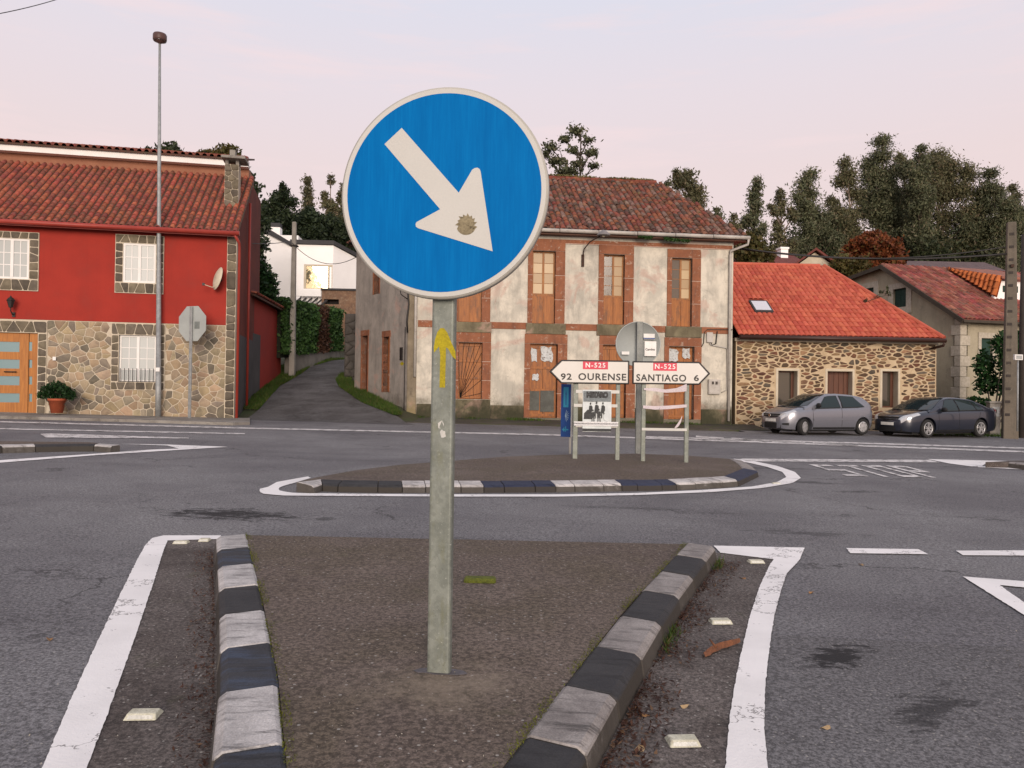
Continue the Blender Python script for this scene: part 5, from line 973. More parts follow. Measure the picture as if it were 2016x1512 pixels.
# painted yellow way-mark on the post's front
def pp(px_, py_): q = dp(px_, py_, P.y - .028); z = q.z - P.z; return (q.x - P.x, -.0285, z)
ya = [(867, 763), (868.5, 700), (866, 682), (860, 690), (856, 694), (855.5, 684), (858, 668), (863, 653), (869, 646), (876, 646), (883, 655), (890, 672), (899, 692), (900, 708), (893, 702), (884, 686), (880, 684), (880, 700), (878.5, 763)]
m = MB(); m.prism([pp(*q) for q in ya], (0, .004, 0)); m.build('yellow_arrow', M_yel, dn)
for (q0, q1, q2, q3) in ((864, 828, 877, 848), (868, 846, 880, 862)): scr = scrap(dn, 0, pp(q0, q3)[0], pp(q2, q3)[0], pp(q0, q3)[2], pp(q0, q1)[2], -.0285, M_signw, q0, 'sticker_remains', 9)
m = MB(); m.prism([(-.13 + .02 * math.cos(k) + .14 * math.cos(2 * math.pi * k / 9), .01 * math.sin(3 * k) + .055 * math.sin(2 * math.pi * k / 9), .001) for k in range(0, 0)] or [(-.11, -.02, .0), (-.085, -.036, 0), (-.05, -.03, .0), (-.01, -.042, .0), (.04, -.034, 0), (.085, -.03, .0), (.125, -.008, .0), (.1, .02, 0), (.06, .03, .0), (-.04, .03, .0), (-.09, .012, .0)], (0, 0, .004)); m.build('footing', pm('lead_grey_footing', (.13, .12, .135), (.07, .065, .07), scale=14, rough=.5), dn)

# ---- the two arrow-shaped direction signs
def arrowsign(label, left, tip_px, box_px, text, tx_px, num, num_px, plate_px, posts, bars):
    Z = gp(posts[0][0], posts[0][1], .115); root = thing('arrow_sign', label, 'direction sign', Z, rad(-1.2)); FF = Fac(Z, rad(-1.2))
    (x0, x1, z0, z1) = FF.rect(*box_px, -.03); tp = FF.at(*tip_px, -.03); zm_ = (z0 + z1) / 2; b = .027
    shp = lambda g: ([(tp[0] + g * 1.7, zm_), (x0 + g * .5, z1 - g), (x1 - g, z1 - g), (x1 - g, z0 + g), (x0 + g * .5, z0 + g)] if left else [(x0 + g, z1 - g), (x1 - g * .5, z1 - g), (tp[0] - g * 1.7, zm_), (x1 - g * .5, z0 + g), (x0 + g, z0 + g)])
    m_ = MB(); m_.prism([(x, -.03, z) for x, z in shp(0)], (0, .035, 0)); m_.build('border', M_black, root, bevel=.012)
    m_ = MB(); m_.prism([(x, -.033, z) for x, z in shp(b)], (0, .003, 0)); m_.build('panel', M_panelw, root)
    r_ = FF.rect(*plate_px, -.03); MB().box(*r_[:2], -.036, -.0335, *r_[2:]).build('number_plate', M_redp, root)
    place(text_mesh('N-525', (r_[3] - r_[2]) * .86, M_wtext, .002, 1.25), 'number_lettering', root, M.Translation(((r_[0] + r_[1]) / 2, -.0375, (r_[2] + r_[3]) / 2)) @ UPRIGHT)
    for s_, bx in ((text, tx_px), (num, num_px)):
        r_ = FF.rect(*bx, -.03); me = text_mesh(s_, (r_[3] - r_[2]) * 1.38, M_black, .004, 1.12); xs_ = [v.co.x for v in me.vertices]; ys_ = [v.co.y for v in me.vertices]
        sx = (r_[1] - r_[0]) / (max(xs_) - min(xs_)); sy = (r_[3] - r_[2]) / (max(ys_) - min(ys_)); cx2, cy2 = (max(xs_) + min(xs_)) / 2, (max(ys_) + min(ys_)) / 2
        place(me, 'lettering', root, M.Translation(((r_[0] + r_[1]) / 2, -.035, (r_[2] + r_[3]) / 2)) @ UPRIGHT @ M.Diagonal((sx, sy, 1, 1)) @ M.Translation((-cx2, -cy2, 0)))
    for (px_, py_, w_) in posts:
        q = gp(px_, py_, .115); lx_ = (q - V((Z.x, Z.y, 0))).dot(FF.u); m_ = rpost(w_, .06, q.z - .1, z1 - .02, .01)
        me = m_.mesh('post', M_galv); place(me, 'post', root, M.Translation((lx_, .036, -Z.z)))
    root.location.z = 0 if False else Z.z
    for c in root.children:
        if not c.name.startswith('post'): c.location.z -= Z.z
    for (pa, pb, py_, hh) in bars:
        xa, xb = FF.at(pa, py_, -.04)[0], FF.at(pb, py_, -.04)[0]; zc = FF.at(pa, py_, -.04)[1] - Z.z; MB().box(xa, xb, -.008, .004, zc - hh, zc + hh).build('crossbar', M_signw, root)
    return root, FF, Z
s1_, F1, Z1 = arrowsign('white left-pointing arrow sign reading 92 OURENSE on two posts', True, (1081, 732), (1105, 709, 1239, 756), 'OURENSE', (1138.5, 735, 1233, 749), '92', (1104, 735, 1125.5, 748), (1147.5, 712, 1197, 727), [(1132, 903, .085), (1216, 906, .075)], [(1134, 1220, 770.5, .028), (1130, 1216, 798, .026), (1134, 1216, 837.5, .03)])
s2_, F2, Z2 = arrowsign('white right-pointing arrow sign reading SANTIAGO 6 on two posts', False, (1399, 735.5), (1245, 711.5, 1377, 757), 'SANTIAGO', (1252.5, 737, 1351, 751), '6', (1366, 738, 1376, 750.5), (1286, 714.5, 1332.5, 730), [(1266, 908, .075), (1350, 910, .075)], [(1264, 1353, 845, .022)])
# concert poster taped to the crossbars of the left sign
r_ = F1.rect(1147, 767.5, 1203.5, 850, -.02); cxp = (r_[0] + r_[1]) / 2; Pp = F1.w(cxp, -.02, r_[2]); po = thing('poster', 'black and white band poster taped below the left-pointing sign', 'poster', Pp, rad(-1.2)); hw, hh = (r_[1] - r_[0]) / 2, r_[3] - r_[2]
M_pap = pm('poster_paper', (.62, .66, .66), (.52, .56, .57), scale=6, rough=.6, grain=.05); M_ink = pm('poster_ink', (.03, .032, .033), (.05, .052, .054), scale=14, grain=.3, gscale=60, rough=.6); M_ink2 = pm('poster_grey', (.22, .25, .26), (.14, .16, .17), scale=20, grain=.3, gscale=60, rough=.6); M_tape = pm('clear_tape', (.70, .70, .70), (.60, .60, .62), scale=9, rough=.25)
m = MB(); n = 6; vs = [(-hw + 2 * hw * i / n, -.012 - .008 * math.sin(i * 1.1 + j * .6), hh * j / n) for j in range(n + 1) for i in range(n + 1)]; m.add(vs, [(j * (n + 1) + i, j * (n + 1) + i + 1, (j + 1) * (n + 1) + i + 1, (j + 1) * (n + 1) + i) for j in range(n) for i in range(n)], True); m.build('sheet', M_pap, po)
def pr(nm, mat, pts, y=-.024): m_ = MB(); m_.add([(-hw + 2 * hw * x, y, hh * z) for x, z in pts], [tuple(range(len(pts)))]); return m_
m = MB()
for q in ([(.02, .72), (.98, .72), (.98, .97), (.02, .97)],): m.add([(-hw + 2 * hw * x, -.0225, hh * z) for x, z in q], [(0, 1, 2, 3)])
m.build('print', M_ink2, po)
place(text_mesh('METARO', hh * .17, M_ink, .012, .9), 'lettering', po, M.Translation((0, -.0245, hh * .875)) @ UPRIGHT @ M.Diagonal((.8, 1, 1, 1)))
m = MB()
for q in ([(.0, .01), (1, .01), (1, .075), (.0, .075)], [(.04, .3), (.34, .3), (.3, .5), (.18, .53), (.05, .44)]): m.add([(-hw + 2 * hw * x, -.0226, hh * z) for x, z in q], [tuple(range(len(q)))])
for (x, z, s_) in ((.27, .66, 1), (.48, .68, 1.1), (.7, .67, 1.05), (.36, .5, .8), (.57, .52, .85)):
    def blob(pts): m.add([(-hw + 2 * hw * (x + dx * s_), -.0234 - .0002 * s_, hh * (z + dz * s_)) for dx, dz in pts], [tuple(range(len(pts)))])
    blob([(-.025, 0), (0, -.025), (.028, .0), (.02, .035), (-.015, .038)]); blob([(-.07, -.2), (.02, -.22), (.075, -.15), (.07, -.06), (.02, -.03), (-.04, -.04)])
    blob([(-.05, -.2), (-.015, -.2), (-.02, -.33), (-.06, -.33)]); blob([(.02, -.2), (.055, -.2), (.075, -.33), (.03, -.33)])
m.build('print', M_ink, po)
m = MB(); m.add([(-hw + 2 * hw * (.85 + .13 * math.cos(a)), -.0240, hh * (.36 + .1 * math.sin(a))) for a in np.linspace(0, 6.0, 16)], [tuple(range(16))]); m.build('print', M_pap, po)
for zz in (.2, .17): MB().box(-hw - .15, hw + .12, -.027, -.026, hh * zz - .02, hh * zz + .03).build('tape', M_tape, po)
# torn paper strips on the right sign
def strip(pts, wd, label, F_, y=-.03):
    P0_ = F_.w(F_.at(*pts[0], y)[0], y, 0); q = [F_.at(*p, y) for p in pts]; z0 = q[0][1]; o_ = MB(); vs = []
    for i, (x, z) in enumerate(q): ww = wd[i]; vs += [(x - q[0][0], .01 * math.sin(i * 2.1), z - z0 - ww / 2), (x - q[0][0], .01 * math.sin(i * 1.3 + 1), z - z0 + ww / 2)]
    o_.add(vs, [(2 * i, 2 * i + 2, 2 * i + 3, 2 * i + 1) for i in range(len(q) - 1)], True); o = o_.build('torn_strip', M_torn2); o.location = V((P0_.x, P0_.y, z0)); o.rotation_euler = (0, 0, rad(-1.2)); return tag(o, label, 'paper')
M_torn2 = pm('pinkish_paper', (.62, .54, .56), (.56, .50, .53), scale=8, rough=.6, dirt=((.2, .18, .22), 26, .62, .68, .7))
strip([(1268, 766), (1290, 767), (1310, 770), (1332, 768), (1352, 763)], [.03, .06, .055, .07, .13], 'torn paper strip, highest between the posts of the right-pointing sign', F2)
strip([(1266, 801), (1290, 803), (1315, 802), (1352, 799)], [.05, .06, .06, .05], 'torn pink paper strip across the middle of the right-pointing sign posts', F2)
strip([(1343, 820), (1340, 829), (1335, 836), (1328, 843)], [.03, .07, .07, .02], 'dangling curl of torn paper by the right post', F2)
# ---- blue way-marker, its edge white
Pb = gp(1122, 893, .115); wm = thing('waymarker', 'narrow blue way-marker panel with shell and arrow on a thin white post', 'way marker', Pb, rad(-14)); FW = Fac(Pb, rad(-14))
MB().tube([(0, 0, 0), (0, 0, .75)], .022, 10).build('post', M_signw, wm); r_ = FW.rect(1105, 756, 1126, 860, -.03); z_ = Pb.z; M_tot = pm('totem_blue', (.006, .05, .21), (.005, .04, .17), rough=.4, grain=.05, bump=.02); M_teal = pm('totem_teal', (.02, .22, .36), (.02, .19, .32), rough=.4, grain=.05, bump=.02); M_pale = pm('totem_pale', (.35, .5, .62), rough=.4, grain=0, bump=0)
MB().box(r_[0], r_[1], -.06, .05, r_[2] - z_, r_[3] - z_).build('edge', M_signw, wm); MB().box(r_[0], r_[1] - .016, -.064, -.0605, r_[2] - z_, r_[3] - z_).build('panel', M_tot, wm)
h_ = r_[3] - r_[2]; zz = r_[2] - z_; w0 = r_[1] - r_[0]; fx = lambda f: r_[0] + w0 * f
MB().box(fx(.22), fx(.7), -.0665, -.0645, zz + h_ * .56, zz + h_ * .94).build('teal_field', M_teal, wm)
m = MB(); m.box(fx(.43), fx(.5), -.068, -.067, zz + h_ * .6, zz + h_ * .84); m.add([(fx(.4), -.0675, zz + h_ * .8), (fx(.53), -.0675, zz + h_ * .8), (fx(.465), -.0675, zz + h_ * .88)], [(0, 1, 2)]); m.build('arrow', M_tot, wm)
m = MB(); c_ = (fx(.4), zz + h_ * .40)
for i in range(7): a = rad(-70 + 140 * i / 6); m.beam((c_[0], -.066, c_[1]), (c_[0] + .075 * math.cos(a), -.066, c_[1] + .11 * math.sin(a)), .006, .003, (0, 1, 0))
m.build('shell', M_pale, wm)
m = MB(); m.box(fx(.3), fx(.72), -.067, -.0648, zz + h_ * .125, zz + h_ * .15); m.add([(fx(.12), -.066, zz + h_ * .137), (fx(.34), -.066, zz + h_ * .09), (fx(.34), -.066, zz + h_ * .185)], [(0, 1, 2)]); m.box(fx(.42), fx(.5), -.067, -.0648, zz + h_ * .1, zz + h_ * .2); m.build('arrow', M_teal, wm)
# ---- backs of the round and the octagonal sign
Pr = gp(1256.5, 892, .115); rb = thing('round_sign', 'grey back of a round road sign with stickers behind the arrow signs', 'road sign', Pr, rad(2)); FR = Fac(Pr, rad(2)); q = FR.at(1257.5, 677, .03); rR = (FR.at(1302, 677, .03)[0] - FR.at(1213, 677, .03)[0]) / 2; qz = q[1] - Pr.z
place(rpost(.12, .06, -.05, qz + rR * .97, .01).mesh('post', galv('dark_galvanised', (.2, .21, .2), (.14, .15, .145), .3)), 'post', rb, M.Shear('XY', 4, (0, 0)) if False else M.Identity(4))
m = MB(); m.lathe([(0, .02), (rR - .02, .02), (rR - .018, -.0), (rR - .002, -.0), (rR, .03), (rR - .01, .04), (0, .04)], (q[0], .0, qz), 56, 'y', True, False); me = m.mesh('sign_plate', M_back); me.transform(M.Translation((0, .075, 0)) @ M.Diagonal((1, -1, 1, 1)) @ M.Translation((0, 0, 0))); me.flip_normals(); place(me, 'sign_plate', rb)
for nm, bx, mt in (('sticker', (1267, 657, 1289, 668), M_wtext), ('sticker', (1269, 672, 1292, 701), M_wtext), ('sticker', (1224, 692, 1239, 698), M_wtext), ('sticker_stripe', (1267, 665, 1289, 667.5), M_tot)):
    r_ = FR.rect(*bx, .03); MB().box(r_[0], r_[1], .03 if nm == 'sticker' else .028, .056, r_[2] - Pr.z, r_[3] - Pr.z).build(nm, mt, rb)
r_ = FR.rect(1270, 684, 1290, 696, .03)
for k in range(2): place(text_mesh('Camino', .06, M_black, .002), 'lettering', rb, M.Translation(((r_[0] + r_[1]) / 2, .029, r_[3] - Pr.z - .04 - .07 * k)) @ UPRIGHT) if k == 0 else None
Ps = dp(373, 818, 23.6); stp = thing('stop_sign', 'octagonal road sign seen from its grey back beside the lamp post', 'road sign', Ps, rad(-22)); z0 = Ps.z; s_ = 23.6 / F
zc = dp(378, 637, 23.6).z - z0; ro = 34.5 * s_ / math.cos(rad(22.5)) ; m = MB(); m.prism([(ro * math.cos(rad(22.5 + 45 * k)), .04, zc + ro * math.sin(rad(22.5 + 45 * k))) for k in range(8)], (0, .02, 0)); m.build('sign_plate', M_back, stp, bevel=.004)
place(rpost(.1, .05, -.1, zc + ro * .9, .01).mesh('post', M_steel), 'post', stp); MB().box(.1, .3, .034, .0395, zc - .16, zc + .06).build('sticker', pm('grey_sticker', (.2, .22, .21), rough=.6), stp)
# ---- tall street lamp
Pl = dp(311.5, 817, 23.9); lp = thing('street_lamp', 'tall thin steel street lamp with small brown head by the red house', 'street lamp', Pl, 0); ht = dp(314.5, 86, 23.9); hh = ht.z - Pl.z; lx = ht.x - Pl.x
m = MB(); m.tube([(0, 0, -.1), (lx * .12, 0, hh * .12), (lx * .12, 0, hh * .1201), (lx * .6, 0, hh * .6), (lx, 0, hh)], [.088, .082, .078, .058, .036], 14); m.build('post', M_steel, lp)
M_head = pm('lamp_head_brown', (.10, .05, .045), (.075, .038, .035), rough=.45, bump=.05); s_ = 23.9 / F
m = MB(); m.lathe([(.03, -.02), (.06, .03), (.19, .08), (.205, .12), (.205, .26), (.185, .30), (.12, .315), (0, .32)], (lx, 0, hh), 20); m.build('lamp_head', M_head, lp); MB().lathe([(.0, .045), (.17, .07), (.19, .078)], (lx, 0, hh), 20).build('lens', M_dark, lp)
MB().box(-.06, .06, -.095, -.08, 1.35, 1.47).build('inspection_plate', M_wpaint, lp)
# ---- concrete and timber poles
M_cpole = pm('concrete_pole', (.16, .135, .105), (.11, .095, .075), scale=2, rough=.9, bump=.5, streak=.5, streak_c=(.07, .06, .05), dirt=((.3, .28, .24), 9, .62, .7, .5)); M_tpole = pm('tarred_pole', (.055, .045, .038), (.04, .033, .03), scale=2, streak=.4)
Pp = dp(1980, 858, 26.9); cp_ = thing('utility_pole', 'thick concrete utility pole with climbing slots beside the dark car', 'utility pole', Pp, rad(-20)); hh = dp(1986, 438, 26.9).z - Pp.z; lx = .12
m = MB(); m.prism([(-.23, -.16, -.3), (.23, -.16, -.3), (.23, .16, -.3), (-.23, .16, -.3)], (0, 0, .01)); m = MB()
b0, b1 = .235, .135; vs = [(sx * b + (lx if z else 0), sy * b * .72, z) for z, b in ((-.3, b0), (hh, b1)) for sx, sy in ((-1, -1), (1, -1), (1, 1), (-1, 1))]; m.add(vs, [(3, 2, 1, 0), (4, 5, 6, 7), (0, 1, 5, 4), (1, 2, 6, 5), (2, 3, 7, 6), (3, 0, 4, 7)]); m.build('shaft', M_cpole, cp_, bevel=.02)
m = MB()
for k in range(15): z = .7 + .45 * k; f = z / hh; b = b0 + (b1 - b0) * f; m.box(lx * f - .07, lx * f + .07, -b * .72 - .012, -b * .72 + .02, z, z + .09)
m.build('slots', M_tpole, cp_); MB().box(lx - .05, lx + .05, -.2, -.1, hh - 1.6, hh - 1.5).build('bracket', M_rust, cp_)
Pp = dp(2011, 850, 27.6); tp_ = thing('telegraph_pole', 'dark timber telegraph pole at the right edge', 'utility pole', Pp, 0); hh2 = dp(2014, 462, 27.6).z - Pp.z; m = MB(); m.tube([(0, 0, -.3), (.06, 0, hh2)], [.15, .1], 12); m.build('shaft', M_tpole, tp_)
for k in range(3): MB().tube([(.06, -.1, hh2 - .3 - .35 * k), (.06, -.22, hh2 - .3 - .35 * k), (.06, -.22, hh2 - .18 - .35 * k)], .025, 6).build('insulator', M_cream, tp_)
Pp = dp(2003, 843, 25.6); sg_ = thing('bin_sign', 'small pale sign box on a thin post before the right poles', 'sign', Pp, 0); s_ = 25.6 / F; MB().tube([(0, 0, -.1), (0, 0, 134 * s_)], .028, 8).build('post', M_steel, sg_); MB().box(-.13, .14, -.05, .05, 134 * s_, 145 * s_).build('panel', M_wpaint, sg_, bevel=.01); MB().box(-.09, .1, -.055, -.051, 136 * s_, 143 * s_).build('face', M_steel, sg_)
Pp = dp(575, 727, 34.3); c2 = thing('lane_pole', 'slim concrete pole standing in front of the hedge on the lane', 'utility pole', Pp, 0); hh3 = dp(573, 437, 34.3).z - Pp.z; m = MB(); b0, b1 = .125, .085
vs = [(sx * b, sy * b, z) for z, b in ((-.3, b0), (hh3, b1)) for sx, sy in ((-1, -1), (1, -1), (1, 1), (-1, 1))]; m.add(vs, [(3, 2, 1, 0), (4, 5, 6, 7), (0, 1, 5, 4), (1, 2, 6, 5), (2, 3, 7, 6), (3, 0, 4, 7)]); m.build('shaft', pm('pale_concrete_pole', (.34, .315, .275), (.25, .23, .2), scale=2, rough=.9, bump=.4), c2, bevel=.02); MB().box(-.16, .16, -.16, .16, hh3 - 1.1, hh3 - 1.04).build('band', M_tpole, c2)
P = dp(1959, 846, 28.6); cb_ = thing('utility_cabinet', 'pale concrete utility cabinet left of the concrete pole', 'cabinet', P, rad(-6)); s_ = 28.6 / F; MB().box(-.18, .19, 0, .3, -.2, 52 * s_).build('body', M_conc, cb_, bevel=.01); MB().box(-.21, .22, -.03, .33, 52 * s_ + .002, 56 * s_).build('lid', M_conc, cb_, bevel=.01); MB().box(-.1, .14, -.012, -.001, 26 * s_, 45 * s_).build('door', M_steel, cb_); MB().box(-.02, .05, -.02, -.0125, 32 * s_, 40 * s_).build('lock', M_iron, cb_)
# ---- overhead lines
def wire(a, b, sag, r, label, n=14):
    a, b = V(a), V(b); m_ = MB(); m_.tube([(a.lerp(b, i / n) - V((0, 0, sag * 4 * (i / n) * (1 - i / n)))) - a for i in range(n + 1)], r, 5); o = m_.build('overhead_wire', M_iron); o.location = a; return tag(o, label, 'cable')
wire(dp(1452, 487, 29.2), dp(1981, 486, 26.8), .42, .022, 'upper black overhead wire between the derelict house and the concrete pole'); wire(dp(1452, 489, 29.3), dp(1982, 500, 26.8), .28, .04, 'lower thicker overhead wire between the derelict house and the concrete pole')
wire(dp(573, 474, 34.2), dp(470, 476, 27.0), .1, .014, 'overhead wire from the lane pole to the red house'); wire(dp(575, 478, 34.2), dp(700, 507, 31.0), .55, .014, 'sagging overhead wire from the lane pole to the derelict house'); wire(dp(-120, 44, 18), dp(150, -14, 24), .12, .012, 'thin wire crossing the top left corner of the sky')
# ---- raised reflectors on the road, a mossy one on the island, a strip of bark
M_cat = pm('reflector_plastic', (.62, .60, .48), (.5, .48, .36), scale=14, rough=.4, dirt=((.25, .22, .16), 30, .55, .65, .6)); M_catr = pm('reflector_lens', (.75, .74, .66), rough=.15)
for (px_, py_, wpx, lb) in ((283, 1409, 62, 'cream road stud with a broken end beside the left white line'), (357, 1069, 28, 'cream road stud under the top bar of the left white line'), (403, 1064.5, 20, 'worn cream road stud nearest the top of the left kerb'), (1344, 1461, 62, 'cream road stud nearest the camera by the right kerb'), (1418, 1225, 42, 'cream road stud above the strip of bark'), (1488, 1107, 30, 'cream road stud below the white triangle corner on the right'), (1528, 952.5, 16, 'small cream road stud inside the white loop of the middle island')):
    q = gp(px_, py_, .006); wd = wpx * (q.y / F); rt = thing('road_stud', lb, 'road stud', q, rad(4), 'raised road studs'); m = MB(); a, h_ = wd / 2, .02
    vs = [(-a, -.045, 0), (a, -.045, 0), (a, .045, 0), (-a, .045, 0), (-a * .86, -.025, h_), (a * .86, -.025, h_), (a * .86, .025, h_), (-a * .86, .025, h_)]; m.add(vs, [(4, 5, 6, 7), (0, 1, 5, 4), (1, 2, 6, 5), (2, 3, 7, 6), (3, 0, 4, 7)]); m.build('body', M_cat, rt, bevel=.003)
    m = MB(); m.add([(-a * .8, -.0425, .004), (a * .8, -.0425, .004), (a * .74, -.0315, .015), (-a * .74, -.0315, .015)], [(0, 1, 2, 3)]); m.build('reflector', M_catr, rt)
q = gp(945, 1145, .115); mb2 = MB(); mb2.box(-.1, .1, -.045, .045, -.01, .028); o = mb2.build('mossy_block', M_moss, bevel=.012); o.location = q; tag(o, 'small moss-covered block lying on the near island', 'block')
M_bark = pm('bark_brown', (.20, .075, .035), (.12, .05, .028), scale=16, bump=.7, bscale=60, hue=.02)
q = gp(1385, 1293, .012); e = gp(1452, 1263, .012); br_ = thing('bark_strip', 'reddish strip of bark lying between right kerb and white line', 'bark', q, 0); d = e - q; m = MB(); sd = V((-d.y, d.x, 0)).normalized()
n = 9; vs = []
for i in range(n): f = i / (n - 1); c_ = d * f + sd * .012 * math.sin(f * 5); w2 = .021 * (1 - .72 * f) * (1 if i else .5) * (1 + .25 * math.sin(i * 2.7)); vs += [c_ + sd * w2 + V((0, 0, .002)), c_ + V((0, 0, .02 + .012 * math.sin(f * 3))), c_ - sd * w2 + V((0, 0, .002))]
m.add(vs, [(3 * i + a, 3 * i + a + 1, 3 * i + a + 4, 3 * i + a + 3) for i in range(n - 1) for a in (0, 1)], False); m.build('strip', M_bark, br_); m = MB(); m.tube([d * .35 + V((0, 0, .02)), d * .42 + sd * .05 + V((0, 0, .045))], [.008, .004], 5); m.build('twig', M_bark, br_)
# pavements in front of the houses
def pave(name, front, back, mat, label, kerbh=.1):
    m_ = MB(); n_ = len(front); vs = [(p.x, p.y, G(p.x, p.y) - .1) for p in front] + [(p.x, p.y, p.z) for p in front] + [tuple(p) for p in back]
    m_.add(vs, [(i + l * n_, i + 1 + l * n_, i + 1 + (l + 1) * n_, i + (l + 1) * n_) for l in range(2) for i in range(n_ - 1)]); o = m_.build(name, mat); return tag(o, label, 'pavement', kind='structure')
fr = []; bk = []
for (px_, py_) in ((-700, 806), (-300, 811), (0, 816), (130, 819), (300, 824), (458, 829), (492, 828)):
    a = gp(px_, py_ + 3, .08); b = RF_.w(0, .25, 0); q = RF_.at(px_, 812, .2); pb = RF_.w(q[0], .2, 0); base = dp(px_, np.interp(px_, [-700, 0, 130, 455, 500], [784, 807, 811, 822, 823]), 24.5).z; fr.append(V((a.x, min(a.y, pb.y - .5), G(a.x, a.y) + .08))); bk.append(V((pb.x, pb.y, max(base - .02, fr[-1].z + .01))))
pave('pavement', fr, bk, M_conc, 'narrow concrete pavement with dirty kerb along the red house')
fr = []; bk = []
for x in np.linspace(-3.7, 9.2, 14):
    yb = DO.y + (DR.y - DO.y) / (DR.x - DO.x) * (x - DO.x) + .2; yf = yb - 2.1; fr.append(V((x, yf, G(x, yf) + .02))); bk.append(V((x, yb, DO.z + (DR.z - DO.z) * (x - DO.x) / (DR.x - DO.x) + .02)))
pave('verge', fr, bk, M_edge, 'dark mossy edge of ground along the derelict house')
# ================================================================ parked cars
def smooth_curve(pts, n=400, sig=5):
    xs_ = np.array([p[0] for p in pts]); ys_ = np.array([p[1] for p in pts]); gx = np.linspace(xs_[0], xs_[-1], n); gy = np.interp(gx, xs_, ys_)
    k = np.exp(-.5 * (np.arange(-3 * sig, 3 * sig + 1) / sig) ** 2); k /= k.sum(); pad = np.pad(gy, 3 * sig, mode='reflect', reflect_type='odd'); gy = np.convolve(pad, k, 'valid'); return lambda x: float(np.interp(x, gx, gy))
M_tyre = pm('tyre_rubber', (.018, .018, .018), (.028, .027, .026), rough=.85, bump=.2); M_under = pm('black_plastic', (.012, .012, .013), (.02, .02, .02), rough=.6); M_chrome = pm('chrome', (.62, .62, .63), metal=1.0, rough=.18, bump=0, grain=0); M_alloy = pm('wheel_silver', (.50, .50, .50), (.42, .42, .42), metal=.6, rough=.35, bump=0, grain=.05)
M_lampg = pm('headlamp_glass', (.62, .63, .64), (.45, .46, .48), scale=12, rough=.08, metal=.3, spec=1, bump=.1); M_tail = pm('tail_lamp', (.42, .012, .012), (.3, .008, .01), rough=.15, spec=.8, bump=0); M_plate = pm('number_plate_white', (.70, .69, .64), rough=.4, grain=.03, bump=0); M_carglass = glass('car_glass', (.014, .024, .026), .03, .35); M_dim = pm('dull_ink', (.22, .22, .21), rough=.6, bump=0)
def carpaint(name, c, fl): return pm(name, c, tuple(x * .92 for x in c), scale=30, rough=.32, metal=fl, bump=0, grain=.04, spec=.6, **{'Coat Weight': .8, 'Coat Roughness': .04})
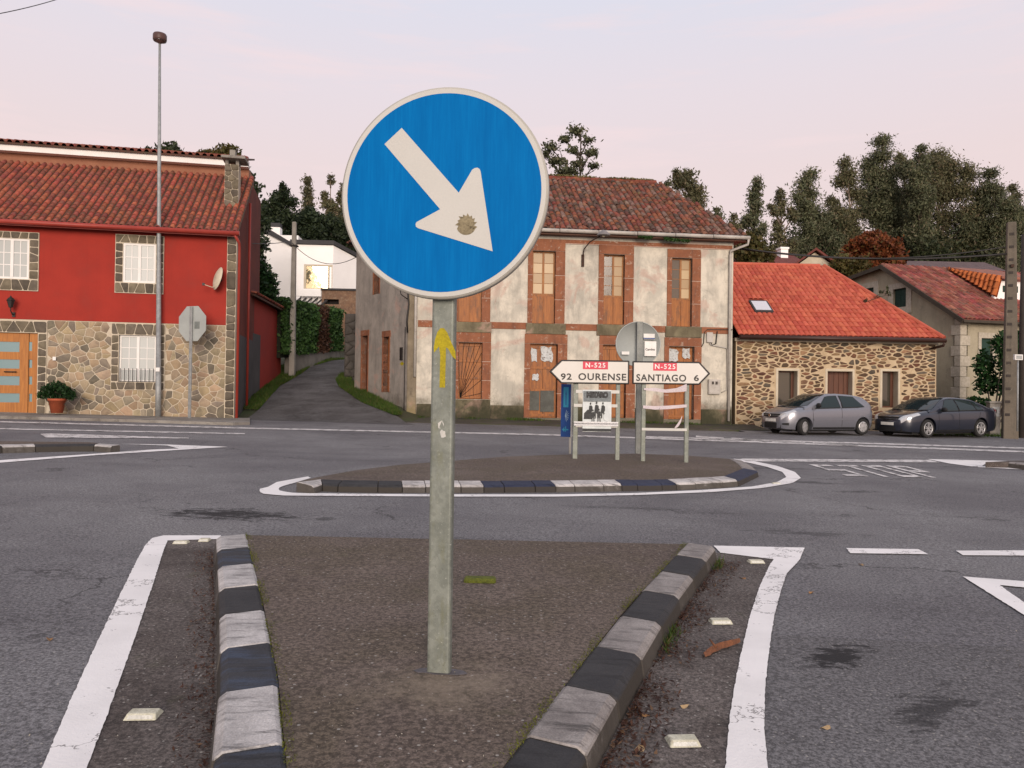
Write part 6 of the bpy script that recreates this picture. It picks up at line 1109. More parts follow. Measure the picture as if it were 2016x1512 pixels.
def car(name, label, loc, yaw, scale, K, paint):
    root = thing(name, label, 'car', loc, yaw, 'cars parked by the stone house'); root.scale = (scale,) * 3
    L, Wd = K['L'], K['W']; hw = smooth_curve(K['plan'], sig=4); deck = smooth_curve(K['deck'], sig=5); belt = smooth_curve(K['belt'], sig=5); low = smooth_curve(K['low'], sig=4); roof = smooth_curve(K['roof'], sig=6); Rz = K['H']
    xa, xf = K['roof'][0][0], K['roof'][-1][0]
    def sec(x):
        w_, b, d, s_ = hw(x), belt(x), deck(x), low(x); d = max(d, b - .12) if False else d; t_ = min(b, d)
        return [(0, s_), (w_ * .72, s_), (w_ * .93, s_ + .03), (w_ * .975, s_ + .14), (w_ * .995, s_ + (t_ - s_) * .42), (w_, s_ + (t_ - s_) * .66), (w_ * .985, t_ - .09), (w_ * .955, t_ - .02), (w_ * .86, d - .004), (w_ * .55, d + .018), (0, d + .028)]
    st_ = sorted(set(list(np.linspace(-L / 2, -L / 2 + .25, 7)) + list(np.linspace(-L / 2 + .25, L / 2 - .3, 36)) + list(np.linspace(L / 2 - .3, L / 2, 9)))); m = MB(); vs = []; fs = []
    for x in st_: h_ = sec(x); vs += [(x, y, z) for y, z in h_] + [(x, -y, z) for y, z in h_[-2:0:-1]]
    n_ = 20
    for i in range(len(st_) - 1):
        for k in range(n_): fs.append((i * n_ + k, i * n_ + (k + 1) % n_, (i + 1) * n_ + (k + 1) % n_, (i + 1) * n_ + k))
    fs += [tuple(range(n_))[::-1], tuple((len(st_) - 1) * n_ + k for k in range(n_))]; m.add(vs, fs, True); me = m.mesh('body', paint)
    bm = bmesh.new(); bm.from_mesh(me); bmesh.ops.recalc_face_normals(bm, faces=bm.faces); bm.to_mesh(me); bm.free()
    body = link(bpy.data.objects.new('body', me)); cut = MB()
    for wx in K['wheels']:
        for sy in (-1, 1): cut.lathe([(K['r'] * 1.17, 0), (K['r'] * 1.17, .42)], (wx, sy * (Wd / 2 - .17) + .0, K['r'] + .015), 32, 'y', False)
    cm_ = cut.mesh('cut', None)
    for v_ in cm_.vertices: v_.co.y += .21
    bm = bmesh.new(); bm.from_mesh(cm_); bmesh.ops.recalc_face_normals(bm, faces=bm.faces); bm.to_mesh(cm_); bm.free()
    co = link(bpy.data.objects.new('cut', cm_)); md = body.modifiers.new('b', 'BOOLEAN'); md.object = co; md.operation = 'DIFFERENCE'; md.solver = 'EXACT'; bpy.context.view_layer.update()
    me2 = bpy.data.meshes.new_from_object(body.evaluated_get(bpy.context.evaluated_depsgraph_get())); bpy.data.objects.remove(body); bpy.data.objects.remove(co); me2.name = 'body'; me2.materials.clear(); me2.materials.append(paint); me2.set_sharp_from_angle(angle=rad(38)); body = place(me2, 'body', root)
    tum = K['tum']
    def side(x, z): f = max(0, min(1, (z - belt(x)) / (Rz - .06 - belt(x)))); return hw(x) * .955 - tum * f ** 1.25
    m = MB(); vs = []; gx = np.linspace(xa, xf, 40)
    for x in gx:
        b, r_ = belt(x) - .05, max(roof(x), belt(x) - .03); zt_ = max(b + .005, r_ - .055 * min(1, (r_ - b) / .3)); pts = [(side(x, b), b), (side(x, b + (zt_ - b) * .5), b + (zt_ - b) * .5), (side(x, zt_), zt_), (side(x, zt_) - .045, zt_ + (r_ - zt_) * .62), (side(x, zt_) * .72, r_ - .006), (0, r_ + .006)]
        vs += [(x, y, z) for y, z in pts] + [(x, -y, z) for y, z in pts[-2::-1]]
    n_ = 11; fs = [(i * n_ + k, i * n_ + k + 1, (i + 1) * n_ + k + 1, (i + 1) * n_ + k) for i in range(39) for k in range(n_ - 1)]; m.add(vs, fs, True); me = m.mesh('roof_shell', paint); bm = bmesh.new(); bm.from_mesh(me); bmesh.ops.recalc_face_normals(bm, faces=bm.faces); bm.to_mesh(me); bm.free(); place(me, 'roof_shell', root)
    def glazing(nm, xb0, xb1, xt0, xt1, zb_, zt_, sgn, curve=0, pad=.0, mt=M_carglass, off=.007, round_=.0):
        n2, n3 = 14, 8; vs = []
        for j in range(n3 + 1):
            for i in range(n2 + 1):
                a, b = i / n2, j / n3; x = (xb0 + (xb1 - xb0) * a) * (1 - b) + (xt0 + (xt1 - xt0) * a) * b; zt2 = min(zt_, roof(x) - .075); z = (belt(x) + zb_) * (1 - b) + zt2 * b; vs.append((x, sgn * (side(x, z) + off), z))
        m_ = MB(); m_.add(vs, [(j * (n2 + 1) + i, j * (n2 + 1) + i + 1, (j + 1) * (n2 + 1) + i + 1, (j + 1) * (n2 + 1) + i) for j in range(n3) for i in range(n2)], True); me_ = m_.mesh(nm, mt)
        if sgn > 0: me_.flip_normals()
        return place(me_, nm, root)
    for sgn in (1, -1):
        for (xb0, xb1, xt0, xt1) in K['side_windows']:
            glazing('window_seal', xb0 - .025, xb1 + .03, xt0 - .025, xt1 + .03, -.005, Rz - .075, sgn, mt=M_under, off=.004); glazing('side_window', xb0, xb1, xt0, xt1, .02, Rz - .1, sgn, off=.009)
    def screen(nm, xb, xt, fwd, mg=.09, mt=M_carglass, off=.012, s0=.0, s1=1.0):
        n2, n3 = 16, 10; vs = []
        for j in range(n3 + 1):
            for i in range(n2 + 1):
                a, b = -1 + 2 * i / n2, s0 + (s1 - s0) * j / n3; x = xb + (xt - xb) * b; x2 = x - (1 if fwd else -1) * .10 * a * a; z = roof(x2); zz = max(z - .055, belt(x2)); y = a * (side(x2, zz) - mg * (.55 + .45 * b)); vs.append((x2 + (off if fwd else -off) * .7, y, z + off - .02 * a ** 4))
        m_ = MB(); m_.add(vs, [(j * (n2 + 1) + i, j * (n2 + 1) + i + 1, (j + 1) * (n2 + 1) + i + 1, (j + 1) * (n2 + 1) + i) for j in range(n3) for i in range(n2)], True); me_ = m_.mesh(nm, mt); 
        if not fwd: me_.flip_normals()
        return place(me_, nm, root)
    screen('windscreen', *K['wind'], True, .06, off=.010); screen('rear_window', *K['rear'], False, .1)
    m = MB(); xw = K['wind'][0]; m.add([(xw + .05 - .12 * a * a + dx, a * (hw(xw) * .86), deck(xw + .05) + .035 - .01 * a * a) for dx in (.0, .09) for a in np.linspace(-1, 1, 9)], [(i, i + 1, 10 + i, 9 + i) for i in range(8)]); m.build('cowl', M_under, root)
    MB().box(-L / 2 + .45, L / 2 - .4, -Wd * .38, Wd * .38, .13, .3).build('underbody_shade_slab', M_under, root)  # dark slab below the floor, added to deepen the shade under the car
    patch(root, dict(hw=hw, sec=sec, L=L), 'sill', M_under, K['wheels'][1] + K['r'] * 1.25, K['wheels'][0] - K['r'] * 1.25, 1.2, 2.75, .008)
    # wheels
    for wi, wx in enumerate(K['wheels']):
        for sy in (1, -1):
            r_ = K['r']; steer = K['steer'] if wi == 0 else 0; h0 = link(bpy.data.objects.new('wheel', None)); bpy.data.objects.remove(h0)
            m = MB(); m.lathe([(r_ * .62, -.09), (r_ * .9, -.095), (r_ * .98, -.07), (r_, -.03), (r_, .03), (r_ * .98, .07), (r_ * .9, .095), (r_ * .66, .09), (r_ * .62, .05)], (0, 0, 0), 36, 'y', True, False); T = M.Translation((wx, sy * (Wd / 2 - .115), r_)) @ M.Rotation(steer, 4, 'Z') @ (M.Identity(4) if sy < 0 else M.Rotation(math.pi, 4, 'Z'))
            ty = place(m.mesh('wheel', M_tyre), 'wheel', root, T); m = MB(); m.lathe([(0, .055), (r_ * .3, .05), (r_ * .58, .03), (r_ * .64, .085)], (0, 0, 0), 36, 'y', True, False)
            m.build('brake', M_under, ty); m = MB()
            if K['spokes'] == 5:
                for k in range(5):
                    a = 2 * math.pi * k / 5 + .3
                    for da in (-.17, .17): p0 = V((r_ * .14 * math.cos(a + da * 2), -.075, r_ * .14 * math.sin(a + da * 2))); p1 = V((r_ * .64 * math.cos(a + da), -.085, r_ * .64 * math.sin(a + da))); m.beam(p0, p1, .03, .05, (0, 1, 0))
                m.lathe([(r_ * .6, .06), (r_ * .62, .093), (r_ * .68, .095), (r_ * .69, .08)], (0, 0, 0), 36, 'y', True, False); m.lathe([(0, .09), (r_ * .14, .085), (r_ * .17, .06)], (0, 0, 0), 16, 'y', True, False)
            else:
                m.lathe([(0, .098), (r_ * .2, .095), (r_ * .5, .08), (r_ * .64, .088), (r_ * .67, .07)], (0, 0, 0), 36, 'y', True, False)
                dk = MB()
                for k in range(7):
                    a = 2 * math.pi * k / 7; dk.lathe([(0, 0), (r_ * .055, -.001)], (r_ * .5 * math.cos(a), -.0865, r_ * .5 * math.sin(a)), 8, 'y', False, False)
                dk.build('holes', M_under, ty)
            rm = m.build('rim', M_alloy, ty)
    for f in K['fit']: f(root, dict(hw=hw, deck=deck, belt=belt, low=low, sec=sec, L=L, W=Wd, paint=paint, side=side))
    return root
def patch(root, e, nm, mat, x0, x1, t0, t1, off=.006, sgns=(1, -1), nx=10, nt=8, shear=0.0, taper=0.0):
    def Spt(x, t):
        h_ = e['sec'](x); i = min(len(h_) - 2, int(t)); f = t - i; return V((x, h_[i][0] * (1 - f) + h_[i + 1][0] * f, h_[i][1] * (1 - f) + h_[i + 1][1] * f))
    for s_ in sgns:
        vs = []
        for i in range(nx + 1):
            for j in range(nt + 1):
                b = j / nt; a = i / nx; x = x0 + (x1 - x0) * a; tt0 = t0 + taper * (1 - a); t = tt0 + (t1 - tt0) * b + shear * (1 - a); x = min(x, e['L'] / 2)
                p = Spt(x, t); px_ = Spt(min(e['L'] / 2, x + .01), t) - Spt(x - .01, t); pt_ = Spt(x, min(9.9, t + .05)) - Spt(x, t - .05); nn = px_.cross(pt_); nn = nn.normalized() if nn.length > 1e-9 else V((0, 1, 0)); nn = nn if nn.y > 0 or nn.z > .5 else -nn; p = p + nn * off; vs.append((p.x, p.y * s_, p.z))
        m = MB(); m.add(vs, [(i * (nt + 1) + j, (i + 1) * (nt + 1) + j, (i + 1) * (nt + 1) + j + 1, i * (nt + 1) + j + 1) for i in range(nx) for j in range(nt)], True); me = m.mesh(nm, mat); bm = bmesh.new(); bm.from_mesh(me); bmesh.ops.recalc_face_normals(bm, faces=bm.faces); bm.to_mesh(me); bm.free(); place(me, nm, root)
def front_box(root, nm, mat, y, z0, z1, x, bow=.10, d=.03, n=10):
    """a bar across the nose that follows its bow"""
    m = MB(); vs = [(x - bow * (k / n * 2 - 1) ** 2 + dx, y * (k / n * 2 - 1), z) for k in range(n + 1) for dx, z in ((-d, z0), (0, z0 + .006), (0, z1 - .006), (-d, z1))]
    m.add(vs, [(4 * k + a, 4 * k + 4 + a, 4 * k + 4 + (a + 1) % 4, 4 * k + (a + 1) % 4) for k in range(n) for a in range(4)] + [(0, 1, 2, 3), (4 * n + 3, 4 * n + 2, 4 * n + 1, 4 * n)], False); return m.build(nm, mat, root)
def mirror_(root, e, x, z, mat):
    for s_ in (1, -1):
        y = e['hw'](x) * .955; m = MB(); m.lathe([(0, 0), (.07, .015), (.085, .06), (.08, .14), (.05, .19), (0, .2)], (x, 0, z + .02), 12, 'y'); me = m.mesh('wing_mirror', mat)
        for v_ in me.vertices: v_.co.x = x + (v_.co.x - x) * .62; v_.co.y = s_ * (y - .01 - v_.co.y) 
        place(me, 'wing_mirror', root)
def gap(root, e, x, z0, z1, slant=0.0):
    for s_ in (1, -1):
        m = MB(); pts = []
        for k in range(9):
            z = z0 + (z1 - z0) * k / 8; xx = x + slant * (k / 8); h_ = e['sec'](xx); zs2 = [q[1] for q in h_[2:8]]; ys2 = [q[0] for q in h_[2:8]]; y = float(np.interp(z, zs2, ys2)) + .002; pts.append((xx, s_ * y, z))
        m.tube(pts, .006, 4); m.build('panel_gap', M_under, root)
def handle(root, e, x, z, mat, wd=.09):
    for s_ in (1, -1):
        h_ = e['sec'](x); y = float(np.interp(z, [q[1] for q in h_[2:8]], [q[0] for q in h_[2:8]])); m = MB(); m.lathe([(0, -.0), (.04, .003), (.042, .018), (0, .024)], (0, 0, 0), 12, 'y'); me = m.mesh('door_handle', mat); me.transform(M.Translation((x, s_ * y, z)) @ M.Diagonal((wd / .042 / 2 * 1.6, s_, .75, 1))); place(me, 'door_handle', root)
def hatch_fit(root, e):
    L, hx = e['L'], e['L'] / 2
    patch(root, e, 'headlight', M_lampg, hx - .46, hx - .03, 5.5, 8.4, .008, taper=1.2); front_box(root, 'grille', M_under, .43, .60, .72, hx + .022, .06); front_box(root, 'grille_bar', M_alloy, .42, .655, .675, hx + .03, .06)
    m = MB(); m.lathe([(.055, 0), (.062, .012), (.055, .016), (.045, .012)], (hx + .035, 0, .662), 20, 'x'); m.beam((hx + .046, -.06, .667), (hx + .046, .06, .657), .01, .012); m.build('badge', M_chrome, root)
    front_box(root, 'bumper_strip', M_under, .60, .535, .56, hx + .008, .20); front_box(root, 'lower_intake', M_under, .50, .22, .42, hx + .022, .05); front_box(root, 'number_plate', M_plate, .26, .445, .55, hx + .026, .012, .02)
    for k, y in enumerate((-.17, -.12, -.07, -.02, .08, .13, .18)): MB().box(hx + .025, hx + .027, y - .016, y + .016, .47, .53).build('plate_character', M_dim, root) if 0 else None
    patch(root, e, 'fog_lamp_recess', M_under, hx - .22, hx - .05, 3.2, 4.0, .006); patch(root, e, 'tail_light', M_tail, -hx + .02, -hx + .14, 6.0, 8.0, .008)
    patch(root, e, 'side_rub_strip', e['paint'], -.95, .78, 4.15, 4.5, .014); mirror_(root, e, .62, 1.0, M_under); gap(root, e, .80, .30, .93); gap(root, e, -.42, .30, .95); handle(root, e, -.26, .80, M_under, .07)
def sedan_fit(root, e):
    L, hx = e['L'], e['L'] / 2
    patch(root, e, 'headlight', M_lampg, hx - .62, hx - .03, 5.3, 8.3, .008, taper=1.3); front_box(root, 'grille', M_under, .42, .57, .745, hx + .014, .07)
    for z in (.58, .65, .735): front_box(root, 'grille_bar', M_chrome, .43, z - .011, z + .011, hx + .024, .07)
    m = MB(); m.box(hx + .03, hx + .038, -.075, .075, .638, .666); m.box(hx + .03, hx + .038, -.03, .03, .624, .68); m.build('badge', M_chrome, root)
    front_box(root, 'number_plate', M_plate, .26, .42, .53, hx + .03, .012, .02); front_box(root, 'lower_intake', M_under, .56, .2, .38, hx + .022, .06); patch(root, e, 'tail_light', M_tail, -hx + .015, -hx + .26, 6.4, 8.4, .008)
    patch(root, e, 'chrome_waist_trim', M_chrome, -1.45, .62, 7.05, 7.35, .012); mirror_(root, e, .72, .98, M_under); gap(root, e, .92, .30, .92); gap(root, e, -.12, .30, .92); gap(root, e, -1.12, .55, .92, -.12); handle(root, e, .06, .80, M_chrome, .1); handle(root, e, -.98, .82, M_chrome, .1)
HATCH = dict(L=3.82, W=1.65, H=1.44, r=.285, wheels=(1.14, -1.35), steer=rad(22), tum=.20, spokes=7,
    plan=[(-1.91, .60), (-1.86, .70), (-1.7, .77), (-1.35, .82), (0, .825), (1.1, .82), (1.45, .79), (1.7, .70), (1.86, .57), (1.91, .46)],
    deck=[(-1.91, .66), (-1.86, .86), (-1.78, .97), (-1.5, 1.0), (.8, .985), (1.05, .955), (1.4, .87), (1.65, .785), (1.82, .715), (1.88, .66), (1.91, .58)],
    belt=[(-1.91, .98), (-1.5, .985), (-1.0, .955), (.9, .90), (1.5, .83), (1.91, .80)], low=[(-1.91, .36), (-1.8, .22), (-1.6, .165), (1.5, .165), (1.75, .175), (1.91, .22)],
    roof=[(-1.86, .9), (-1.80, 1.02), (-1.62, 1.22), (-1.42, 1.34), (-1.0, 1.41), (-.4, 1.44), (.05, 1.42), (.3, 1.36), (.75, 1.16), (1.14, .93)], wind=(1.08, .22), rear=(-1.80, -1.5), side_windows=[(-.36, .70, -.30, .16), (-1.40, -.48, -1.02, -.44)], fit=[hatch_fit])
SEDAN = dict(L=4.8, W=1.81, H=1.45, r=.325, wheels=(1.43, -1.28), steer=rad(2), tum=.24, spokes=5,
    plan=[(-2.4, .62), (-2.34, .74), (-2.1, .84), (-1.5, .90), (0, .905), (1.4, .90), (1.85, .86), (2.15, .77), (2.33, .63), (2.4, .50)],
    deck=[(-2.4, .72), (-2.36, .92), (-2.25, 1.06), (-1.7, 1.09), (-1.2, 1.03), (.9, .98), (1.25, .955), (1.7, .89), (2.1, .80), (2.3, .735), (2.37, .68), (2.4, .58)],
    belt=[(-2.4, 1.0), (-1.6, 1.0), (-1.0, .97), (1.0, .92), (1.7, .85), (2.4, .80)], low=[(-2.4, .38), (-2.25, .24), (-2.0, .18), (1.8, .165), (2.15, .17), (2.4, .22)],
    roof=[(-1.95, .98), (-1.72, 1.10), (-1.4, 1.25), (-1.0, 1.385), (-.4, 1.44), (0, 1.45), (.3, 1.42), (.55, 1.35), (.95, 1.15), (1.38, .92)], wind=(1.32, .42), rear=(-1.82, -1.2), side_windows=[(-.10, .84, -.06, .40), (-1.03, -.18, -.86, -.14), (-1.44, -1.09, -1.10, -.93)], fit=[sedan_fit])
def park(px_, py_, wx, Wd, yaw, sc):                         # put the near front wheel on the ground there
    q = gp(px_, py_); f = V((math.cos(yaw), math.sin(yaw), 0)); l_ = V((-f.y, f.x, 0)); c = q - f * wx * sc - l_ * (Wd / 2 - .1) * sc; return V((c.x, c.y, q.z - .0))
ya = math.pi + rad(19); cl = park(1581, 857, 1.14, 1.65, ya, .96); car('hatchback_car', 'silver-grey three-door hatchback parked before the stone house door', cl, ya, .96, HATCH, carpaint('silver_grey_paint', (.20, .205, .235), .5))
ya = math.pi + rad(23); cl = park(1824, 862, 1.43, 1.81, ya, .95); car('saloon_car', 'dark navy four-door saloon parked right of the hatchback', cl, ya, .95, SEDAN, carpaint('dark_navy_paint', (.016, .02, .034), .3))
# ================================================================ plants
def leaves(pts, size, aspect=.5, droop=.0, seed=0, flat=.0):
    r_ = np.random.default_rng(seed); n = len(pts); a = r_.normal(size=(n, 3)); a[:, 2] -= droop; a /= np.linalg.norm(a, axis=1, keepdims=True)
    b = r_.normal(size=(n, 3)); b -= a * (a * b).sum(1, keepdims=True); b /= np.linalg.norm(b, axis=1, keepdims=True)
    s_ = size * r_.uniform(.55, 1.35, (n, 1)); A, B = a * s_, b * s_ * aspect; v = np.stack([pts - A, pts + B, pts + A, pts - B], 1).reshape(-1, 3); return v, np.arange(4 * n).reshape(n, 4)
def blob(c, r, n, seed, shell=.55, rough=.3):
    r_ = np.random.default_rng(seed); d = r_.normal(size=(n, 3)); d /= np.linalg.norm(d, axis=1, keepdims=True); lump = 1 + rough * np.sin(d[:, 0] * 5 + seed) * np.sin(d[:, 1] * 6 + seed * 2) * np.cos(d[:, 2] * 5 + seed * 3)
    rr = (shell + (1 - shell) * r_.random(n)) * lump if shell > .25 else np.minimum(1.45, np.abs(r_.normal(.55, .32, n))) * lump; rr = np.where(r_.random(n) < .12, rr * r_.uniform(.3, 1.25, n), rr); return np.array(c) + d * rr[:, None] * np.array(r)
L_euc = [leafmat('eucalyptus_leaf', (.095, .112, .062), (.16, .168, .09), (.22, .19, .12)), leafmat('eucalyptus_leaf_warm', (.108, .112, .06), (.175, .165, .085), (.24, .18, .11))]
L_con = leafmat('conifer_leaf', (.018, .032, .016), (.042, .06, .026)); L_oak = leafmat('dark_broadleaf', (.032, .046, .02), (.07, .082, .036)); L_hedge = leafmat('hedge_leaf', (.032, .082, .02), (.075, .15, .04)); L_brown = leafmat('brown_hedge', (.085, .045, .03), (.13, .065, .04)); L_red = leafmat('autumn_leaf', (.16, .042, .016), (.23, .07, .022), (.15, .10, .03)); L_olive = leafmat('yellowing_leaf', (.07, .07, .018), (.12, .09, .03)); L_shrub = leafmat('shrub_leaf', (.012, .04, .012), (.03, .085, .022)); L_grass = leafmat('grass_blade', (.04, .085, .012), (.08, .14, .02), (.16, .13, .05)); L_dead = leafmat('dead_leaf', (.05, .022, .015), (.10, .045, .028), (.2, .12, .07))
M_trunk = pm('eucalyptus_bark', (.27, .21, .17), (.16, .12, .095), scale=1.5, streak=.4); M_trunkd = pm('dark_bark', (.07, .055, .045), (.045, .036, .03), scale=2)
def tree(name, label, base, clumps, leaf, trunk, lsize, dens, tr=.25, group=None, seed=1, droop=.4, aspect=.4, top=None, shell=.35, cat='tree'):
    """clumps: (dx, dy, z, rx, rz); the trunk runs to the top and sends a limb to every clump"""
    t = thing(name, label, cat, base, 0, group); rs = random.Random(seed); pts = []
    zt_ = top or max(c[2] for c in clumps); m = MB(); tp_ = [V((0, 0, -.5))]; k_ = 6
    for i in range(1, k_ + 1): tp_.append(V((rs.uniform(-.02, .02) * zt_, rs.uniform(-.02, .02) * zt_, zt_ * i / k_)))
    m.tube(tp_, [tr * (1 - .85 * i / k_) for i in range(k_ + 1)], 7)
    for j, (dx, dy, z, rx, rz) in enumerate(clumps):
        zj = max(.4, z - rz * 1.2 - math.hypot(dx, dy) * .9); f = min(.98, zj / zt_); p0 = tp_[min(k_ - 1, int(f * k_))].lerp(tp_[min(k_, int(f * k_) + 1)], f * k_ - int(f * k_)); p1 = V((dx, dy, z)); md = p0.lerp(p1, .55) + V((0, 0, -.1 * rz)); m.tube([p0, md, p1], [tr * .34, tr * .22, tr * .07], 5)
        for s_ in range(3): a = rs.uniform(0, 6.28); m.tube([md.lerp(p1, .4 * s_), p1 + V((math.cos(a) * rx * .7, math.sin(a) * rx * .7, rs.uniform(-.3, .7) * rz))], [tr * .12, tr * .04], 4)
        n = int(dens * (rx * rx * rz) ** (2 / 3)); pts.append(blob((dx, dy, z), (rx, rx, rz), n, seed * 31 + j, shell, .35))
    m.build('trunk', trunk, t); v, f = leaves(np.concatenate(pts), lsize, aspect, droop, seed); place(fast('crown', v, f, leaf), 'crown', t); return t
def euc_clumps(h, w_, low, seed, n=9):
    """ragged crown of several ascending branches, each a string of rounded puffs with gaps between them"""
    r_ = random.Random(seed); out_ = []; ns = 3 + (w_ > 1.6) + (w_ > 2.4)
    for s_ in range(ns):
        a = seed * 1.7 + s_ * 2.4; off = 0 if s_ == 0 else w_ * r_.uniform(.3, .62); ox, oy = off * math.cos(a) * (1 if s_ else 0), off * math.sin(a) * .7; sgn = -1 if s_ % 2 else 1; ox = sgn * abs(ox) if s_ else 0
        top = h if s_ == 0 else h * (1 - r_.uniform(.06, .24)); z = top; k = 0; bot = h * (low + r_.uniform(-.05, .12))
        while z > bot:
            rr = w_ * (.30 if k == 0 else .38 if k == 1 else r_.uniform(.34, .52)); rz = rr * r_.uniform(.7, 1.05)
            if k < 2 or r_.random() > .3: out_.append((ox * (1 - .25 * k / 6) + r_.gauss(0, w_ * .1) * (k > 0), oy + r_.gauss(0, w_ * .14), z - rz * .7, rr, rz))
            z -= rz * r_.uniform(.95, 1.6); k += 1
    return out_
# the tall eucalyptus row on the right: place in the picture of the crown's top, half width, distance
EU = [(1312, 356, 26, 62, .5, 'slim eucalyptus top just right of the derelict house ridge'), (1357, 330, 44, 64, .42, 'eucalyptus with twin pointed tops above the derelict house hip'), (1413, 408, 26, 60, .4, 'small eucalyptus between the derelict hip and the taller trees'), (1446, 420, 26, 66, .4, 'short eucalyptus above the white downpipe corner'), (1490, 350, 30, 74, .55, 'slim eucalyptus with bare double trunk, first of the tall row'), (1537, 372, 26, 76, .5, 'thin eucalyptus second in the tall row from the left'), (1592, 336, 46, 80, .28, 'broad eucalyptus with leaves low down, third in the tall row'),
      (1664, 311, 44, 82, .32, 'open eucalyptus left of the tallest pair'), (1733, 270, 56, 84, .42, 'tallest eucalyptus in the middle of the row with pale bare trunks'), (1775, 300, 36, 88, .4, 'eucalyptus close right of the tallest one'), (1812, 287, 36, 80, .5, 'slender eucalyptus leaning beside the big green one'), (1856, 290, 62, 84, .15, 'massive green eucalyptus right of the gap in the row'), (1941, 336, 52, 82, .1, 'dense dark eucalyptus standing left of the concrete pole'), (1994, 362, 30, 90, .35, 'eucalyptus seen behind the two poles at the right edge'), (2040, 380, 46, 86, .2, 'eucalyptus cut by the right edge of the frame')]
for i, (px_, py_, hw_, Y, low, lb) in enumerate(EU):
    top_ = dp(px_, py_, Y); zb_ = H(top_.x, Y) ; h = top_.z - zb_; w_ = hw_ / F * Y * 1.3; cl_ = euc_clumps(h, w_, low, 40 + i)
    if i == 1: cl_ += [(-w_ * .45, 0, h * .97, w_ * .2, w_ * .24), (-w_ * .4, 0, h * .93, w_ * .28, w_ * .3)]
    if low > .35: cl_ += [(w_ * .6, 1, h * (low - .12), w_ * .36, w_ * .3), (-w_ * .6, -1, h * (low - .06), w_ * .34, w_ * .28), (w_ * .1, 1, h * (low - .22), w_ * .45, w_ * .36)]
    tree('eucalyptus', lb, (top_.x, Y, zb_), cl_, L_euc[i % 2], M_trunk, .17, 1000, .3, 'eucalyptus trees along the skyline', 50 + i, .7, .32, top=h * .94, shell=.2)
# understorey between the trunks, too tangled to count
U_ = []
r_ = np.random.default_rng(5)
for k in range(46):
    px_ = 1405 + 640 * r_.random(); Y = 78 + 26 * r_.random(); zt_ = dp(px_, 505 - 42 * r_.random() - (22 if px_ > 1560 else -5), Y); zb_ = H(zt_.x, Y); h = zt_.z - zb_
    for q in range(3): U_.append(blob((zt_.x + r_.normal() * 1.2, Y, zb_ + h * (.3 + .27 * q)), (2.4, 2.4, h * .2), 700, 900 + k * 3 + q, .1, .4))
v, f = leaves(np.concatenate(U_), .24, .45, .3, 77); o = place(fast('woodland_undergrowth', v, f, L_oak), 'woodland_undergrowth'); tag(o, 'dark tangled woodland undergrowth between the eucalyptus trunks', 'undergrowth', kind='stuff')
# trees elsewhere
q = dp(1136, 243, 58); zb_ = H(q.x, 58); h = q.z - zb_; s_ = 58 / F
tree('pine_tree', 'airy umbrella-shaped tree rising behind the derelict house ridge', (q.x, 58, zb_), [((x - 1136) * s_, 0, h - (y - 243) * s_, rx * s_, rz * s_) for x, y, rx, rz in ((1135, 258, 20, 13), (1112, 275, 15, 9), (1158, 276, 16, 9), (1085, 292, 20, 12), (1128, 296, 16, 9), (1164, 300, 18, 10), (1098, 318, 22, 12), (1072, 306, 14, 9), (1140, 322, 18, 9), (1170, 326, 16, 8), (1120, 338, 30, 10))], L_euc[0], M_trunkd, .14, 900, .28, None, 5, .2, .5, top=h * .95, shell=.05)
CN = [(484, 318, 64, 44, 'tall dark conifer rising right behind the red house'), (556, 352, 62, 58, 'dark conifer with a pointed top behind the white house'), (522, 386, 62, 60, 'broad dark tree left of the pointed conifer'), (608, 398, 66, 62, 'rounded dark tree behind the white house roof'), (650, 412, 60, 64, 'dark tree between the white house and the round sign'), (694, 430, 60, 64, 'dark tree partly hidden by the round blue sign')]
for i, (px_, py_, hw_, Y, lb) in enumerate(CN):
    q = dp(px_, py_, Y); zb_ = H(q.x, Y); h = q.z - zb_; w_ = hw_ / F * Y; cl_ = []; rs = random.Random(i)
    for k in range(26): f = k / 25; rr = w_ * (1.0 - f) ** (.55 if i in (0, 1) else .42); a = k * 2.4; cl_.append((rr * .68 * math.cos(a), rr * .68 * math.sin(a), h * (.1 + .9 * f) - (.45 * w_ * .5 if f > .9 else 0), rr * .42 + w_ * .14, rr * .34 + w_ * .14))
    tree('conifer_tree', lb, (q.x, Y, zb_), cl_, L_con, M_trunkd, .15, 900, .3, 'dark trees behind the white house', 80 + i, .2, .45, top=h * .93, shell=.3)
U_ = []
for k in range(26):
    px_ = 480 + 240 * r_.random(); Y = 66 + 8 * r_.random(); q = dp(px_, 425 + 30 * r_.random(), Y); zb_ = H(q.x, Y); h = q.z - zb_
    for c_ in range(2): U_.append(blob((q.x, Y, zb_ + h * (.35 + .4 * c_)), (2.2, 2.0, h * .3), 700, 1900 + k * 3 + c_, .1, .4))
v, f = leaves(np.concatenate(U_), .2, .45, .3, 78); o = place(fast('woodland_undergrowth', v, f, L_oak), 'woodland_undergrowth'); tag(o, 'dark woodland mass on the hill above the white house', 'undergrowth', kind='stuff')
for i, (px_, py_, hw_, Y, lb) in enumerate([(604, 346, 26, 78, 'slim eucalyptus above the white house chimney side'), (651, 344, 24, 80, 'slim eucalyptus just left of the round blue sign'), (676, 360, 22, 82, 'eucalyptus touching the left rim of the round blue sign')]):
    q = dp(px_, py_, Y); zb_ = H(q.x, Y); h = q.z - zb_; w_ = hw_ / F * Y * 1.1; tree('eucalyptus', lb, (q.x, Y, zb_), euc_clumps(h, w_, .45, 140 + i), L_euc[1], M_trunk, .17, 900, .25, 'eucalyptus trees along the skyline', 150 + i, .6, .35, top=h * .94, shell=.2)
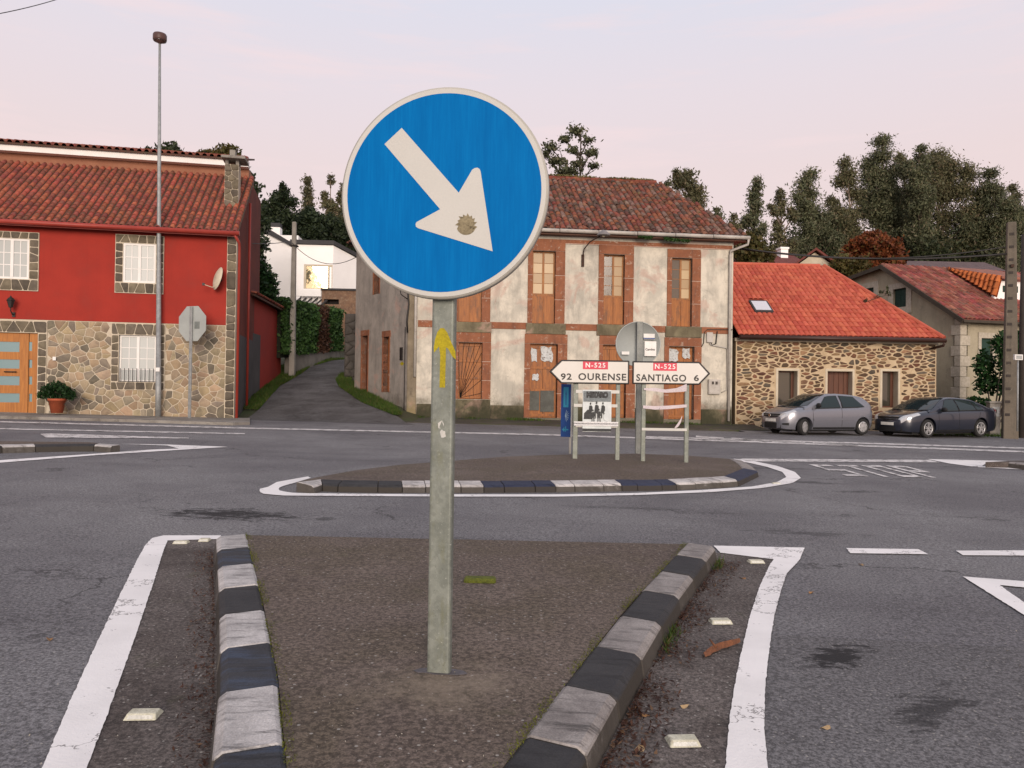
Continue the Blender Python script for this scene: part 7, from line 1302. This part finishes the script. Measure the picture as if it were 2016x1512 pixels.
for i, (px_, py_, hw_) in enumerate([(318, 287, 40), (430, 290, 44)]):
    Y = 60; q = dp(px_, py_, Y); zb_ = H(q.x, Y); h = q.z - zb_; w_ = hw_ / F * Y; tree('conifer_tree', ('left' if i == 0 else 'right') + ' one of two bushy treetops showing over the red house roof', (q.x, Y, zb_), [(w_ * .5 * math.cos(k * 2.1), 1.0 * math.sin(k), h - w_ * .35 - .35 * k * .5, w_ * .55, .9) for k in range(8)], L_olive if i else L_oak, M_trunkd, .2, 900, .3, 'dark trees behind the white house', 170 + i, .1, .4)
# autumn tree, yellowing bush, shrubs
q = dp(1718, 456, 55); zb_ = H(q.x, 55); h = q.z - zb_; s_ = 55 / F
tree('autumn_tree', 'round orange-red autumn tree between the far houses', (q.x, 55, zb_), [((x - 1718) * s_, dy, h - (y - 456) * s_, rx * s_, rz * s_) for x, y, rx, rz, dy in ((1718, 470, 26, 15, 0), (1690, 488, 30, 18, -.5), (1745, 488, 30, 18, .5), (1718, 496, 42, 24, -1), (1680, 512, 30, 20, 0), (1757, 512, 28, 20, 0), (1718, 524, 46, 26, -.6))], L_red, M_trunkd, .13, 2600, .2, None, 9, 0, .6, shell=.5)
q = dp(1660, 500, 50); zb_ = H(q.x, 50); h = q.z - zb_; s_ = 50 / F
tree('yellowing_tree', 'thin yellowing tree right of the cream gabled house', (q.x, 50, zb_), [((x - 1660) * s_, 0, h - (y - 500) * s_, rx * s_, rx * s_) for x, y, rx in ((1658, 516, 20), (1680, 530, 24), (1645, 528, 16), (1700, 520, 18), (1668, 545, 26))], L_olive, M_trunkd, .12, 900, .12, None, 10, 0, .6, shell=.3)
q = dp(1476, 490, 46); zb_ = H(q.x, 46); s_ = 46 / F; tree('yellowing_tree', 'olive-brown tree rising behind the left end of the orange roof', (q.x, 46, zb_), [((x - 1476) * s_, 0, dp(x, y, 46).z - zb_, rx * s_, rx * s_) for x, y, rx in ((1470, 480, 26), (1490, 492, 24), (1458, 500, 20), (1478, 515, 30), (1510, 505, 18))], L_olive, M_trunkd, .14, 1000, .15, None, 11, 0, .6, shell=.3)
def bush(name, label, clumps, leaf, size, dens, base, seed, cat='bush', stems=True, shell=.5, group=None):
    t = thing(name, label, cat, base, 0, group); pts = [blob(c[:3], (c[3], c[3], c[4]), int(dens * (c[3] * c[3] * c[4]) ** (2 / 3)), seed + i, shell, .25) for i, c in enumerate(clumps)]; v, f = leaves(np.concatenate(pts), size, .55, 0, seed); place(fast('foliage', v, f, leaf), 'foliage', t)
    m = MB()
    for c in clumps: m.tube([(0, 0, 0), (c[0] * .5, c[1] * .5, c[2] * .5), c[:3]], [.05 * min(1, c[3] * 2), .03 * min(1, c[3] * 2), .01], 5)
    m.build('stems', M_trunkd, t); return t
# shrub behind the red outbuilding, bush between the poles, potted plant, hedge
q = dp(530, 600, 33.2); s_ = 33.2 / F; bush('evergreen_shrub', 'tall dark green shrub above the red outbuilding roof', [((x - 530) * s_, 0, dp(x, y, 33.2).z - 3.2, rx * s_, rz * s_) for x, y, rx, rz in ((508, 520, 22, 30), (530, 545, 30, 40), (552, 570, 24, 30), (500, 560, 26, 34), (540, 590, 34, 26), (515, 590, 26, 26))], L_shrub, .11, 1900, (q.x - .6, 33.2, 3.2), 21)
q = dp(1955, 770, 30.5); s_ = 30.5 / F; bush('laurel_bush', 'dark green bush hiding the grey house corner window by the poles', [((x - 1955) * s_, (k % 3 - 1) * .4, dp(x, y, 30.5).z - .1, rx * s_, rz * s_) for k, (x, y, rx, rz) in enumerate(((1962, 680, 22, 24), (1992, 670, 24, 24), (1950, 715, 22, 30), (1985, 715, 32, 36), (2020, 700, 30, 50), (1955, 755, 24, 24), (1990, 760, 36, 34), (2030, 770, 40, 50), (1935, 792, 26, 12)))], L_shrub, .1, 1700, (q.x, 30.5, .1), 22)
bush('foliage_ball', 'x', [(0, 0, .62, .34, .22), (-.28, 0, .58, .24, .17), (.28, .05, .60, .25, .18), (.02, -.1, .8, .26, .16), (.42, 0, .5, .17, .13), (-.42, 0, .52, .17, .12), (.2, -.12, .72, .22, .14), (-.2, -.12, .72, .22, .14)], L_shrub, .04, 7000, (0, 0, 0), 23)
fb = [o_ for o_ in S.objects if o_.name == 'foliage_ball'][0]
for c in list(fb.children): c.parent = pl_ if False else bpy.data.objects['potted_plant']
bpy.data.objects.remove(fb)
A, B, ang, Ln, zt1, zt2 = HEDGE; hd = thing('hedge', 'tall clipped green hedge with a brown dead section along the lane', 'hedge', (A.x, A.y, 0), ang); zh1, zh2 = dp(556, 592, 34.7).z, dp(676, 612, 43).z
for nm, x0, x1, lf in (('foliage', -1.2, Ln * .44, L_hedge), ('dead_section', Ln * .44, Ln * .68, L_brown), ('foliage', Ln * .68, Ln * 1.03, L_hedge)):
    r_ = np.random.default_rng(int(x0 * 10) + 50); n = int((x1 - x0) * 2600); x = r_.uniform(x0, x1, n); fz = r_.random(n); zb_ = np.interp(x, [0, Ln], [zt1 - .1, zt2 - .1]); zt_ = np.interp(x, [0, Ln], [zh1, zh2]); y = np.where(r_.random(n) < .75, r_.normal(.02, .1, n), r_.uniform(0, 1.1, n)); top_ = r_.random(n) < .2; z = zb_ + (zt_ - zb_) * np.where(top_, 1 + r_.normal(0, .015, n), fz); y = np.where(top_, r_.uniform(0, 1.1, n), y + .07 * np.sin(x * 2.3) * np.sin(fz * 7)); v, f = leaves(np.stack([x, y, z], 1), .1, .5, 0, 60); place(fast(nm, v, f, lf), nm, hd)
m = MB(); m.prism([(-1.1, .16, zt1 - .3), (Ln * 1.02, .16, zt2 - .3), (Ln * 1.02, .16, zh2 - .1), (-1.1, .16, zh1 - .1)], (0, .9, 0)); m.build('core', pm('hedge_core', (.012, .018, .008), (.02, .02, .012), scale=4), hd)
# grass, moss, litter: nobody could count these
def blades(P, hgt, wd, seed, leaf, name, label, cat='grass'):
    r_ = np.random.default_rng(seed); n = len(P); a = r_.uniform(0, 6.28, n); h_ = hgt * r_.uniform(.4, 1.2, n); ln = r_.normal(0, .45, (n, 2)) * h_[:, None]; d = np.stack([np.cos(a), np.sin(a), np.zeros(n)], 1) * wd; t_ = P + np.concatenate([ln, h_[:, None]], 1); v = np.stack([P - d, P + d, t_], 1).reshape(-1, 3); return tag(place(fast(name, v, np.arange(3 * n).reshape(n, 3), leaf), name), label, cat, kind='stuff')
def scatter(n, fx, fy, fz, seed): r_ = np.random.default_rng(seed); x, y = fx(r_, n), None; y = fy(r_, n); return x, y
r_ = np.random.default_rng(31)
n = 16000; y = r_.uniform(26.8, 41, n); lx_ = np.interp(y, ly, lL); x = lx_ - r_.random(n) ** 1.3 * np.interp(y, [25.6, 28, 34, 41], [.7, 1.3, 1.3, 1.6]); z = np.array([lane_z(b) for b in y]) + .02; blades(np.stack([x, y, z], 1), .13, .012, 32, L_grass, 'verge_grass', 'short green grass on the left verge of the lane')
n = 14000; f = r_.random(n); y = 26.2 + 9.0 * f; rx_ = np.interp(y, ly, lR); x = rx_ + r_.random(n) * np.interp(y, [26.2, 28, 31, 36], [.3, .9, .8, .5]) - .05; z = np.array([lane_z(b) for b in y]) + .03; blades(np.stack([x, y, z], 1), .14, .012, 33, L_grass, 'verge_grass', 'green grass along the foot of the derelict side wall')
n = 5000; x = r_.uniform(-3.5, 8.3, n); yb = DO.y + (DR.y - DO.y) / (DR.x - DO.x) * (x - DO.x); y = yb - .05 - r_.random(n) ** 2 * .5; keep = np.sin(x * 3.1) + np.sin(x * 1.3 + 1) + r_.normal(0, .5, n) > .4; x, y = x[keep], y[keep]; z = DO.z + (DR.z - DO.z) * (x - DO.x) / (DR.x - DO.x) - .02; blades(np.stack([x, y, z], 1), .1, .012, 34, L_grass, 'weeds', 'weeds at the foot of the derelict front wall', 'weeds')
n = 9000; x = r_.uniform(14.5, 24, n); y = r_.uniform(26.9, 33, n); z = np.array([H(a, b) for a, b in zip(x, y)]) + .0; z = np.maximum(z, G(x, y) - .02); k_ = (y > 27.6 - .05 * (x - 15)); blades(np.stack([x, y, z], 1)[k_], .16, .014, 35, L_grass, 'roadside_grass', 'green grass around the poles at the right')
def along(pts, n, w0, w1, seed, side):
    P_ = [V((p[0], p[1], 0)) for p in pts]; d = [0]
    for a, b in zip(P_, P_[1:]): d.append(d[-1] + (b - a).length)
    r_ = np.random.default_rng(seed); s_ = r_.random(n) * d[-1]; X = np.interp(s_, d, [p.x for p in P_]); Y = np.interp(s_, d, [p.y for p in P_]); t_ = (P_[-1] - P_[0]).normalized(); nn = np.array([-t_.y, t_.x]) * side; o = w0 + (w1 - w0) * r_.random(n) ** 2.0; return X + nn[0] * o, Y + nn[1] * o, s_
def flakes(x, y, h, size, seed, mat, name, label, cat='leaf litter', flat=.35):
    r_ = np.random.default_rng(seed); n = len(x); z = G(x, y) + h + r_.random(n) * .018; P_ = np.stack([x, y, z], 1); a = r_.normal(size=(n, 3)); a[:, 2] *= flat; a /= np.linalg.norm(a, axis=1, keepdims=True); b = np.cross(a, np.array([0, 0, 1.0]) + r_.normal(0, .3, (n, 3))); b /= np.linalg.norm(b, axis=1, keepdims=True); s_ = size * r_.uniform(.4, 1.5, (n, 1)); A_, B_ = a * s_, b * s_ * r_.uniform(.12, .5, (n, 1)); v = np.stack([P_ - A_, P_ + B_, P_ + A_, P_ - B_], 1).reshape(-1, 3); return tag(place(fast(name, v, np.arange(4 * n).reshape(n, 4), mat), name), label, cat, kind='stuff')
x, y, s_ = along(RI[:-1], 4200, .25, .42, 41, 1); clump = np.sin(s_ * 9) * .5 + np.sin(s_ * 4.1 + 1) * .5 + np.random.default_rng(1).normal(0, .5, len(s_)) > -.35; flakes(x[clump], y[clump], .006, .012, 42, L_dead, 'leaf_litter', 'dark brown leaf litter heaped along the right kerb of the near island')
x, y, s_ = along(LI[:-1], 1500, .25, .38, 43, -1); flakes(x, y, .006, .010, 44, L_dead, 'leaf_litter', 'brown leaf litter along the left kerb of the near island')
for pts, sd, sg, lb in ((RI, 45, -1, 'line of yellow-green moss along the inner edge of the right kerb'), (LI, 46, 1, 'line of yellow-green moss along the inner edge of the left kerb')):
    x, y, s_ = along(pts, 5000, -.008, .035, sd, sg); cl_ = np.sin(s_ * 7 + sd) + np.sin(s_ * 17) * .6 + np.random.default_rng(sd).normal(0, .7, len(s_)) > -.1; flakes(x[cl_], y[cl_], .115, .005, sd, leafmat('moss_tuft', (.09, .10, .012), (.17, .18, .02)), 'moss_line', lb, 'moss', 1.0)
x, y, s_ = along(RI[:-1], 700, .25, .30, 47, 1); k_ = np.sin(s_ * 6.5) + np.sin(s_ * 2.9 + 2) > .75; blades(np.stack([x, y, G(x, y) + .004], 1)[k_], .06, .0035, 48, L_grass, 'kerb_grass', 'small grass tufts at the foot of the right kerb')
# pale grit and scattered bits on island, strips and road
def grit(n, reg, h, size, seed, mat, label):
    r_ = np.random.default_rng(seed); x = r_.uniform(reg[0], reg[1], n); y = reg[2] + (reg[3] - reg[2]) * r_.random(n) ** 1.3; return flakes(x, y, h - .008, size, seed, mat, 'grit', label, 'grit', .6)
M_grit = pm('pale_grit', (.42, .38, .33), (.3, .27, .22), rough=.9, bump=0)
LIx = lambda yy: np.interp(yy, sorted(p.y for p in LI), [p.x for p in sorted(LI, key=lambda p: p.y)]); RIx = lambda yy: np.interp(yy, sorted(p.y for p in RI), [p.x for p in sorted(RI, key=lambda p: p.y)])
r_ = np.random.default_rng(61); y = r_.uniform(2.0, 6.0, 1500); f = r_.random(1500); flakes(LIx(y) * (1 - f) + RIx(y) * f, y, .11, .0035, 62, M_grit, 'grit', 'pale grit scattered over the near island paving', 'grit', .6)
grit(900, (-2.2, -.8, 2.0, 6.0), .006, .004, 63, M_grit, 'pale grit on the brown strip left of the near island'); grit(1500, (.4, 4.5, 2.3, 7.5), .006, .004, 64, M_grit, 'pale grit on the road right of the near island')
M_dry = [pm('dry_leaf', (.34, .19, .08), (.24, .12, .05), scale=30, rough=.8), pm('pale_dry_leaf', (.42, .30, .17), (.3, .2, .1), scale=30, rough=.8)]
for i, (px_, py_, lb) in enumerate(((98, 1257, 'single dry leaf on the road left of the thick white line'), (1625, 1432, 'dry leaf on the dark repaired asphalt right of the white line'), (1270, 1407, 'orange dry leaf beside the lower right kerb'), (1348, 1390, 'pale dry leaf between the right kerb and the white line'), (1597, 1166, 'small pale leaf on the road right of the curved white line'), (1695, 1111, 'pale leaf below the short white dash'), (1462, 1138, 'pale leaf near the curved white line top'), (1258, 1475, 'thin reddish sliver of leaf at the foot of the right kerb'))):
    q = gp(px_, py_, .008); m = MB(); r2 = random.Random(i); s2 = .028 if i != 7 else .04; m.add([(s2 * math.cos(a) * (1 if k % 2 else .85), s2 * .45 * math.sin(a), .006 * math.sin(a * 2 + i)) for k, a in enumerate(np.linspace(0, 6.28, 9)[:-1])], [tuple(range(8))]); o = m.build('fallen_leaf', M_dry[i % 2]); o.location = q; o.rotation_euler = (0, 0, r2.uniform(0, 3)); tag(o, lb, 'leaf')
# weeds in the gutter of the derelict house and the bare creeper on the grey gable
q0, q1 = DF.at(1262, 468, -.5), DF.at(1360, 476, -.5); r_ = np.random.default_rng(71); pts = []
for k in range(9): f = [.02, .1, .18, .52, .6, .68, .76, .86, .95][k]; x = q0[0] + (q1[0] - q0[0]) * f; z = q0[1] + (q1[1] - q0[1]) * f + .05; pts.append(blob((x, -.42, z), (.16, .1, .07), 90, 700 + k, .2))
v, f = leaves(np.concatenate(pts), .045, .5, 0, 72); o = place(fast('gutter_weeds', v, f, L_hedge), 'gutter_weeds', old); o['kind'] = 'stuff'
P = dp(1705, 600, 31.5); cr = thing('bare_branch', 'bare creeper twig with few leaves against the grey gable', 'branch', P, 0); s_ = 31.5 / F; m = MB(); path = [(1690, 612), (1700, 596), (1722, 588), (1742, 582), (1752, 580)]; m.tube([dp(a, b, 31.5) - P for a, b in path], [.02, .016, .012, .009, .005], 5); m.tube([dp(1722, 588, 31.5) - P, dp(1738, 572, 31.5) - P, dp(1750, 567, 31.5) - P], [.012, .008, .004], 5); m.build('twig', M_trunkd, cr)
v, f = leaves(np.concatenate([blob(dp(a, b, 31.5) - P, (.12, .1, .1), 14, 720 + a, .3) for a, b in ((1735, 575), (1748, 568), (1728, 584), (1752, 580), (1744, 576), (1706, 592))]), .06, .5, 0, 73); place(fast('leaves', v, f, L_oak), 'leaves', cr)

# moss along the derelict house ridge
r_ = np.random.default_rng(91); x = r_.uniform(xl_old, xr_old, 2600); k_ = np.sin(x * 2.2) + np.sin(x * 5.1 + 1) + r_.normal(0, .6, 2600) > -.5; P_ = np.stack([x, RD_old + r_.normal(-.05, .06, 2600), zR_old + .1 + r_.random(2600) * .06], 1)[k_]
v, f = leaves(P_, .04, .6, 0, 92); o = place(fast('ridge_moss', v, f, leafmat('ridge_moss', (.16, .15, .05), (.26, .23, .09))), 'ridge_moss', old); o['kind'] = 'stuff'
